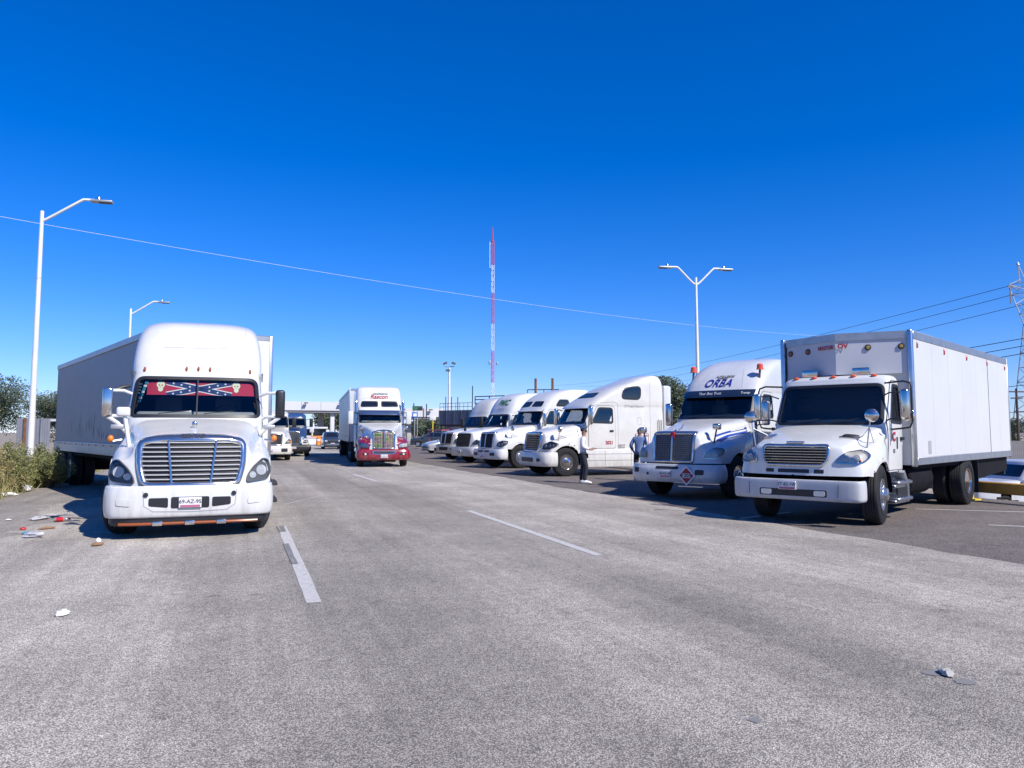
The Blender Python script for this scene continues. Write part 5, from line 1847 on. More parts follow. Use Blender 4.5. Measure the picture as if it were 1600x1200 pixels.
G_ = dict(label='cream-white sleeper truck at the far end of the row beside parked cars', loc=(-4.1, 46.8), h=53, group=GROUP_PARK, paint='white_warm', hood=D_HOOD, cab=A_CAB, sweep=0.3, lean=0.14, axle=1.25, near=True, ws=(1.93, 2.56), wsw=(1.06, 1.01),
          grille=dict(poly=[(-0.56, 0.92), (0.56, 0.92), (0.62, 1.56), (-0.62, 1.56)], frame_w=0.08, kind='mesh', n=12, bars=((0, 1.58, 0, 0.92, 0.03),), rad=0.06),
          lamp=dict(poly=[(0.80, 1.0), (1.10, 1.02), (1.15, 1.10), (0.95, 1.24), (0.82, 1.16)], spots=((0.95, 1.08, 0.06),)),
          bumper=dict(w=1.20, z0=0.36, z1=0.84, rf=0.55, sq=3.6, slots=(([(-0.5, 0.55), (0.4, 0.55), (0.45, 0.74), (-0.55, 0.74)], 'plastic_black', 0.004), ([(0.7, 0.62), (0.92, 0.62), (0.92, 0.72), (0.7, 0.72)], 'plastic_black', 0.004))),
          mirror=dict(left='plastic_black', right='plastic_grey', out=0.28), hood_mirrors=((1, 1.16, 0.75, 1.78, 'round'),), hm_mat='plastic_black', skirt=4.6, rear=(6.0, 7.3), len=8.0)
tractor(G_)

# ---- red-fendered truck driving towards the camera, and its trailer
H_HOOD = [(0.20, 1.66, 0.56, 1.16, 1.10, 0.82), (0.45, 1.74, 0.58, 1.26, 1.17, 0.80), (0.9, 1.84, 0.64, 1.36, 1.20, 0.78), (1.4, 1.94, 0.74, 1.36, 1.20, 0.78), (1.9, 2.02, 0.88, 1.30, 1.16, 0.8), (2.3, 2.10, 1.0, 1.24, 1.10, 0.82)]
H_CAB = [(0.85, 2.2, 1.08, 0.35, 6.0), (1.5, 2.2, 1.09, 0.38, 6.0), (2.08, 2.26, 1.09, 0.42, 6.0), (2.3, 2.40, 1.08, 0.44, 6.0), (2.66, 2.60, 1.07, 0.46, 6.0), (2.76, 2.66, 1.10, 0.5, 6.0), (2.95, 2.78, 1.13, 0.5, 6.0),
         (3.3, 3.0, 1.13, 0.5, 6.0), (3.65, 3.22, 1.11, 0.5, 6.0), (3.85, 3.42, 1.06, 0.5, 5.97), (3.95, 3.7, 0.95, 0.4, 5.9), (3.98, 3.9, 0.7, 0.3, 5.8)]
H_ = dict(label='white semi truck with red fenders and red bumper coming down the road', loc=(-5.95, 36.2), h=-14.65, hood=H_HOOD, cab=H_CAB, sweep=0.22, lean=0.10, axle=1.25, arch_r=0.62, fender_paint='red_paint', fender_z=1.42,
          ws=(2.11, 2.64), wsw=(1.02, 0.98), hood_lines=False, door_z=1.1,
          grille=dict(poly=[(-0.48, 0.86), (0.48, 0.86), (0.50, 1.60), (0.2, 1.68), (-0.2, 1.68), (-0.50, 1.60)], frame_w=0.08, kind='mesh', n=12, bars=((0, 1.70, 0, 0.86, 0.03),), rad=0.05, back='grille_print'),
          lamp=dict(poly=[(0.70, 0.90), (1.06, 0.92), (1.14, 1.0), (1.13, 1.12), (0.86, 1.10), (0.70, 1.04)], spots=((0.82, 0.98, 0.05), (1.0, 1.0, 0.05)), house='bulb'),
          bumper=dict(w=1.22, z0=0.32, z1=0.82, rf=0.45, sq=4.5, paint='red_paint', bulge=0.05,
                      slots=(([(-0.55, 0.66), (-0.40, 0.60), (0.40, 0.60), (0.55, 0.66), (0.52, 0.76), (-0.52, 0.76)], 'chrome', 0.004), ([(-0.48, 0.665), (-0.38, 0.625), (0.38, 0.625), (0.48, 0.665), (0.46, 0.735), (-0.46, 0.735)], 'grille_dark', 0.010),
                             ([(0.70, 0.56), (0.98, 0.56), (1.0, 0.66), (0.72, 0.66)], 'grille_dark', 0.005), ([(-1.0, 0.56), (-0.72, 0.56), (-0.72, 0.66), (-0.98, 0.66)], 'grille_dark', 0.005)),
                      fogs=((-0.86, 0.61, 0.05, 'bulb'), (0.90, 0.61, 0.05, 'bulb'))),
          plate=(0.0, 0.50, '84-AK-3G', 0.34, 0.17),
          windows=(('f', [(-0.92, 2.90), (-0.10, 2.90), (-0.10, 3.16), (-0.86, 3.16)], 0.07), ('f', [(0.10, 2.90), (0.92, 2.90), (0.86, 3.16), (0.10, 3.16)], 0.07)),
          cab_text=(dict(axis='f', txt='Rascon', size=0.30, u=-0.02, w=3.40, material='letter_red', shear=0.25, bold=0.008, off=0.02), dict(axis='f', txt='Autotransportes', size=0.11, u=0.06, w=3.56, material='letter_dark', shear=0.1, bold=0.004, off=0.02)),
          visor=(2.72, 0.24, 0.24, 'chrome'), mirror=dict(left='white', right='white', out=0.34, z0=-0.10, z1=0.55, hw=0.13), hood_mirrors=((-1, 1.0, 0.9, 1.82, 'box'), (1, 1.10, 0.9, 1.82, 'box')), hm_mat='chrome', hm_arm='plastic_black',
          stacks=((-1.16, 2.75, 0.9, 3.1, 0.07), (1.16, 2.75, 0.9, 3.1, 0.07)), rear=(6.6, 7.9), len=8.5, rim='chrome', tank='chrome', step='chrome')
tractor(H_)
hx, hy = H_['loc']
hr = R(H_['h'])
trailer('tall box trailer with dusty ribbed sides pulled by red-fendered truck', (hx + 7.0 * math.sin(hr), hy + 7.0 * math.cos(hr)), H_['h'], 15.2, 4.02, zf=1.1, npan=12, side='trailer_alu', front='white_cool', dashes=False)

# ---- two trucks in the lane behind the leftmost one
I_HOOD = [(0.20, 1.70, 0.50, 1.05, 1.06, 0.80), (0.5, 1.76, 0.52, 1.14, 1.12, 0.80), (0.9, 1.82, 0.56, 1.20, 1.14, 0.78), (1.4, 1.88, 0.62, 1.20, 1.14, 0.78), (1.9, 1.94, 0.72, 1.14, 1.10, 0.8), (2.4, 2.0, 0.9, 1.08, 1.06, 0.82)]
I_CAB = [(z, y + 0.2, w, rf, yb_) for z, y, w, rf, yb_ in K_CAB[:6]] + [(2.86, 2.95, 1.06, 0.5, 5.6), (2.94, 3.15, 0.95, 0.4, 5.5), (2.97, 3.3, 0.6, 0.3, 5.4)]
I_ = dict(label='blue-hooded truck with tall square grille and black bumper behind leftmost truck', loc=(-14.7, 52.0), h=-19.5, paint='blue_paint', hood=I_HOOD, cab=I_CAB, sweep=0.1, lean=0.02, axle=1.2, near=False, fender_paint='white', fender_z=1.30,
          ws=(2.02, 2.60), wsw=(1.02, 0.98), hood_lines=False,
          grille=dict(poly=[(-0.44, 0.82), (0.44, 0.82), (0.44, 1.66), (-0.44, 1.66)], frame_w=0.08, n=12, rad=0.04, slat='chrome', back='grille_mesh'),
          lamp=dict(poly=[(0.72, 0.92), (1.0, 0.92), (1.0, 1.06), (0.72, 1.06)], spots=((0.80, 0.99, 0.05), (0.93, 0.99, 0.05))),
          bumper=dict(w=1.20, z0=0.34, z1=0.76, rf=0.2, sq=8, paint='blue_paint'), plate=(0.1, 0.58, '27-AM-5D', 0.3, 0.15),
          mirror=dict(left='plastic_black', right='plastic_black'), rear=(6.6, 7.9), len=8.5, tank='chrome')
I_['bumper']['paint'] = 'plastic_black'
tractor(I_)
J_ = dict(label='white truck with amber lamps half hidden behind leftmost truck', loc=(-13.75, 44.2), h=-19.5, paint='white_warm', hood=D_HOOD, cab=A_CAB, sweep=0.25, lean=0.1, axle=1.25, near=False, ws=(1.93, 2.56), wsw=(1.06, 1.01),
          grille=dict(poly=[(-0.60, 0.90), (0.60, 0.90), (0.64, 1.52), (-0.64, 1.52)], frame_w=0.07, n=8, rad=0.06, slat='chrome'),
          lamp=dict(poly=[(0.80, 0.98), (1.12, 1.0), (1.15, 1.12), (1.0, 1.22)], spots=((0.98, 1.08, 0.06),), amber=(1.08, 1.06, 0.06)),
          bumper=dict(w=1.20, z0=0.36, z1=0.84, rf=0.5, sq=4, slots=(([(0.6, 0.5), (0.95, 0.5), (0.95, 0.7), (0.6, 0.7)], 'plastic_black', 0.004),)), plate=(0, 0.6, '91-AF-2K', 0.3, 0.15), rear=(6.0, 7.3), len=8.0)
J_['cab'] = [q for q in A_CAB[:6]] + [(2.82, 2.7, 1.08, 0.5, 4.85), (2.90, 2.9, 0.98, 0.5, 4.8), (2.94, 3.1, 0.7, 0.3, 4.7)]
tractor(J_)
# ------------------------------------------------------------------ cars
def car(label, loc, h, S, group=None, z=0.0):
    root = thing('parked_car' if not S.get('drive') else 'car', label, 'car', (loc[0], loc[1], z), -R(h), group)
    sts = cr(S['body'], 30)       # y, ztop, w, zbottom
    rows = []
    for y, zt, w, zb in sts:
        half = [(0, zt), (0.55 * w, zt - 0.005), (0.85 * w, zt - 0.03), (0.97 * w, zt - 0.10), (w, zt - 0.22), (w, (zt + zb) / 2), (w - 0.02, zb + 0.12), (w - 0.08, zb), (0, zb)]
        hp = cr(half, 26)
        rows.append([(x, y, q) for x, q in hp] + [(-x, y, q) for x, q in reversed(hp[1:-1])])
    mb = MB().grid(rows, cu=True)
    n = len(rows[0])
    mb.f += [tuple(range(n)), tuple((len(rows) - 1) * n + k for k in range(n))]
    mb.m += [0, 0]
    b = Body(mb)
    for ya in S['axles']:
        for ax in ('r', 'l'):
            b.cut(ax, circle(ya, 0.34, 0.39, 30))
    bd = b.build('body', M[S['paint']], root)
    c = cab_body(S['cab'], 34, 3.0, S.get('back_r', 0.25))
    c.build('cabin', M[S['paint']], root)
    for nm, ax, pl in S['glass']:
        patch(c, ax, rpoly(pl, 0.05, 4, 0.1), 0.006, 0.01, 3).build(nm, 'tinted', root)
    for ax, pl, m_, nm in S.get('front', ()):
        patch(b, ax, rpoly(pl, 0.03, 4, 0.08), 0.008, 0.02, 3).build(nm, m_, root)
    for ya in S['axles']:
        for sd in (-1, 1):
            w = sub('wheel', root, (sd * S.get('tw', 0.80), ya, 0.335), 0 if sd > 0 else math.pi)
            link('tyre', CAR_TYRE, w)
            link('rim', CAR_RIM, w)
        MB().box(-0.7, 0.7, ya - 0.36, ya + 0.36, 0.25, 0.62).build('wheel_well', 'chassis', root)
    for sd in (-1, 1):
        yv, zv = S['mir']
        MB().rbox(sd * 0.98 - 0.09, sd * 0.98 + 0.09, yv - 0.05, yv + 0.07, zv - 0.06, zv + 0.06, 0.03).build('mirror', M[S['paint']], root)
        MB().box(sd * S['body'][3][2] - 0.004, sd * S['body'][3][2] + 0.004, S['doors'][0], S['doors'][0] + 0.012, 0.35, S['doors'][1]).build('door_gap', 'plastic_black', root)
        MB().rbox(sd * S['body'][3][2] - 0.01, sd * S['body'][3][2] + 0.03, S['doors'][0] - 0.25, S['doors'][0] - 0.08, S['doors'][1] - 0.06, S['doors'][1] - 0.02, 0.01).build('door_handle', M[S['paint']], root)
    return root, b, c

SUV_B = [(0.0, 0.80, 0.72, 0.32), (0.08, 0.95, 0.84, 0.26), (0.5, 1.04, 0.91, 0.22), (1.2, 1.10, 0.92, 0.22), (2.4, 1.14, 0.92, 0.22), (3.6, 1.16, 0.92, 0.22), (4.3, 1.12, 0.88, 0.26), (4.55, 1.0, 0.78, 0.34)]
SUV_C = [(1.0, 1.15, 0.84, 0.35, 4.40), (1.12, 1.25, 0.83, 0.35, 4.38), (1.35, 1.62, 0.78, 0.40, 4.26), (1.58, 2.0, 0.70, 0.42, 4.08), (1.66, 2.2, 0.62, 0.40, 3.9), (1.69, 2.5, 0.45, 0.3, 3.6)]
SUV = dict(body=SUV_B, cab=SUV_C, axles=(0.92, 3.55), mir=(1.55, 1.12), doors=(2.55, 1.06), paint='dark_blue_car', drive=True,
           glass=(('windshield', 'f', [(-0.72, 1.17), (0.72, 1.17), (0.60, 1.57), (-0.60, 1.57)]), ('side_window', 'r', [(1.85, 1.16), (2.6, 1.16), (2.6, 1.56), (2.35, 1.56)]), ('side_window', 'l', [(1.85, 1.16), (2.6, 1.16), (2.6, 1.56), (2.35, 1.56)]),
                  ('side_window', 'r', [(2.7, 1.16), (3.9, 1.18), (3.7, 1.54), (2.7, 1.56)]), ('side_window', 'l', [(2.7, 1.16), (3.9, 1.18), (3.7, 1.54), (2.7, 1.56)])),
           front=(('f', [(-0.45, 0.60), (0.45, 0.60), (0.5, 0.80), (-0.5, 0.80)], 'plastic_black', 'grille'), ('f', [(0.52, 0.74), (0.78, 0.78), (0.74, 0.86), (0.52, 0.84)], 'bulb', 'headlight'), ('f', [(-0.78, 0.78), (-0.52, 0.74), (-0.52, 0.84), (-0.74, 0.86)], 'bulb', 'headlight'),
                  ('f', [(-0.6, 0.42), (0.6, 0.42), (0.6, 0.52), (-0.6, 0.52)], 'alu', 'skid_plate'), ('f', [(-0.2, 0.55), (0.2, 0.55), (0.2, 0.65), (-0.2, 0.65)], 'plate_white', 'licence_plate')))
g = gnd(520, 702)
car('dark grey SUV driving behind the red-fendered truck', (g.x, g.y), -17, SUV)
SED_B = [(0.0, 0.66, 0.66, 0.32), (0.08, 0.74, 0.80, 0.24), (0.5, 0.84, 0.87, 0.20), (1.2, 0.94, 0.89, 0.19), (2.4, 0.98, 0.89, 0.19), (3.5, 1.0, 0.88, 0.20), (4.2, 0.98, 0.84, 0.24), (4.45, 0.86, 0.74, 0.32)]
SED_C = [(0.86, 1.15, 0.82, 0.35, 4.15), (0.98, 1.32, 0.80, 0.38, 4.0), (1.18, 1.75, 0.73, 0.42, 3.72), (1.36, 2.15, 0.64, 0.42, 3.4), (1.44, 2.4, 0.52, 0.35, 3.15), (1.47, 2.6, 0.3, 0.2, 2.95)]
def sedan(paint):
    return dict(body=SED_B, cab=SED_C, axles=(0.90, 3.45), mir=(1.5, 0.98), doors=(2.5, 0.90), paint=paint,
                glass=(('windshield', 'f', [(-0.70, 1.0), (0.70, 1.0), (0.55, 1.35), (-0.55, 1.35)]), ('side_window', 'r', [(1.75, 1.0), (2.55, 1.0), (2.55, 1.34), (2.45, 1.34)]), ('side_window', 'l', [(1.75, 1.0), (2.55, 1.0), (2.55, 1.34), (2.45, 1.34)]),
                       ('side_window', 'r', [(2.62, 1.0), (3.55, 1.02), (3.15, 1.33), (2.62, 1.34)]), ('side_window', 'l', [(2.62, 1.0), (3.55, 1.02), (3.15, 1.33), (2.62, 1.34)])),
                front=(('f', [(-0.4, 0.40), (0.4, 0.40), (0.45, 0.58), (-0.45, 0.58)], 'plastic_black', 'grille'), ('f', [(0.45, 0.60), (0.76, 0.62), (0.72, 0.70), (0.45, 0.68)], 'bulb', 'headlight'), ('f', [(-0.76, 0.62), (-0.45, 0.60), (-0.45, 0.68), (-0.72, 0.70)], 'bulb', 'headlight')))
GC = 'cars parked beyond the trucks'
g = gnd(655, 705)
car('white sedan parked side-on beyond the row of trucks', (g.x + 0.3, g.y + 3), 96, sedan('white'), GC)
g = gnd(668, 709)
car('silver car parked in front of the white sedan', (g.x - 0.4, g.y + 1.5), 62, sedan('silver_car'), GC)
g = gnd(684, 710)
car('dark red car tucked beside the cream-white truck', (g.x + 0.3, g.y + 1.5), 60, sedan('maroon_car'), GC)
g = gnd(650, 700)
car('black SUV behind the white sedan', (g.x - 1.2, g.y + 6), 98, dict(SUV, drive=False), GC)
# silver utility vehicle on the lower ground at the right edge
q = at(1556, 745, 25.5)
UT = dict(SUV, paint='white_cool', drive=False)
UT = dict(UT, body=[(y, z_ + 0.06, w, zb) for y, z_, w, zb in SUV_B], back_r=0.12, doors=(2.72, 1.16),
          cab=[(1.0, 1.35, 0.90, 0.22, 4.5), (1.2, 1.45, 0.90, 0.22, 4.5), (1.45, 1.62, 0.88, 0.22, 4.48), (1.68, 1.78, 0.85, 0.22, 4.45), (1.76, 1.86, 0.80, 0.22, 4.40), (1.80, 2.0, 0.65, 0.2, 4.25)],
          glass=(('windshield', 'f', [(-0.76, 1.26), (0.76, 1.26), (0.72, 1.64), (-0.72, 1.64)]),) + tuple(('side_window', ax, pl) for ax in ('r', 'l') for pl in
                ([(1.95, 1.26), (2.62, 1.26), (2.62, 1.64), (2.05, 1.64)], [(2.80, 1.26), (3.46, 1.26), (3.46, 1.64), (2.80, 1.64)], [(3.62, 1.26), (4.25, 1.26), (4.25, 1.64), (3.62, 1.64)])))
car('pale silver SUV on lower ground beyond the yellow beam at right edge', (q.x - 0.9, 26.0), 86, UT, None, -1.10)

# ------------------------------------------------------------------ people
def skin_obj(name, nodes, edges, material, parent, subdiv=1, root=0):
    me = bpy.data.meshes.new(name)
    me.from_pydata([n[:3] for n in nodes], edges, [])
    o = link(name, me, parent)
    mod = o.modifiers.new('skin', 'SKIN')
    mod.use_smooth_shade = True
    sv = me.skin_vertices[0].data
    for i, n in enumerate(nodes):
        r = n[3]
        sv[i].radius = r if isinstance(r, tuple) else (r, r)
        sv[i].use_root = (i == root)
    s = o.modifiers.new('sub', 'SUBSURF')
    s.levels = s.render_levels = subdiv + 1
    me.materials.append(M[material])
    return o

def hand_nodes(nodes, edges, wrist_idx, d, side, palm_n):
    """palm and five bent fingers; d: pointing direction, palm_n: palm normal, side: thumb direction"""
    d, side, palm_n = Vector(d).normalized(), Vector(side).normalized(), Vector(palm_n).normalized()
    w = Vector(nodes[wrist_idx][:3])
    p = w + d * 0.05
    nodes.append((*p, 0.028)); pi = len(nodes) - 1
    edges.append((wrist_idx, pi))
    for k, ln in enumerate((0.070, 0.080, 0.076, 0.060)):
        off = side * (0.026 - 0.018 * k)
        a = p + d * 0.045 + off
        b = a + d * ln * 0.5 + palm_n * 0.012
        c = b + d * ln * 0.35 + palm_n * 0.028
        base = len(nodes)
        nodes += [(*a, 0.010), (*b, 0.009), (*c, 0.008)]
        edges += [(pi, base), (base, base + 1), (base + 1, base + 2)]
    a = p + side * 0.035 + d * 0.0
    b = a + side * 0.02 + d * 0.035 + palm_n * 0.01
    base = len(nodes)
    nodes += [(*a, 0.012), (*b, 0.009)]
    edges += [(pi, base), (base, base + 1)]

def person(label, loc, rz, shirt, skin, hat=False, lean=0.0, arm_pose='phone'):
    """local: faces -y"""
    root = thing('person', label, 'person', (loc[0], loc[1], 0), rz)
    H = 1.0
    hip, chest = 0.95, 1.32
    sh = 1.42
    f = -lean
    # body: one continuous figure
    N = [(0, 0, hip, (0.13, 0.10)), (0, f * 0.3, 1.15, (0.13, 0.095)), (0, f * 0.7, chest, (0.155, 0.10)), (0, f * 0.9, sh + 0.03, (0.09, 0.07)), (0, f - 0.01, 1.50, 0.05), (0, f - 0.02, 1.56, (0.062, 0.070)), (0, f - 0.025, 1.645, (0.075, 0.092)), (0, f - 0.02, 1.715, (0.055, 0.065))]
    Ed = [(i, i + 1) for i in range(7)]
    ends = {}
    for sd in (-1, 1):
        b = len(N)
        N += [(sd * 0.18, f * 0.9, sh - 0.01, 0.058)]
        Ed.append((2, b))
        if arm_pose == 'phone':
            N += [(sd * 0.24, f * 0.7 + 0.02, 1.16, 0.045), (sd * 0.15, f * 0.7 - 0.23, 1.06, 0.032)]
        elif arm_pose == 'hips':
            N += [(sd * 0.30, f * 0.7 + 0.05, 1.16, 0.045), (sd * 0.26, f * 0.7 - 0.12, 0.96, 0.032)]
        Ed += [(b, b + 1), (b + 1, b + 2)]
        ends[sd] = b + 2
        k = len(N)
        st = 0.06 * sd
        N += [(sd * 0.095, 0.0, 0.88, 0.085), (sd * 0.11, st - 0.03, 0.49, 0.058), (sd * 0.11, st + 0.02, 0.10, 0.042), (sd * 0.12, st - 0.02, 0.045, 0.040), (sd * 0.13, st - 0.16, 0.035, (0.040, 0.028))]
        Ed += [(0, k), (k, k + 1), (k + 1, k + 2), (k + 2, k + 3), (k + 3, k + 4)]
    for sd in (-1, 1):
        w = N[ends[sd]]
        d = (-sd * 0.15, -1, 0.1) if arm_pose == 'phone' else (-sd * 0.4, -0.6, -0.6)
        hand_nodes(N, Ed, ends[sd], d, (-sd, 0, 0.3), (0, 0.2, 1) if arm_pose == 'phone' else (-sd, 0, 0))
    skin_obj('body', N, Ed, skin, root, 1)
    # face: nose, ears, eyes, mouth
    hy = f - 0.025
    MB().ball((0, hy - 0.098, 1.625), 0.013, 0.018, 0.022, 8, 6).build('nose', skin, root)
    for sd in (-1, 1):
        MB().ball((sd * 0.078, hy + 0.005, 1.63), 0.012, 0.022, 0.032, 8, 6).build('ear', skin, root)
        MB().ball((sd * 0.030, hy - 0.086, 1.648), 0.010, 0.008, 0.007, 8, 6).build('eye', 'hair', root)
    MB().ball((0, hy - 0.088, 1.583), 0.022, 0.008, 0.006, 8, 6).build('mouth', 'letter_red', root)
    # hair or cap
    mb = MB()
    rows = []
    for i in range(8):
        t = (math.pi * 0.56) * i / 7
        rows.append([((0.086 + 0.004 * math.sin(5 * k)) * math.sin(t) * math.cos(2 * math.pi * k / 20), hy + 0.012 + 0.104 * math.sin(t) * math.sin(2 * math.pi * k / 20), 1.652 + 0.098 * math.cos(t)) for k in range(20)])
    mb.grid(rows, cu=True)
    h = mb.build('hair', 'cap_cloth' if hat else 'hair', root)
    if hat:
        MB().grid([[(x, hy - 0.07 - 0.10 * math.cos(x * 14), 1.672 - 0.25 * x * x) for x in [-0.07 + 0.14 * k / 8 for k in range(9)]], [(x, hy - 0.05, 1.70) for x in [-0.075 + 0.15 * k / 8 for k in range(9)]]]).build('cap_peak', 'cap_cloth', root)
    # shirt with sleeves
    S_ = [(0, 0, 0.86, (0.175, 0.135)), (0, 0.0, 1.0, (0.165, 0.125)), (0, f * 0.4, 1.16, (0.16, 0.118)), (0, f * 0.7, chest, (0.178, 0.122)), (0, f * 0.9, sh + 0.025, (0.11, 0.085)), (0, f - 0.005, 1.485, (0.062, 0.062))]
    SE = [(i, i + 1) for i in range(5)]
    for sd in (-1, 1):
        b = len(S_)
        S_ += [(sd * 0.185, f * 0.9, sh - 0.015, 0.078)]
        SE.append((3, b))
        src = N[ends[sd] - 1]
        w = Vector(N[ends[sd]][:3])
        el = Vector(src[:3])
        S_ += [(*el, 0.066), (*(el + (w - el) * 0.82), 0.048)]
        SE += [(b, b + 1), (b + 1, b + 2)]
    skin_obj('shirt', S_, SE, shirt, root, 1)
    T_ = [(0, 0, 0.97, (0.155, 0.118))]
    TE = []
    for sd in (-1, 1):
        st = 0.06 * sd
        k = len(T_)
        T_ += [(sd * 0.095, 0.0, 0.86, 0.108), (sd * 0.11, st - 0.03, 0.49, 0.080), (sd * 0.11, st + 0.02, 0.16, 0.066), (sd * 0.11, st + 0.02, 0.075, 0.066)]
        TE += [(0, k), (k, k + 1), (k + 1, k + 2), (k + 2, k + 3)]
    skin_obj('trousers', T_, TE, 'trousers', root, 1)
    for sd in (-1, 1):
        st = 0.06 * sd
        mb = MB()
        rows = []
        for y, w, z in ((0.09, 0.030, 0.06), (0.06, 0.044, 0.10), (0.0, 0.047, 0.105), (-0.08, 0.050, 0.085), (-0.15, 0.048, 0.065), (-0.20, 0.030, 0.045)):
            rows.append([(sd * 0.12 + w * math.cos(t), st + y + 0.0, max(0.004, z * 0.5 + z * 0.55 * math.sin(t))) for t in [2 * math.pi * k / 12 for k in range(12)]])
        mb.grid(rows, cu=True)
        mb.f += [tuple(range(12)), tuple(60 + k for k in range(12))]
        mb.m += [0, 0]
        mb.build('shoe', 'shoes_white', root)
    return root, N, ends
g = gnd(912, 755)
rootP, N_, ends_ = person('man in loose white shirt and dark trousers holding a phone by truck wheel', (g.x, g.y), R(82), 'shirt_white', 'skin')
w_ = Vector(N_[ends_[1]][:3])
ph = tag(MB().obox((0, 0, 0), (0.04, 0, 0), (0, 0.07, 0.03), (0, -0.003, 0.006)).build('phone', 'phone', None), 'dark phone held in front of man in white shirt', 'phone')
ph.location = Matrix.Translation((g.x, g.y, 0)) @ Matrix.Rotation(R(82), 4, 'Z') @ Vector((0.0, -0.36, 1.10))
ph.rotation_euler = (0, 0, R(82))
g = gnd(1004, 752)
person('man in blue shirt and dark cap turned away behind striped truck', (g.x - 0.05, g.y + 0.3), R(150), 'shirt_blue', 'skin_dark', True, 0.05, 'hips')

# ------------------------------------------------------------------ lamp posts
def lamp_post(label, base, h, arms, face, lean=0.0, group='street lamps', z=0.0, tip=1.80):
    root = thing('street_lamp', label, 'street lamp', (base[0], base[1], z), R(face), group)
    MB().tube([(0, 0, 0), (0, 0, h * 0.5), (0, 0, h)], [0.11, 0.085, 0.06], 14).build('pole', 'pole_white', root)
    MB().rbox(-0.2, 0.2, -0.2, 0.2, 0, 0.05, 0.01).build('base_plate', 'galvanised', root)
    for s in arms:
        a = [(0, 0, h - 0.35), (s * 0.2, 0, h - 0.24), (s * (tip - 0.65), 0, h + 0.40), (s * (tip - 0.5), 0, h + 0.47), (s * (tip - 0.2), 0, h + 0.47)]
        MB().tube(cr([tuple(q) for q in a], 14), 0.045, 10).build('arm', 'pole_white', root)
        hd = MB()
        x0 = s * (tip - 0.3)
        hd.rbox(min(x0, x0 + s * 0.70), max(x0, x0 + s * 0.70), -0.13, 0.13, h + 0.40, h + 0.48, 0.03, 2)
        k = hd.build('lamp_head', 'galvanised', root)
        MB().rbox(min(x0 + s * 0.25, x0 + s * 0.66), max(x0 + s * 0.25, x0 + s * 0.66), -0.10, 0.10, h + 0.385, h + 0.402, 0.004, 1).build('lamp_lens', 'plastic_grey', k)
        MB().lathe([(0.06, 0), (0.06, 0.10), (0.04, 0.13), (0, 0.135)], 12, 'z', (x0 + s * 0.25, 0, h + 0.47)).build('photocell', 'alu', k)
    return root
p = gnd(45, 752)
lamp_post('white street lamp with single arm standing in roadside scrub at left edge', (p.x, p.y), 9.1, (1,), 12)
p = gnd(195, 718)
lamp_post('white street lamp showing above the leftmost trailer', (p.x, p.y), 9.1, (1,), 12)
p = at(1094, 700, 37.0)
lamp_post('white street lamp with two arms behind the parked trucks', (p.x - 0.05, 37.0), 10.1, (-1, 1), 10, z=-1.0, tip=1.50)

# ------------------------------------------------------------------ vegetation
def leaf_cloud(mb, c, rad, n, size, rnd, aspect=2.2, shell=0.55):
    for _ in range(n):
        while True:
            v = Vector((rnd.uniform(-1, 1), rnd.uniform(-1, 1), rnd.uniform(-1, 1)))
            if shell < v.length + 0.45 * rnd.random() and v.length < 1:
                break
        p = Vector(c) + Vector((v.x * rad[0], v.y * rad[1], v.z * rad[2]))
        a = Vector((rnd.uniform(-1, 1), rnd.uniform(-1, 1), rnd.uniform(-0.7, 0.7))).normalized()
        b = a.cross(Vector((rnd.uniform(-1, 1), rnd.uniform(-1, 1), rnd.uniform(-1, 1)))).normalized()
        s = size * rnd.uniform(0.6, 1.4)
        mb.add([p - a * s, p + b * s / aspect, p + a * s, p - b * s / aspect], [(0, 1, 2, 3)])

def tree(label, base, h, spread, seed, leaf='leaf_tree', n=9000, size=0.10, group='trees around the site', z=0.0, low=0.3):
    rnd = random.Random(seed)
    root = thing('tree', label, 'tree', (base[0], base[1], z), 0, group)
    tr = MB()
    cr_ = MB()
    tips = []
    tr.tube([(0, 0, -0.1), (0.1 * spread * 0.2, 0, h * 0.18), (0.05, 0.1, h * low)], [0.035 * h, 0.028 * h, 0.022 * h], 10)
    for k in range(9):
        a = 2 * math.pi * k / 9 + rnd.uniform(-0.3, 0.3)
        r = spread * rnd.uniform(0.45, 1.0)
        zt = h * rnd.uniform(low + 0.18, 0.95)
        m = Vector((math.cos(a) * r * 0.45, math.sin(a) * r * 0.45, (h * low + zt) / 2 + 0.1 * h))
        e = Vector((math.cos(a) * r * 0.9, math.sin(a) * r * 0.9, zt))
        tr.tube([(0.05, 0.1, h * low * 0.9), m, e], [0.016 * h, 0.010 * h, 0.004 * h], 7)
        tips += [m, e]
        for q in range(3):
            b = m + (e - m) * rnd.random() + Vector((rnd.uniform(-1, 1), rnd.uniform(-1, 1), rnd.uniform(-0.2, 0.8))) * spread * 0.32
            tr.tube([m + (e - m) * rnd.random() * 0.6, b], [0.006 * h, 0.002 * h], 5)
            tips.append(b)
    per = max(20, n // (len(tips) + 22))
    for t in tips:
        s = spread * rnd.uniform(0.22, 0.40)
        leaf_cloud(cr_, t, (s, s, s * 0.75), per, size, rnd)
    for _ in range(22):
        a = rnd.uniform(0, 6.28)
        r = spread * rnd.uniform(0.2, 0.85)
        s = spread * rnd.uniform(0.25, 0.42)
        leaf_cloud(cr_, (math.cos(a) * r, math.sin(a) * r, h * rnd.uniform(low + 0.05, 0.88)), (s, s, s * 0.7), per, size, rnd)
    tr.build('trunk', 'bark', root)
    cr_.build('crown', leaf, root, smooth=False, fix=False)
    return root
p = at(-25, 680, 40)
tree('broad grey-green tree at left edge behind the scrub', (p.x - 1.0, 40.0), 4.6, 3.3, 1, n=44000, size=0.06)
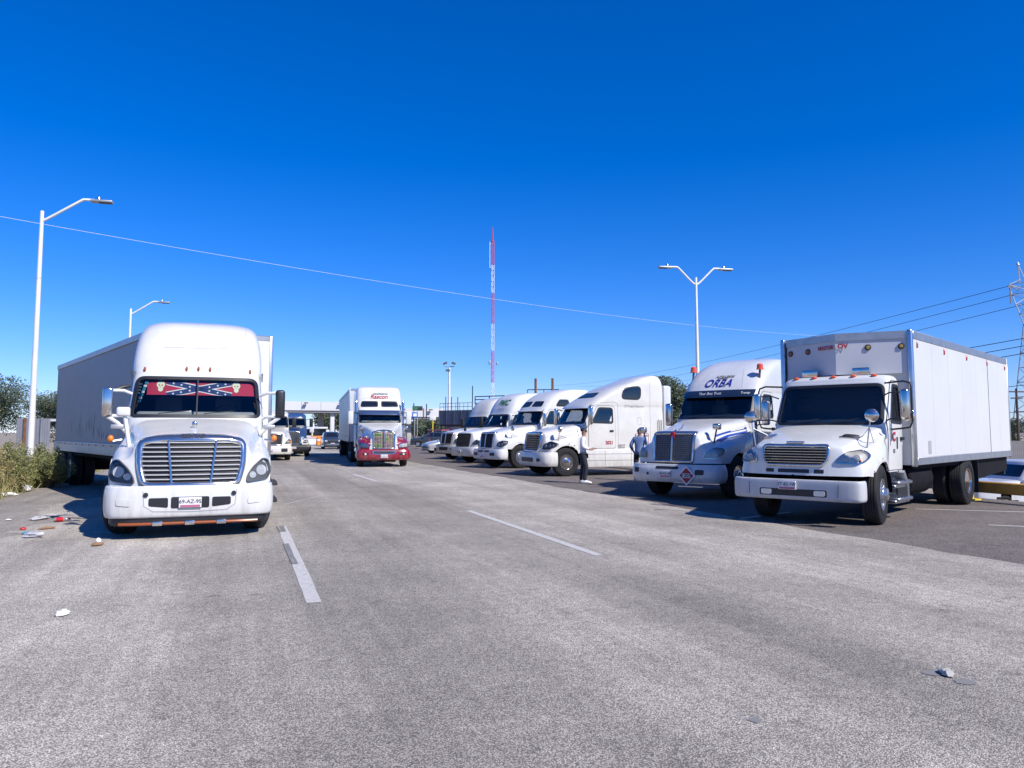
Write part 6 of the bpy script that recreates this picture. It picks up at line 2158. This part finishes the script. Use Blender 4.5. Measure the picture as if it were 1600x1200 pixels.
p = at(70, 680, 52)
tree('bushy tree behind the metal panel, beside the lamp pole', (p.x + 0.7, 54.0), 4.3, 3.0, 2, n=38000, size=0.06)
p = at(1058, 680, 40)
tree('leafy tree rising between the side-on truck and the striped truck', (p.x + 0.35, 42.0), 5.6, 2.3, 3, n=36000, size=0.07, z=-1.1, low=0.25)
p = at(493, 690, 150)
tree('round tree standing under the toll canopy', (p.x, 165.0), 7.0, 4.6, 4, n=8000, size=0.30)
p = at(655, 690, 150)
tree('dark tree behind the right part of the toll plaza', (p.x, 170.0), 5.5, 5.5, 5, n=7000, size=0.32, z=-1.0)
p = at(680, 690, 110)
tree('small dark tree beside the steel-sided building', (p.x, 112.0), 4.6, 2.6, 6, n=5000, size=0.22, z=-1.0)
p = at(1578, 690, 75)
tree('dark shrub tree beyond the fence at right edge', (p.x, 78.0), 4.2, 2.6, 8, n=9000, size=0.15, z=-1.1, low=0.2)

def bush(label, base, h, w, seed, leaf='leaf_bush', n=8000, size=0.034):
    rnd = random.Random(seed)
    root = thing('bush', label, 'bush', (base[0], base[1], 0), 0, 'roadside scrub bushes')
    st, lf = MB(), MB()
    for k in range(20):
        a = rnd.uniform(0, 6.28)
        r = w * rnd.uniform(0.1, 1.0)
        e = Vector((math.cos(a) * r, math.sin(a) * r, h * rnd.uniform(0.35, 1.12) * (1 - 0.35 * r / w)))
        st.tube([(e.x * 0.1, e.y * 0.1, -0.02), (e.x * 0.5, e.y * 0.5, e.z * 0.6), e], [0.014, 0.009, 0.004], 5)
        s = w * rnd.uniform(0.10, 0.26)
        leaf_cloud(lf, e, (s, s, s * 1.5), n // 40, size, rnd, 3.4, 0.0)
        leaf_cloud(lf, e * 0.6, (s * 1.2, s * 1.2, s * 1.3), n // 32, size, rnd, 3.0, 0.0)
    st.build('stem', 'bark', root)
    lf.build('foliage', leaf, root, smooth=False, fix=False)
for i, (px, py, h, w, lf, lb) in enumerate(((75, 762, 1.15, 0.75, 'leaf_bush', 'green feathery bush nearest the rear wheels of leftmost trailer'), (48, 762, 1.2, 0.8, 'leaf_bush', 'tall yellow-green bush below the white lamp pole'),
                                            (18, 770, 1.25, 0.8, 'leaf_bush', 'dense green bush at left edge above litter'), (-8, 772, 1.1, 0.7, 'leaf_dry', 'dry straw-coloured bush cut by left edge'), (62, 752, 1.0, 0.6, 'leaf_dry', 'dry pale bush behind the feathery one'),
                                            (28, 748, 1.35, 0.7, 'leaf_dry', 'pale dry bush behind the left-edge scrub'))):
    p = gnd(px, py)
    bush(lb, (p.x, p.y), h, w, 20 + i, lf)
# grass strip beside the road
rnd = random.Random(5)
gm = MB()
for _ in range(15000):
    lat = -5.3 - abs(rnd.gauss(0, 2.6))
    al = rnd.uniform(18, 60)
    if rnd.random() > 1.25 - (al - 18) / 60:
        continue
    p = road_pt(lat, al, 0)
    hgt = rnd.uniform(0.10, 0.42) * (0.6 if lat > -5.7 else 1.0)
    a = rnd.uniform(0, 6.28)
    d = Vector((math.cos(a), math.sin(a), 0)) * 0.012
    ln = Vector((rnd.uniform(-0.15, 0.15), rnd.uniform(-0.15, 0.15), hgt))
    gm.add([p - d - Vector((0, 0, 0.02)), p + d - Vector((0, 0, 0.02)), p + ln * 0.6 + d * 0.7, p + ln, p + ln * 0.6 - d * 0.7], [(0, 1, 2, 3, 4)])
for _ in range(5000):        # taller straw among the bushes
    p = road_pt(-5.55 - abs(rnd.gauss(0, 1.0)), rnd.uniform(21, 34), 0)
    hgt = rnd.uniform(0.3, 0.85)
    a = rnd.uniform(0, 6.28)
    d = Vector((math.cos(a), math.sin(a), 0)) * 0.009
    ln = Vector((rnd.uniform(-0.25, 0.25), rnd.uniform(-0.25, 0.25), hgt))
    gm.add([p - d, p + d, p + ln * 0.6 + d * 0.7, p + ln, p + ln * 0.6 - d * 0.7], [(0, 1, 2, 3, 4)])
go = gm.build('grass', 'leaf_grass', None, smooth=False, fix=False)
tag(go, 'dry green grass along the road edge', 'grass', kind='stuff')

# ------------------------------------------------------------------ things on the left verge
def flat_thing(name, label, cat, o, rz=0, group=None, z=0.0):
    return thing(name, label, cat, (o[0], o[1], z), rz, group)
p = at(51, 690, 34)
pn = flat_thing('hoarding', 'grey corrugated metal panel standing on posts behind lamp pole', 'panel', (p.x, 34.0), R(2))
for k in range(4):
    x = -0.72 + 0.36 * k
    mb = MB().box(x + 0.004, x + 0.356, -0.01, 0.01, 1.0, 2.22)
    for j in range(3):
        mb.box(x + 0.06 + 0.10 * j, x + 0.09 + 0.10 * j, -0.03, 0.0, 1.0, 2.22)
    mb.build('panel_sheet', 'panel_grey', pn, smooth=False)
for x, m_ in ((-0.33, 'rust'), (0.40, 'galvanised')):
    MB().box(x - 0.045, x + 0.045, -0.10, -0.035, -0.05, 2.26).build('post', m_, pn)
p = at(100, 690, 48)
wl_ = flat_thing('block_wall', 'pale concrete block hut wall with flat roof edge beside leftmost trailer', 'wall', (p.x, 50.0), R(4))
MB().box(-1.68, 1.58, 0.03, 0.30, -0.1, 2.2).build('core', 'mortar', wl_)
bmesh_ = None
for r_ in range(11):
    for k in range(8):
        x = -1.7 + 0.41 * k + (0.2 if r_ % 2 else 0)
        if bmesh_ is None:
            o = MB().box(0, 0.395, 0, 0.14, 0, 0.188).build('block', 'block_wall', wl_, smooth=False)
            bmesh_ = o.data
        else:
            o = link('block', bmesh_, wl_)
        o.location = (x, random.uniform(-0.006, 0.006), 0.2 * r_)
MB().box(-1.9, 1.8, -0.35, 0.9, 2.32, 2.48).build('roof_slab', 'canopy_white', wl_)
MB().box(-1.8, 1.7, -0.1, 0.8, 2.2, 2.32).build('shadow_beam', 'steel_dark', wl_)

# ------------------------------------------------------------------ litter
def crumple(name, label, px, py, s, material, seed, flat=0.35, cat='litter', squash=(1, 1)):
    rnd = random.Random(seed)
    p = gnd(px, py)
    mb = MB().ball((0, 0, 0), s * squash[0], s * squash[1], s * flat, 12, 8)
    mb.v = [(x * rnd.uniform(0.7, 1.2), y * rnd.uniform(0.7, 1.2), max(z * rnd.uniform(0.6, 1.3) + s * flat * 0.8, 0.004)) for x, y, z in mb.v]
    o = mb.build(name, material, None, ang=20)
    o.location = (p.x, p.y, 0.0)
    o.rotation_euler = (0, 0, rnd.uniform(0, 6))
    return tag(o, label, cat, 'litter on the road shoulder')
crumple('plastic_bag', 'large translucent grey plastic bag lying on left shoulder', 52, 840, 0.13, 'bag_film', 1, 0.4, squash=(1.2, 0.7))
crumple('plastic_bag', 'torn grey plastic bag lying beyond the red bottle', 61, 812, 0.15, 'bag_film', 2, 0.25, squash=(1.4, 0.5))
crumple('paper_scrap', 'crumpled white paper alone on the near left asphalt', 97, 962, 0.055, 'paper', 3, 0.5, squash=(1.5, 0.8))
crumple('paper_scrap', 'small white scrap furthest left on the shoulder', 13, 813, 0.05, 'paper', 4, 0.3)
crumple('paper_scrap', 'brown and white wrapper just ahead of leftmost truck tyre', 152, 853, 0.07, 'cardboard', 5, 0.4, squash=(1.3, 0.6))
crumple('paper_scrap', 'white paper tip on the brown wrapper by truck tyre', 154, 848, 0.04, 'paper', 15, 0.9)
crumple('paper_scrap', 'crushed white cup at the grass edge', 40, 768, 0.14, 'paper', 6, 0.7)
crumple('paper_scrap', 'flat white rubbish among grass stems at left edge', 12, 775, 0.16, 'paper', 7, 0.3, squash=(1.4, 0.7))
crumple('cardboard_scrap', 'curled brown cardboard strip beside the grey bag', 73, 827, 0.09, 'cardboard', 8, 0.25, squash=(1.5, 0.4))
crumple('wrapper', 'small bright red wrapper near the grey bag', 36, 828, 0.05, 'bottle_red', 9, 0.5)
crumple('wrapper', 'small blue and white wrapper touching the grey bag', 40, 835, 0.05, 'sticker_teal', 10, 0.5)
crumple('paper_strip', 'thin white paper strip behind the red bottle', 79, 804, 0.12, 'paper', 11, 0.05, squash=(1.5, 0.3))
crumple('stone', 'pale stone lying on a dark patch at lower right', 1479, 1055, 0.045, 'concrete', 12, 0.5, 'stone', (1.6, 0.9))
p = gnd(97, 815)
bt = thing('drink_bottle', 'plastic drink bottle with red label lying on left shoulder', 'bottle', (p.x, p.y, 0.04), R(20), 'litter on the road shoulder')
MB().lathe([(0.0, -0.13), (0.035, -0.125), (0.038, -0.11), (0.038, 0.04), (0.03, 0.08), (0.014, 0.11), (0.014, 0.13), (0, 0.131)], 16, 'x').build('bottle_body', 'bottle_clear', bt)
MB().lathe([(0.0388, -0.09), (0.0392, -0.088), (0.0392, 0.02), (0.0388, 0.022)], 16, 'x').build('bottle_label', 'bottle_red', bt)
MB().lathe([(0.016, 0.112), (0.016, 0.135), (0, 0.136)], 12, 'x').build('bottle_cap', 'bottle_red', bt)
# flattened tar patches
for i, (px, py, a, b_) in enumerate(((1462, 1052, 0.08, 0.035), (1508, 1066, 0.07, 0.035), (1180, 1126, 0.04, 0.022))):
    p = gnd(px, py)
    rnd = random.Random(i)
    n = 16
    pts = [(p.x + a * math.cos(6.283 * k / n) * rnd.uniform(0.7, 1.2), p.y + b_ * 2 * math.sin(6.283 * k / n) * rnd.uniform(0.7, 1.2), 0.004) for k in range(n)]
    structure(MB().add(pts, [tuple(range(n))]).build('road_patch', 'rubber_line', None, smooth=False))

# ------------------------------------------------------------------ yellow beam at the back of the lot
b0, b1 = road_pt(LOT_EDGE - 0.45, -8), road_pt(LOT_EDGE - 0.45, 60)
bz = thing('guard_beam', 'long low ochre-yellow steel beam along the back of the lot', 'barrier', (b0.x, b0.y, 0), -R(ROAD_H))
for k in range(17):
    MB().rbox(-0.10, 0.10, 4 * k + 0.01, 4 * k + 3.99, 0.20, 0.46, 0.02, 1).build('beam', 'ochre_beam', bz)
    MB().box(-0.08, 0.08, 4 * k + 1.9, 4 * k + 2.1, -0.02, 0.21).box(-0.2, 0.2, 4 * k + 1.8, 4 * k + 2.2, -0.02, 0.03).build('foot', 'yellow', bz)

# ------------------------------------------------------------------ mast, flood-light pole, posts
def mast(px, D, ytop, ybase, label):
    c = at(px, 600, D)
    root = thing('radio_mast', label, 'mast', (c.x, D, -1.1), R(20))
    ys = [690, 598, 548, 505, 456, 411, 372]
    zs = [(HORIZON - y) / FPX * D + CAM_H + 1.1 for y in ys]
    zs[0] = 0
    w = 0.33
    for i in range(6):
        mb = MB()
        leg = [(w * math.cos(2.094 * k), w * math.sin(2.094 * k)) for k in range(3)]
        for x, y in leg:
            mb.tube([(x, y, zs[i]), (x, y, zs[i + 1])], 0.042, 5)
        n = max(2, int((zs[i + 1] - zs[i]) / 1.1))
        for j in range(n):
            za, zb_ = zs[i] + (zs[i + 1] - zs[i]) * j / n, zs[i] + (zs[i + 1] - zs[i]) * (j + 1) / n
            for k in range(3):
                a, b_ = leg[k], leg[(k + 1) % 3]
                if j % 2:
                    a, b_ = b_, a
                mb.tube([(a[0], a[1], za), (b_[0], b_[1], zb_)], 0.03, 4)
        mb.build('mast_section', 'tower_white' if i % 2 == 0 else 'tower_red', root)
    top = zs[-1]
    MB().tube([(0, 0, top - 0.3), (0, 0, top + 1.2), (0, 0, top + 2.8)], [0.16, 0.1, 0.03], 6).build('mast_top', 'tower_red', root)
    za = (HORIZON - 411) / FPX * D + CAM_H + 1.1
    MB().tube([(-0.6, 0.0, za - 0.6), (-0.6, 0.0, za + 4.6)], 0.06, 6).tube([(0, 0, za - 0.5), (-0.6, 0, za - 0.5)], 0.05, 5).tube([(0, 0, za + 4.2), (-0.6, 0, za + 4.2)], 0.04, 5).build('dipole_antenna', 'tower_white', root)
    zc = (HORIZON - 567) / FPX * D + CAM_H + 1.1
    MB().rbox(-0.75, -0.4, -0.2, 0.2, zc - 0.4, zc + 0.4, 0.05).rbox(0.8, 1.05, -0.2, 0.2, zc - 0.4, zc + 0.2, 0.05).tube([(-0.5, 0, zc), (0.9, 0, zc)], 0.03, 5).build('panel_antenna', 'panel_grey', root)
mast(769.5, 150, 350, 690, 'tall red and white banded lattice radio mast')
c = at(702, 600, 82)
fp = thing('floodlight_pole', 'white pole with cluster of dark floodlights above steel-sided building', 'light pole', (c.x, 82, -1.1), 0)
MB().tube([(0, 0, 0), (0, 0, 9.6)], [0.17, 0.11], 10).build('pole', 'pole_white', fp)
for dx, a in ((-0.45, 0.4), (0.45, -0.4), (-0.15, 0.1)):
    MB().obox((dx, -0.1, 9.8 + (0.25 if abs(dx) > 0.2 else -0.5)), (0.22 * math.cos(a), 0, 0.22 * math.sin(a)), (0, 0.14, 0.03), (-0.10 * math.sin(a), 0, 0.10 * math.cos(a))).build('floodlight', 'plastic_grey', fp)
MB().tube([(-0.5, 0, 9.7), (0.5, 0, 9.7)], 0.05, 6).build('crossbar', 'galvanised', fp)

def thin_post(label, px, y0, y1, D, r, material, cat='post'):
    a, b_ = at(px, y0, D), at(px, y1, D)
    o = MB().tube([(0, 0, 0), (0, 0, a.z - b_.z)], [r, r * 0.8], 8).build('metal_post', material, None)
    o.location = (b_.x, D, b_.z)
    tag(o, label, cat, 'thin posts in the distance')
    return o
thin_post('thin dark rod rising behind the cream-white truck roof', 738, 603, 690, 76, 0.06, 'wire_dark')
thin_post('short dark rod at left end of steel-sided building', 696, 620, 690, 78, 0.05, 'wire_dark')
thin_post('brownish rod just right of the floodlight pole', 705, 620, 690, 77, 0.06, 'rust')
thin_post('second brownish rod over the steel-sided building', 715, 620, 690, 77, 0.06, 'rust')
thin_post('dark post behind the green road sign', 646, 630, 690, 140, 0.12, 'wire_dark')
thin_post('dark post standing on the right canopy line', 666, 631, 690, 140, 0.12, 'wire_dark')
thin_post('thin post below the canopy near blue-hooded truck', 462, 662, 690, 140, 0.08, 'wire_dark')
thin_post('second thin post below the canopy', 469, 664, 690, 142, 0.08, 'wire_dark')
thin_post('third thin post below the canopy', 475, 662, 690, 144, 0.08, 'galvanised')
sf = at(850, 640, 62)
fr = thing('gantry', 'rusty frame of two tall posts and thin rails behind the parked row', 'frame', (sf.x, 62, -1.1), R(-10))
for x in (-0.67, 0.70):
    MB().tube([(x, 0, 0), (x, 0, 7.05)], 0.10, 8).build('post', 'rust', fr)
for x0, x1, z in ((-1.35, 1.2, 6.15), (0.0, 1.2, 5.9)):
    MB().tube([(x0, 0.1, z), (x1, 0.1, z)], 0.04, 6).build('rail', 'wire_dark', fr)
for x in (-1.35, -0.02):
    MB().tube([(x, 0.1, 0), (x, 0.1, 6.15)], 0.035, 6).build('strut', 'wire_dark', fr)

# ------------------------------------------------------------------ steel-sided building in the middle distance
bc = at(716, 690, 76)
bd = thing('steel_building', 'two-storey building with dark blue steel balcony wall and brick upper edge', 'building', (bc.x - 1.6, 77.0, -1.1), R(-34))
MB().box(0.2, 7.0, 0.3, 8, 0, 3.4).build('lower_wall', 'concrete', bd)
for k in range(8):
    mb = MB().box(0.93 * k + 0.01 - 0.4, 0.93 * (k + 1) - 0.01 - 0.4, -0.1, 0.0, 3.5, 4.9).box(0.93 * k - 0.42, 0.93 * k - 0.34, -0.16, -0.1, 3.5, 4.9)
    mb.build('wall_panel', 'blue_steel', bd, smooth=False)
MB().box(-0.4, 7.1, 0.0, 8, 3.3, 3.5).build('floor_slab', 'steel_dark', bd)
MB().box(3.6, 7.1, 0.6, 8, 4.6, 5.1).build('brick_band', 'brick_red', bd)
MB().box(3.6, 7.1, 0.5, 8, 5.1, 5.6).build('upper_band', 'block_wall', bd)
for k in range(9):
    MB().tube([(-0.4 + 0.5 * k, 0.0, 4.9), (-0.4 + 0.5 * k, 0, 5.6)], 0.03, 5).build('rail_post', 'galvanised', bd)
for z in (5.25, 5.6):
    MB().tube([(-0.4, 0, z), (3.6, 0, z)], 0.03, 5).build('handrail', 'galvanised', bd)
for z in (5.9, 6.2):
    MB().tube([(3.6, 0.5, z), (7.1, 0.5, z)], 0.05, 5).build('handrail', 'wire_dark', bd)
for x in (3.6, 5.3, 7.0):
    MB().tube([(x, 0.5, 5.5), (x, 0.5, 6.2)], 0.05, 5).build('rail_post', 'wire_dark', bd)
for x in (1.0, 2.6, 4.4):
    w = MB().box(x, x + 1.1, 0.24, 0.305, 1.6, 2.9).build('window', 'tinted', bd)
    MB().box(x - 0.05, x + 1.15, 0.22, 0.26, 1.52, 1.6).build('sill', 'concrete', w)
MB().box(-0.9, 0.9, -1.3, 0.2, 2.9, 3.0).box(-0.8, -0.7, -1.2, -1.1, 0, 2.9).build('awning', 'plate_pink', bd)

# ------------------------------------------------------------------ toll plaza
ch = -R(ROAD_H)
def canopy(label, pxl, pxr, Dl, yt, yb_, pill, D2):
    a, b_ = at(pxl, 650, Dl), at(pxr, 650, D2)
    zt = (HORIZON - yt) / FPX * Dl + CAM_H
    zb_ = (HORIZON - yb_) / FPX * Dl + CAM_H
    L_ = math.hypot(b_.x - a.x, b_.y - a.y)
    root = thing('toll_canopy', label, 'canopy', (a.x, a.y, 0), math.atan2(b_.y - a.y, b_.x - a.x))
    n = int(L_ / 3)
    for k in range(n):
        MB().box(L_ * k / n + 0.02, L_ * (k + 1) / n - 0.02, 0, 0.3, zb_, zt).build('fascia_panel', 'canopy_white', root, smooth=False)
    MB().box(0.05, L_ - 0.05, 0.2, 9.0, zb_ - 0.35, zt - 0.2).build('roof_deck', 'canopy_under', root)
    for x, y, w, m_ in pill:
        MB().rbox(x - w, x + w, y - w, y + w, 0, zb_ - 0.2, 0.05).build('column', m_, root)
    for x in (L_ * 0.3, L_ * 0.75):
        MB().rbox(x - 0.3, x + 0.3, -0.9, -0.3, zt - 0.35, zt - 0.15, 0.04).box(x - 0.04, x + 0.04, -0.5, 0.1, zt - 0.35, zt - 0.3).build('canopy_lamp', 'plastic_grey', root)
    return root, L_
canopy('wide white toll canopy spanning the road left of the red-fendered truck', 440, 560, 130, 627, 641, ((8.6, 1.2, 0.35, 'canopy_white'), (7.6, 7.0, 0.45, 'concrete')), 135)
canopy('white toll canopy right of the red-fendered truck, below green sign', 600, 695, 138, 637.5, 651, ((5.2, 3.0, 0.4, 'concrete'), (10.5, 3.0, 0.35, 'canopy_white')), 142)
sg = at(642, 640, 128)
gs = thing('road_sign', 'green and black lane sign mounted on the right toll canopy', 'sign', (sg.x, 137.0, 0), -R(ROAD_H))
MB().rbox(-0.9, 0.9, -0.1, 0.1, 5.5, 6.3, 0.03).build('sign_board', 'plastic_black', gs)
MB().box(-0.85, 0.0, -0.12, -0.1, 5.58, 6.22).build('sign_face', 'sign_green', gs)
MB().box(-0.05, 0.05, 0.0, 0.1, 0, 5.5).build('sign_post', 'galvanised', gs)
sg = at(648, 648, 128)
bs = thing('lane_sign', 'small blue square sign hanging under the green sign', 'sign', (sg.x - 1.0, 136.2, 0), -R(ROAD_H))
MB().rbox(-0.5, 0.5, -0.05, 0.05, 4.2, 5.2, 0.03).build('sign_board', 'sign_blue', bs)
MB().box(-0.3, 0.3, -0.07, -0.05, 4.45, 4.95).build('sign_face', 'letter_white', bs)
MB().box(-0.05, 0.05, 0.0, 0.06, 0, 4.2).build('sign_post', 'galvanised', bs)
def booth(label, px, D, m_, w=1.1):
    p = at(px, 690, D)
    r = thing('toll_booth', label, 'booth', (p.x, D, 0), -R(ROAD_H))
    MB().rbox(-w, w, 0, 2.2, 0, 1.1, 0.03).build('lower_wall', m_, r)
    MB().box(-w + 0.06, w - 0.06, 0.06, 2.14, 1.1, 2.2).build('glazing', 'tinted', r)
    for x in (-w, w - 0.1):
        for y in (0, 2.1):
            MB().box(x, x + 0.1, y, y + 0.1, 1.1, 2.2).build('corner_post', 'canopy_white', r)
    MB().rbox(-w - 0.15, w + 0.15, -0.15, 2.35, 2.2, 2.5, 0.03).build('roof', 'canopy_white', r)
booth('orange and white toll booth left of the dark SUV', 499, 122, 'orange')
booth('white toll booth beyond the orange one', 488, 132, 'canopy_white')
booth('cream toll booth beneath the right canopy', 672, 134, 'block_wall')
for i, (px, D, m_, lb) in enumerate(((458, 100, 'canopy_white', 'white traffic barrier block beside blue-hooded truck'), (484, 104, 'canopy_white', 'white traffic barrier block left of the orange booth'), (497, 100, 'orange', 'orange traffic drum in front of toll booth'),
                                     (470, 108, 'yellow', 'yellow striped traffic barrier under the canopy'), (478, 110, 'brick_red', 'red traffic barrier block under the canopy'))):
    p = gnd(px, 676 + 1.6 * FPX / D)
    r = thing('traffic_barrier', lb, 'barrier', (p.x, p.y, 0), -R(ROAD_H), 'traffic barriers at the toll plaza')
    if m_ == 'orange':
        MB().lathe([(0.0, 0), (0.32, 0), (0.30, 0.1), (0.26, 0.5), (0.22, 1.0), (0, 1.02)], 14, 'z').build('drum', m_, r)
        MB().lathe([(0.272, 0.55), (0.275, 0.56), (0.262, 0.72), (0.258, 0.73)], 14, 'z').build('band', 'letter_white', r)
    else:
        MB().prism([(-0.3, 0), (0.3, 0), (0.28, 0.15), (0.12, 0.4), (0.1, 1.0), (-0.1, 1.0), (-0.12, 0.4), (-0.28, 0.15)], -0.9, 0.9, 'x').build('block', m_, r)
        MB().box(-0.9, 0.9, -0.106, -0.09, 0.75, 0.9).build('stripe', 'conspicuity_red', r)
# pole signs near the plaza
for px, yt, yb_, D, m_, w, h_, lb in ((676, 652, 690, 90, 'letter_white', 0.35, 0.35, 'pale square sign on yellow post beside the steel-sided building'), (487, 666, 690, 115, 'letter_white', 0.3, 0.9, 'tall pale totem sign under the toll canopy')):
    p = at(px, 690, D)
    t = at(px, yt, D)
    r = thing('post_sign', lb, 'sign', (p.x, D, -1.1 if px > 600 else 0), 0)
    off = 1.1 if px > 600 else 0
    MB().tube([(0, 0, 0), (0, 0, t.z + off)], 0.07, 8).build('post', 'yellow', r)
    MB().rbox(-w, w, -0.08, -0.02, t.z + off - h_, t.z + off + h_ * 0.4, 0.02).build('board', m_, r)

# ------------------------------------------------------------------ right edge: fence, pylon, wires, mountain
fp0 = road_pt(LOT_EDGE + 28, 20)
p = at(1552, 690, 62)
fn = thing('board_fence', 'grey upright-board fence at right edge beyond the silver SUV', 'fence', (p.x - 2, 62, -1.1), R(-8))
bm_ = None
for k in range(70):
    if bm_ is None:
        o = MB().box(0.005, 0.145, -0.012, 0.012, 0, 2.05).build('board', 'fence_grey', fn, smooth=False)
        bm_ = o.data
    else:
        o = link('board', bm_, fn)
    o.location = (0.15 * k, random.uniform(-0.006, 0.006), random.uniform(-0.02, 0.02))
MB().box(0, 10.5, 0.02, 0.06, 0.4, 0.5).box(0, 10.5, 0.02, 0.06, 1.6, 1.7).build('rail', 'wood_pole', fn)
MB().box(-0.1, 10.6, -0.35, -0.1, 0, 0.55).build('plinth', 'concrete', fn)

def lattice(mb, p0, p1, w0, w1, n, r):
    """square lattice between two heights"""
    cs = [(-1, -1), (1, -1), (1, 1), (-1, 1)]
    def c(k, t):
        w = w0 + (w1 - w0) * t
        q = Vector(p0) + (Vector(p1) - Vector(p0)) * t
        return q + Vector((cs[k][0] * w, cs[k][1] * w, 0))
    for k in range(4):
        mb.tube([c(k, 0), c(k, 1)], r, 5)
    for j in range(n):
        for k in range(4):
            a, b_ = (k, (k + 1) % 4) if j % 2 else ((k + 1) % 4, k)
            mb.tube([c(a, j / n), c(b_, (j + 1) / n)], r * 0.55, 4)
            mb.tube([c(k, (j + 1) / n), c((k + 1) % 4, (j + 1) / n)], r * 0.5, 4)
PD = 90.0
pc = at(1617, 600, PD)
py = thing('power_pylon', 'steel lattice power pylon cut by the right edge', 'pylon', (pc.x, PD, -1.1), R(15))
off = 1.1
mb = MB(); lattice(mb, (0, 0, 0), (0, 0, 15.5), 2.0, 0.55, 9, 0.07); mb.build('tower_legs', 'galvanised', py)
mb = MB(); lattice(mb, (0, 0, 15.5), (0, 0, 20.2), 0.55, 1.5, 4, 0.06); mb.build('tower_head', 'galvanised', py)
for s in (-1, 1):
    mb = MB()
    mb.tube([(s * 1.2, -0.4, 19.4), (s * 3.0, 0, 19.9)], 0.06, 5).tube([(s * 1.2, 0.4, 19.4), (s * 3.0, 0, 19.9)], 0.06, 5).tube([(s * 1.2, 0, 20.7), (s * 3.0, 0, 19.95)], 0.06, 5)
    for t in (0.3, 0.6):
        mb.tube([(s * (1.2 + 1.8 * t), 0, 19.4 + 0.5 * t), (s * (1.2 + 1.8 * t), 0, 20.7 - 0.75 * t)], 0.035, 4)
    mb.build('cross_arm', 'galvanised', py)
    mb = MB()
    mb.tube([(s * 0.9, -0.4, 20.2), (s * 1.55, 0, 22.4)], 0.05, 5).tube([(s * 0.9, 0.4, 20.2), (s * 1.55, 0, 22.4)], 0.05, 5).tube([(s * 1.5, 0, 20.2), (s * 1.55, 0, 22.4)], 0.05, 5)
    mb.lathe([(0.0, 22.75), (0.22, 22.35), (0.0, 22.3)], 8, 'z', (s * 1.55, 0, 0))
    mb.build('peak_arm', 'galvanised', py)
    MB().tube([(s * 2.9, 0, 19.9), (s * 2.9, 0, 17.7)], 0.07, 6).build('insulator_string', 'insulator', py)

def wire(label, pts, r, material, sag=0.0, n=28):
    a, b_ = Vector(pts[0]), Vector(pts[-1])
    P = []
    for k in range(n + 1):
        t = k / n
        q = a + (b_ - a) * t
        q.z -= 4 * sag * t * (1 - t)
        P.append(q)
    o = MB().tube(P, r, 5).build('cable', material, None)
    return tag(o, label, 'cable', 'overhead cables')
wire('pale cable crossing the whole sky from upper left', [at(-90, 322, 22.5), at(1330, 527, 68)], 0.006, 'wire_white', 0.75, 60)
wire('uppermost dark power line leaving the pylon arm', [at(1576, 447, PD), at(860, 602, 420)], 0.036, 'wire_dark', 3.0)
wire('second dark power line leaving the pylon, below the uppermost', [at(1592, 458, PD), at(905, 604, 420)], 0.036, 'wire_dark', 3.0)
wire('third dark power line leaving the pylon, lowest of three', [at(1606, 474, PD), at(940, 606, 420)], 0.036, 'wire_dark', 3.0)
wire('upper one of three dark lines over the box truck tail', [at(1640, 521, 58), at(1330, 573, 75)], 0.03, 'wire_dark', 0.1)
wire('middle one of three dark lines over the box truck tail', [at(1640, 533, 58), at(1330, 584, 75)], 0.03, 'wire_dark', 0.1)
wire('lowest one of three dark lines over the box truck tail', [at(1640, 545, 58), at(1330, 594, 75)], 0.03, 'wire_dark', 0.1)
wire('thin line above the fence at right edge', [at(1640, 597, 70), at(1400, 622, 80)], 0.03, 'wire_dark', 0.05)
wire('lowest thin line above the fence at right edge', [at(1640, 643, 70), at(1400, 646, 80)], 0.025, 'wire_dark', 0.05)
wp = at(1592, 690, 72)
ut = thing('utility_pole', 'dark utility pole with crossarms in front of the pylon', 'utility pole', (wp.x, 72, -1.1), R(10))
MB().tube([(0, 0, 0), (0, 0, 6.8)], [0.13, 0.09], 8).build('pole', 'wood_pole', ut)
for z, w in ((6.5, 0.8), (5.9, 0.6)):
    MB().box(-w, w, -0.05, 0.05, z - 0.06, z + 0.06).build('crossarm', 'wood_pole', ut)
wp = at(1330, 690, 70)
ut = thing('utility_pole', 'wooden utility pole behind the box truck holding the pale cable', 'utility pole', (wp.x, 70, -1.1), 0)
MB().tube([(0, 0, 0), (0, 0, 11.6)], [0.15, 0.10], 8).build('pole', 'wood_pole', ut)
# far hills
rnd = random.Random(11)
def ridge(label, px0, px1, D, hs, material):
    n = len(hs)
    P0, P1 = at(px0, 676, D), at(px1, 676, D)
    rows = []
    f_ = cr([(h,) for h in hs], n * 6)
    for k, (h,) in enumerate(f_):
        t = k / (len(f_) - 1)
        q = P0 + (P1 - P0) * t
        hh = h / FPX * D * (1 + rnd.uniform(-0.03, 0.03))
        rows.append([(q.x, q.y - D * 0.08, -3), (q.x, q.y - D * 0.04, max(0, hh * 0.45)), (q.x, q.y, max(1, hh)), (q.x, q.y + D * 0.05, hh * 0.4), (q.x, q.y + D * 0.08, -3)])
    return structure(MB().grid(rows).build('hill', material, None))
ridge('hill', 1480, 1760, 5000, [3, 8, 14, 22, 15, 20, 12, 6], 'mountain')
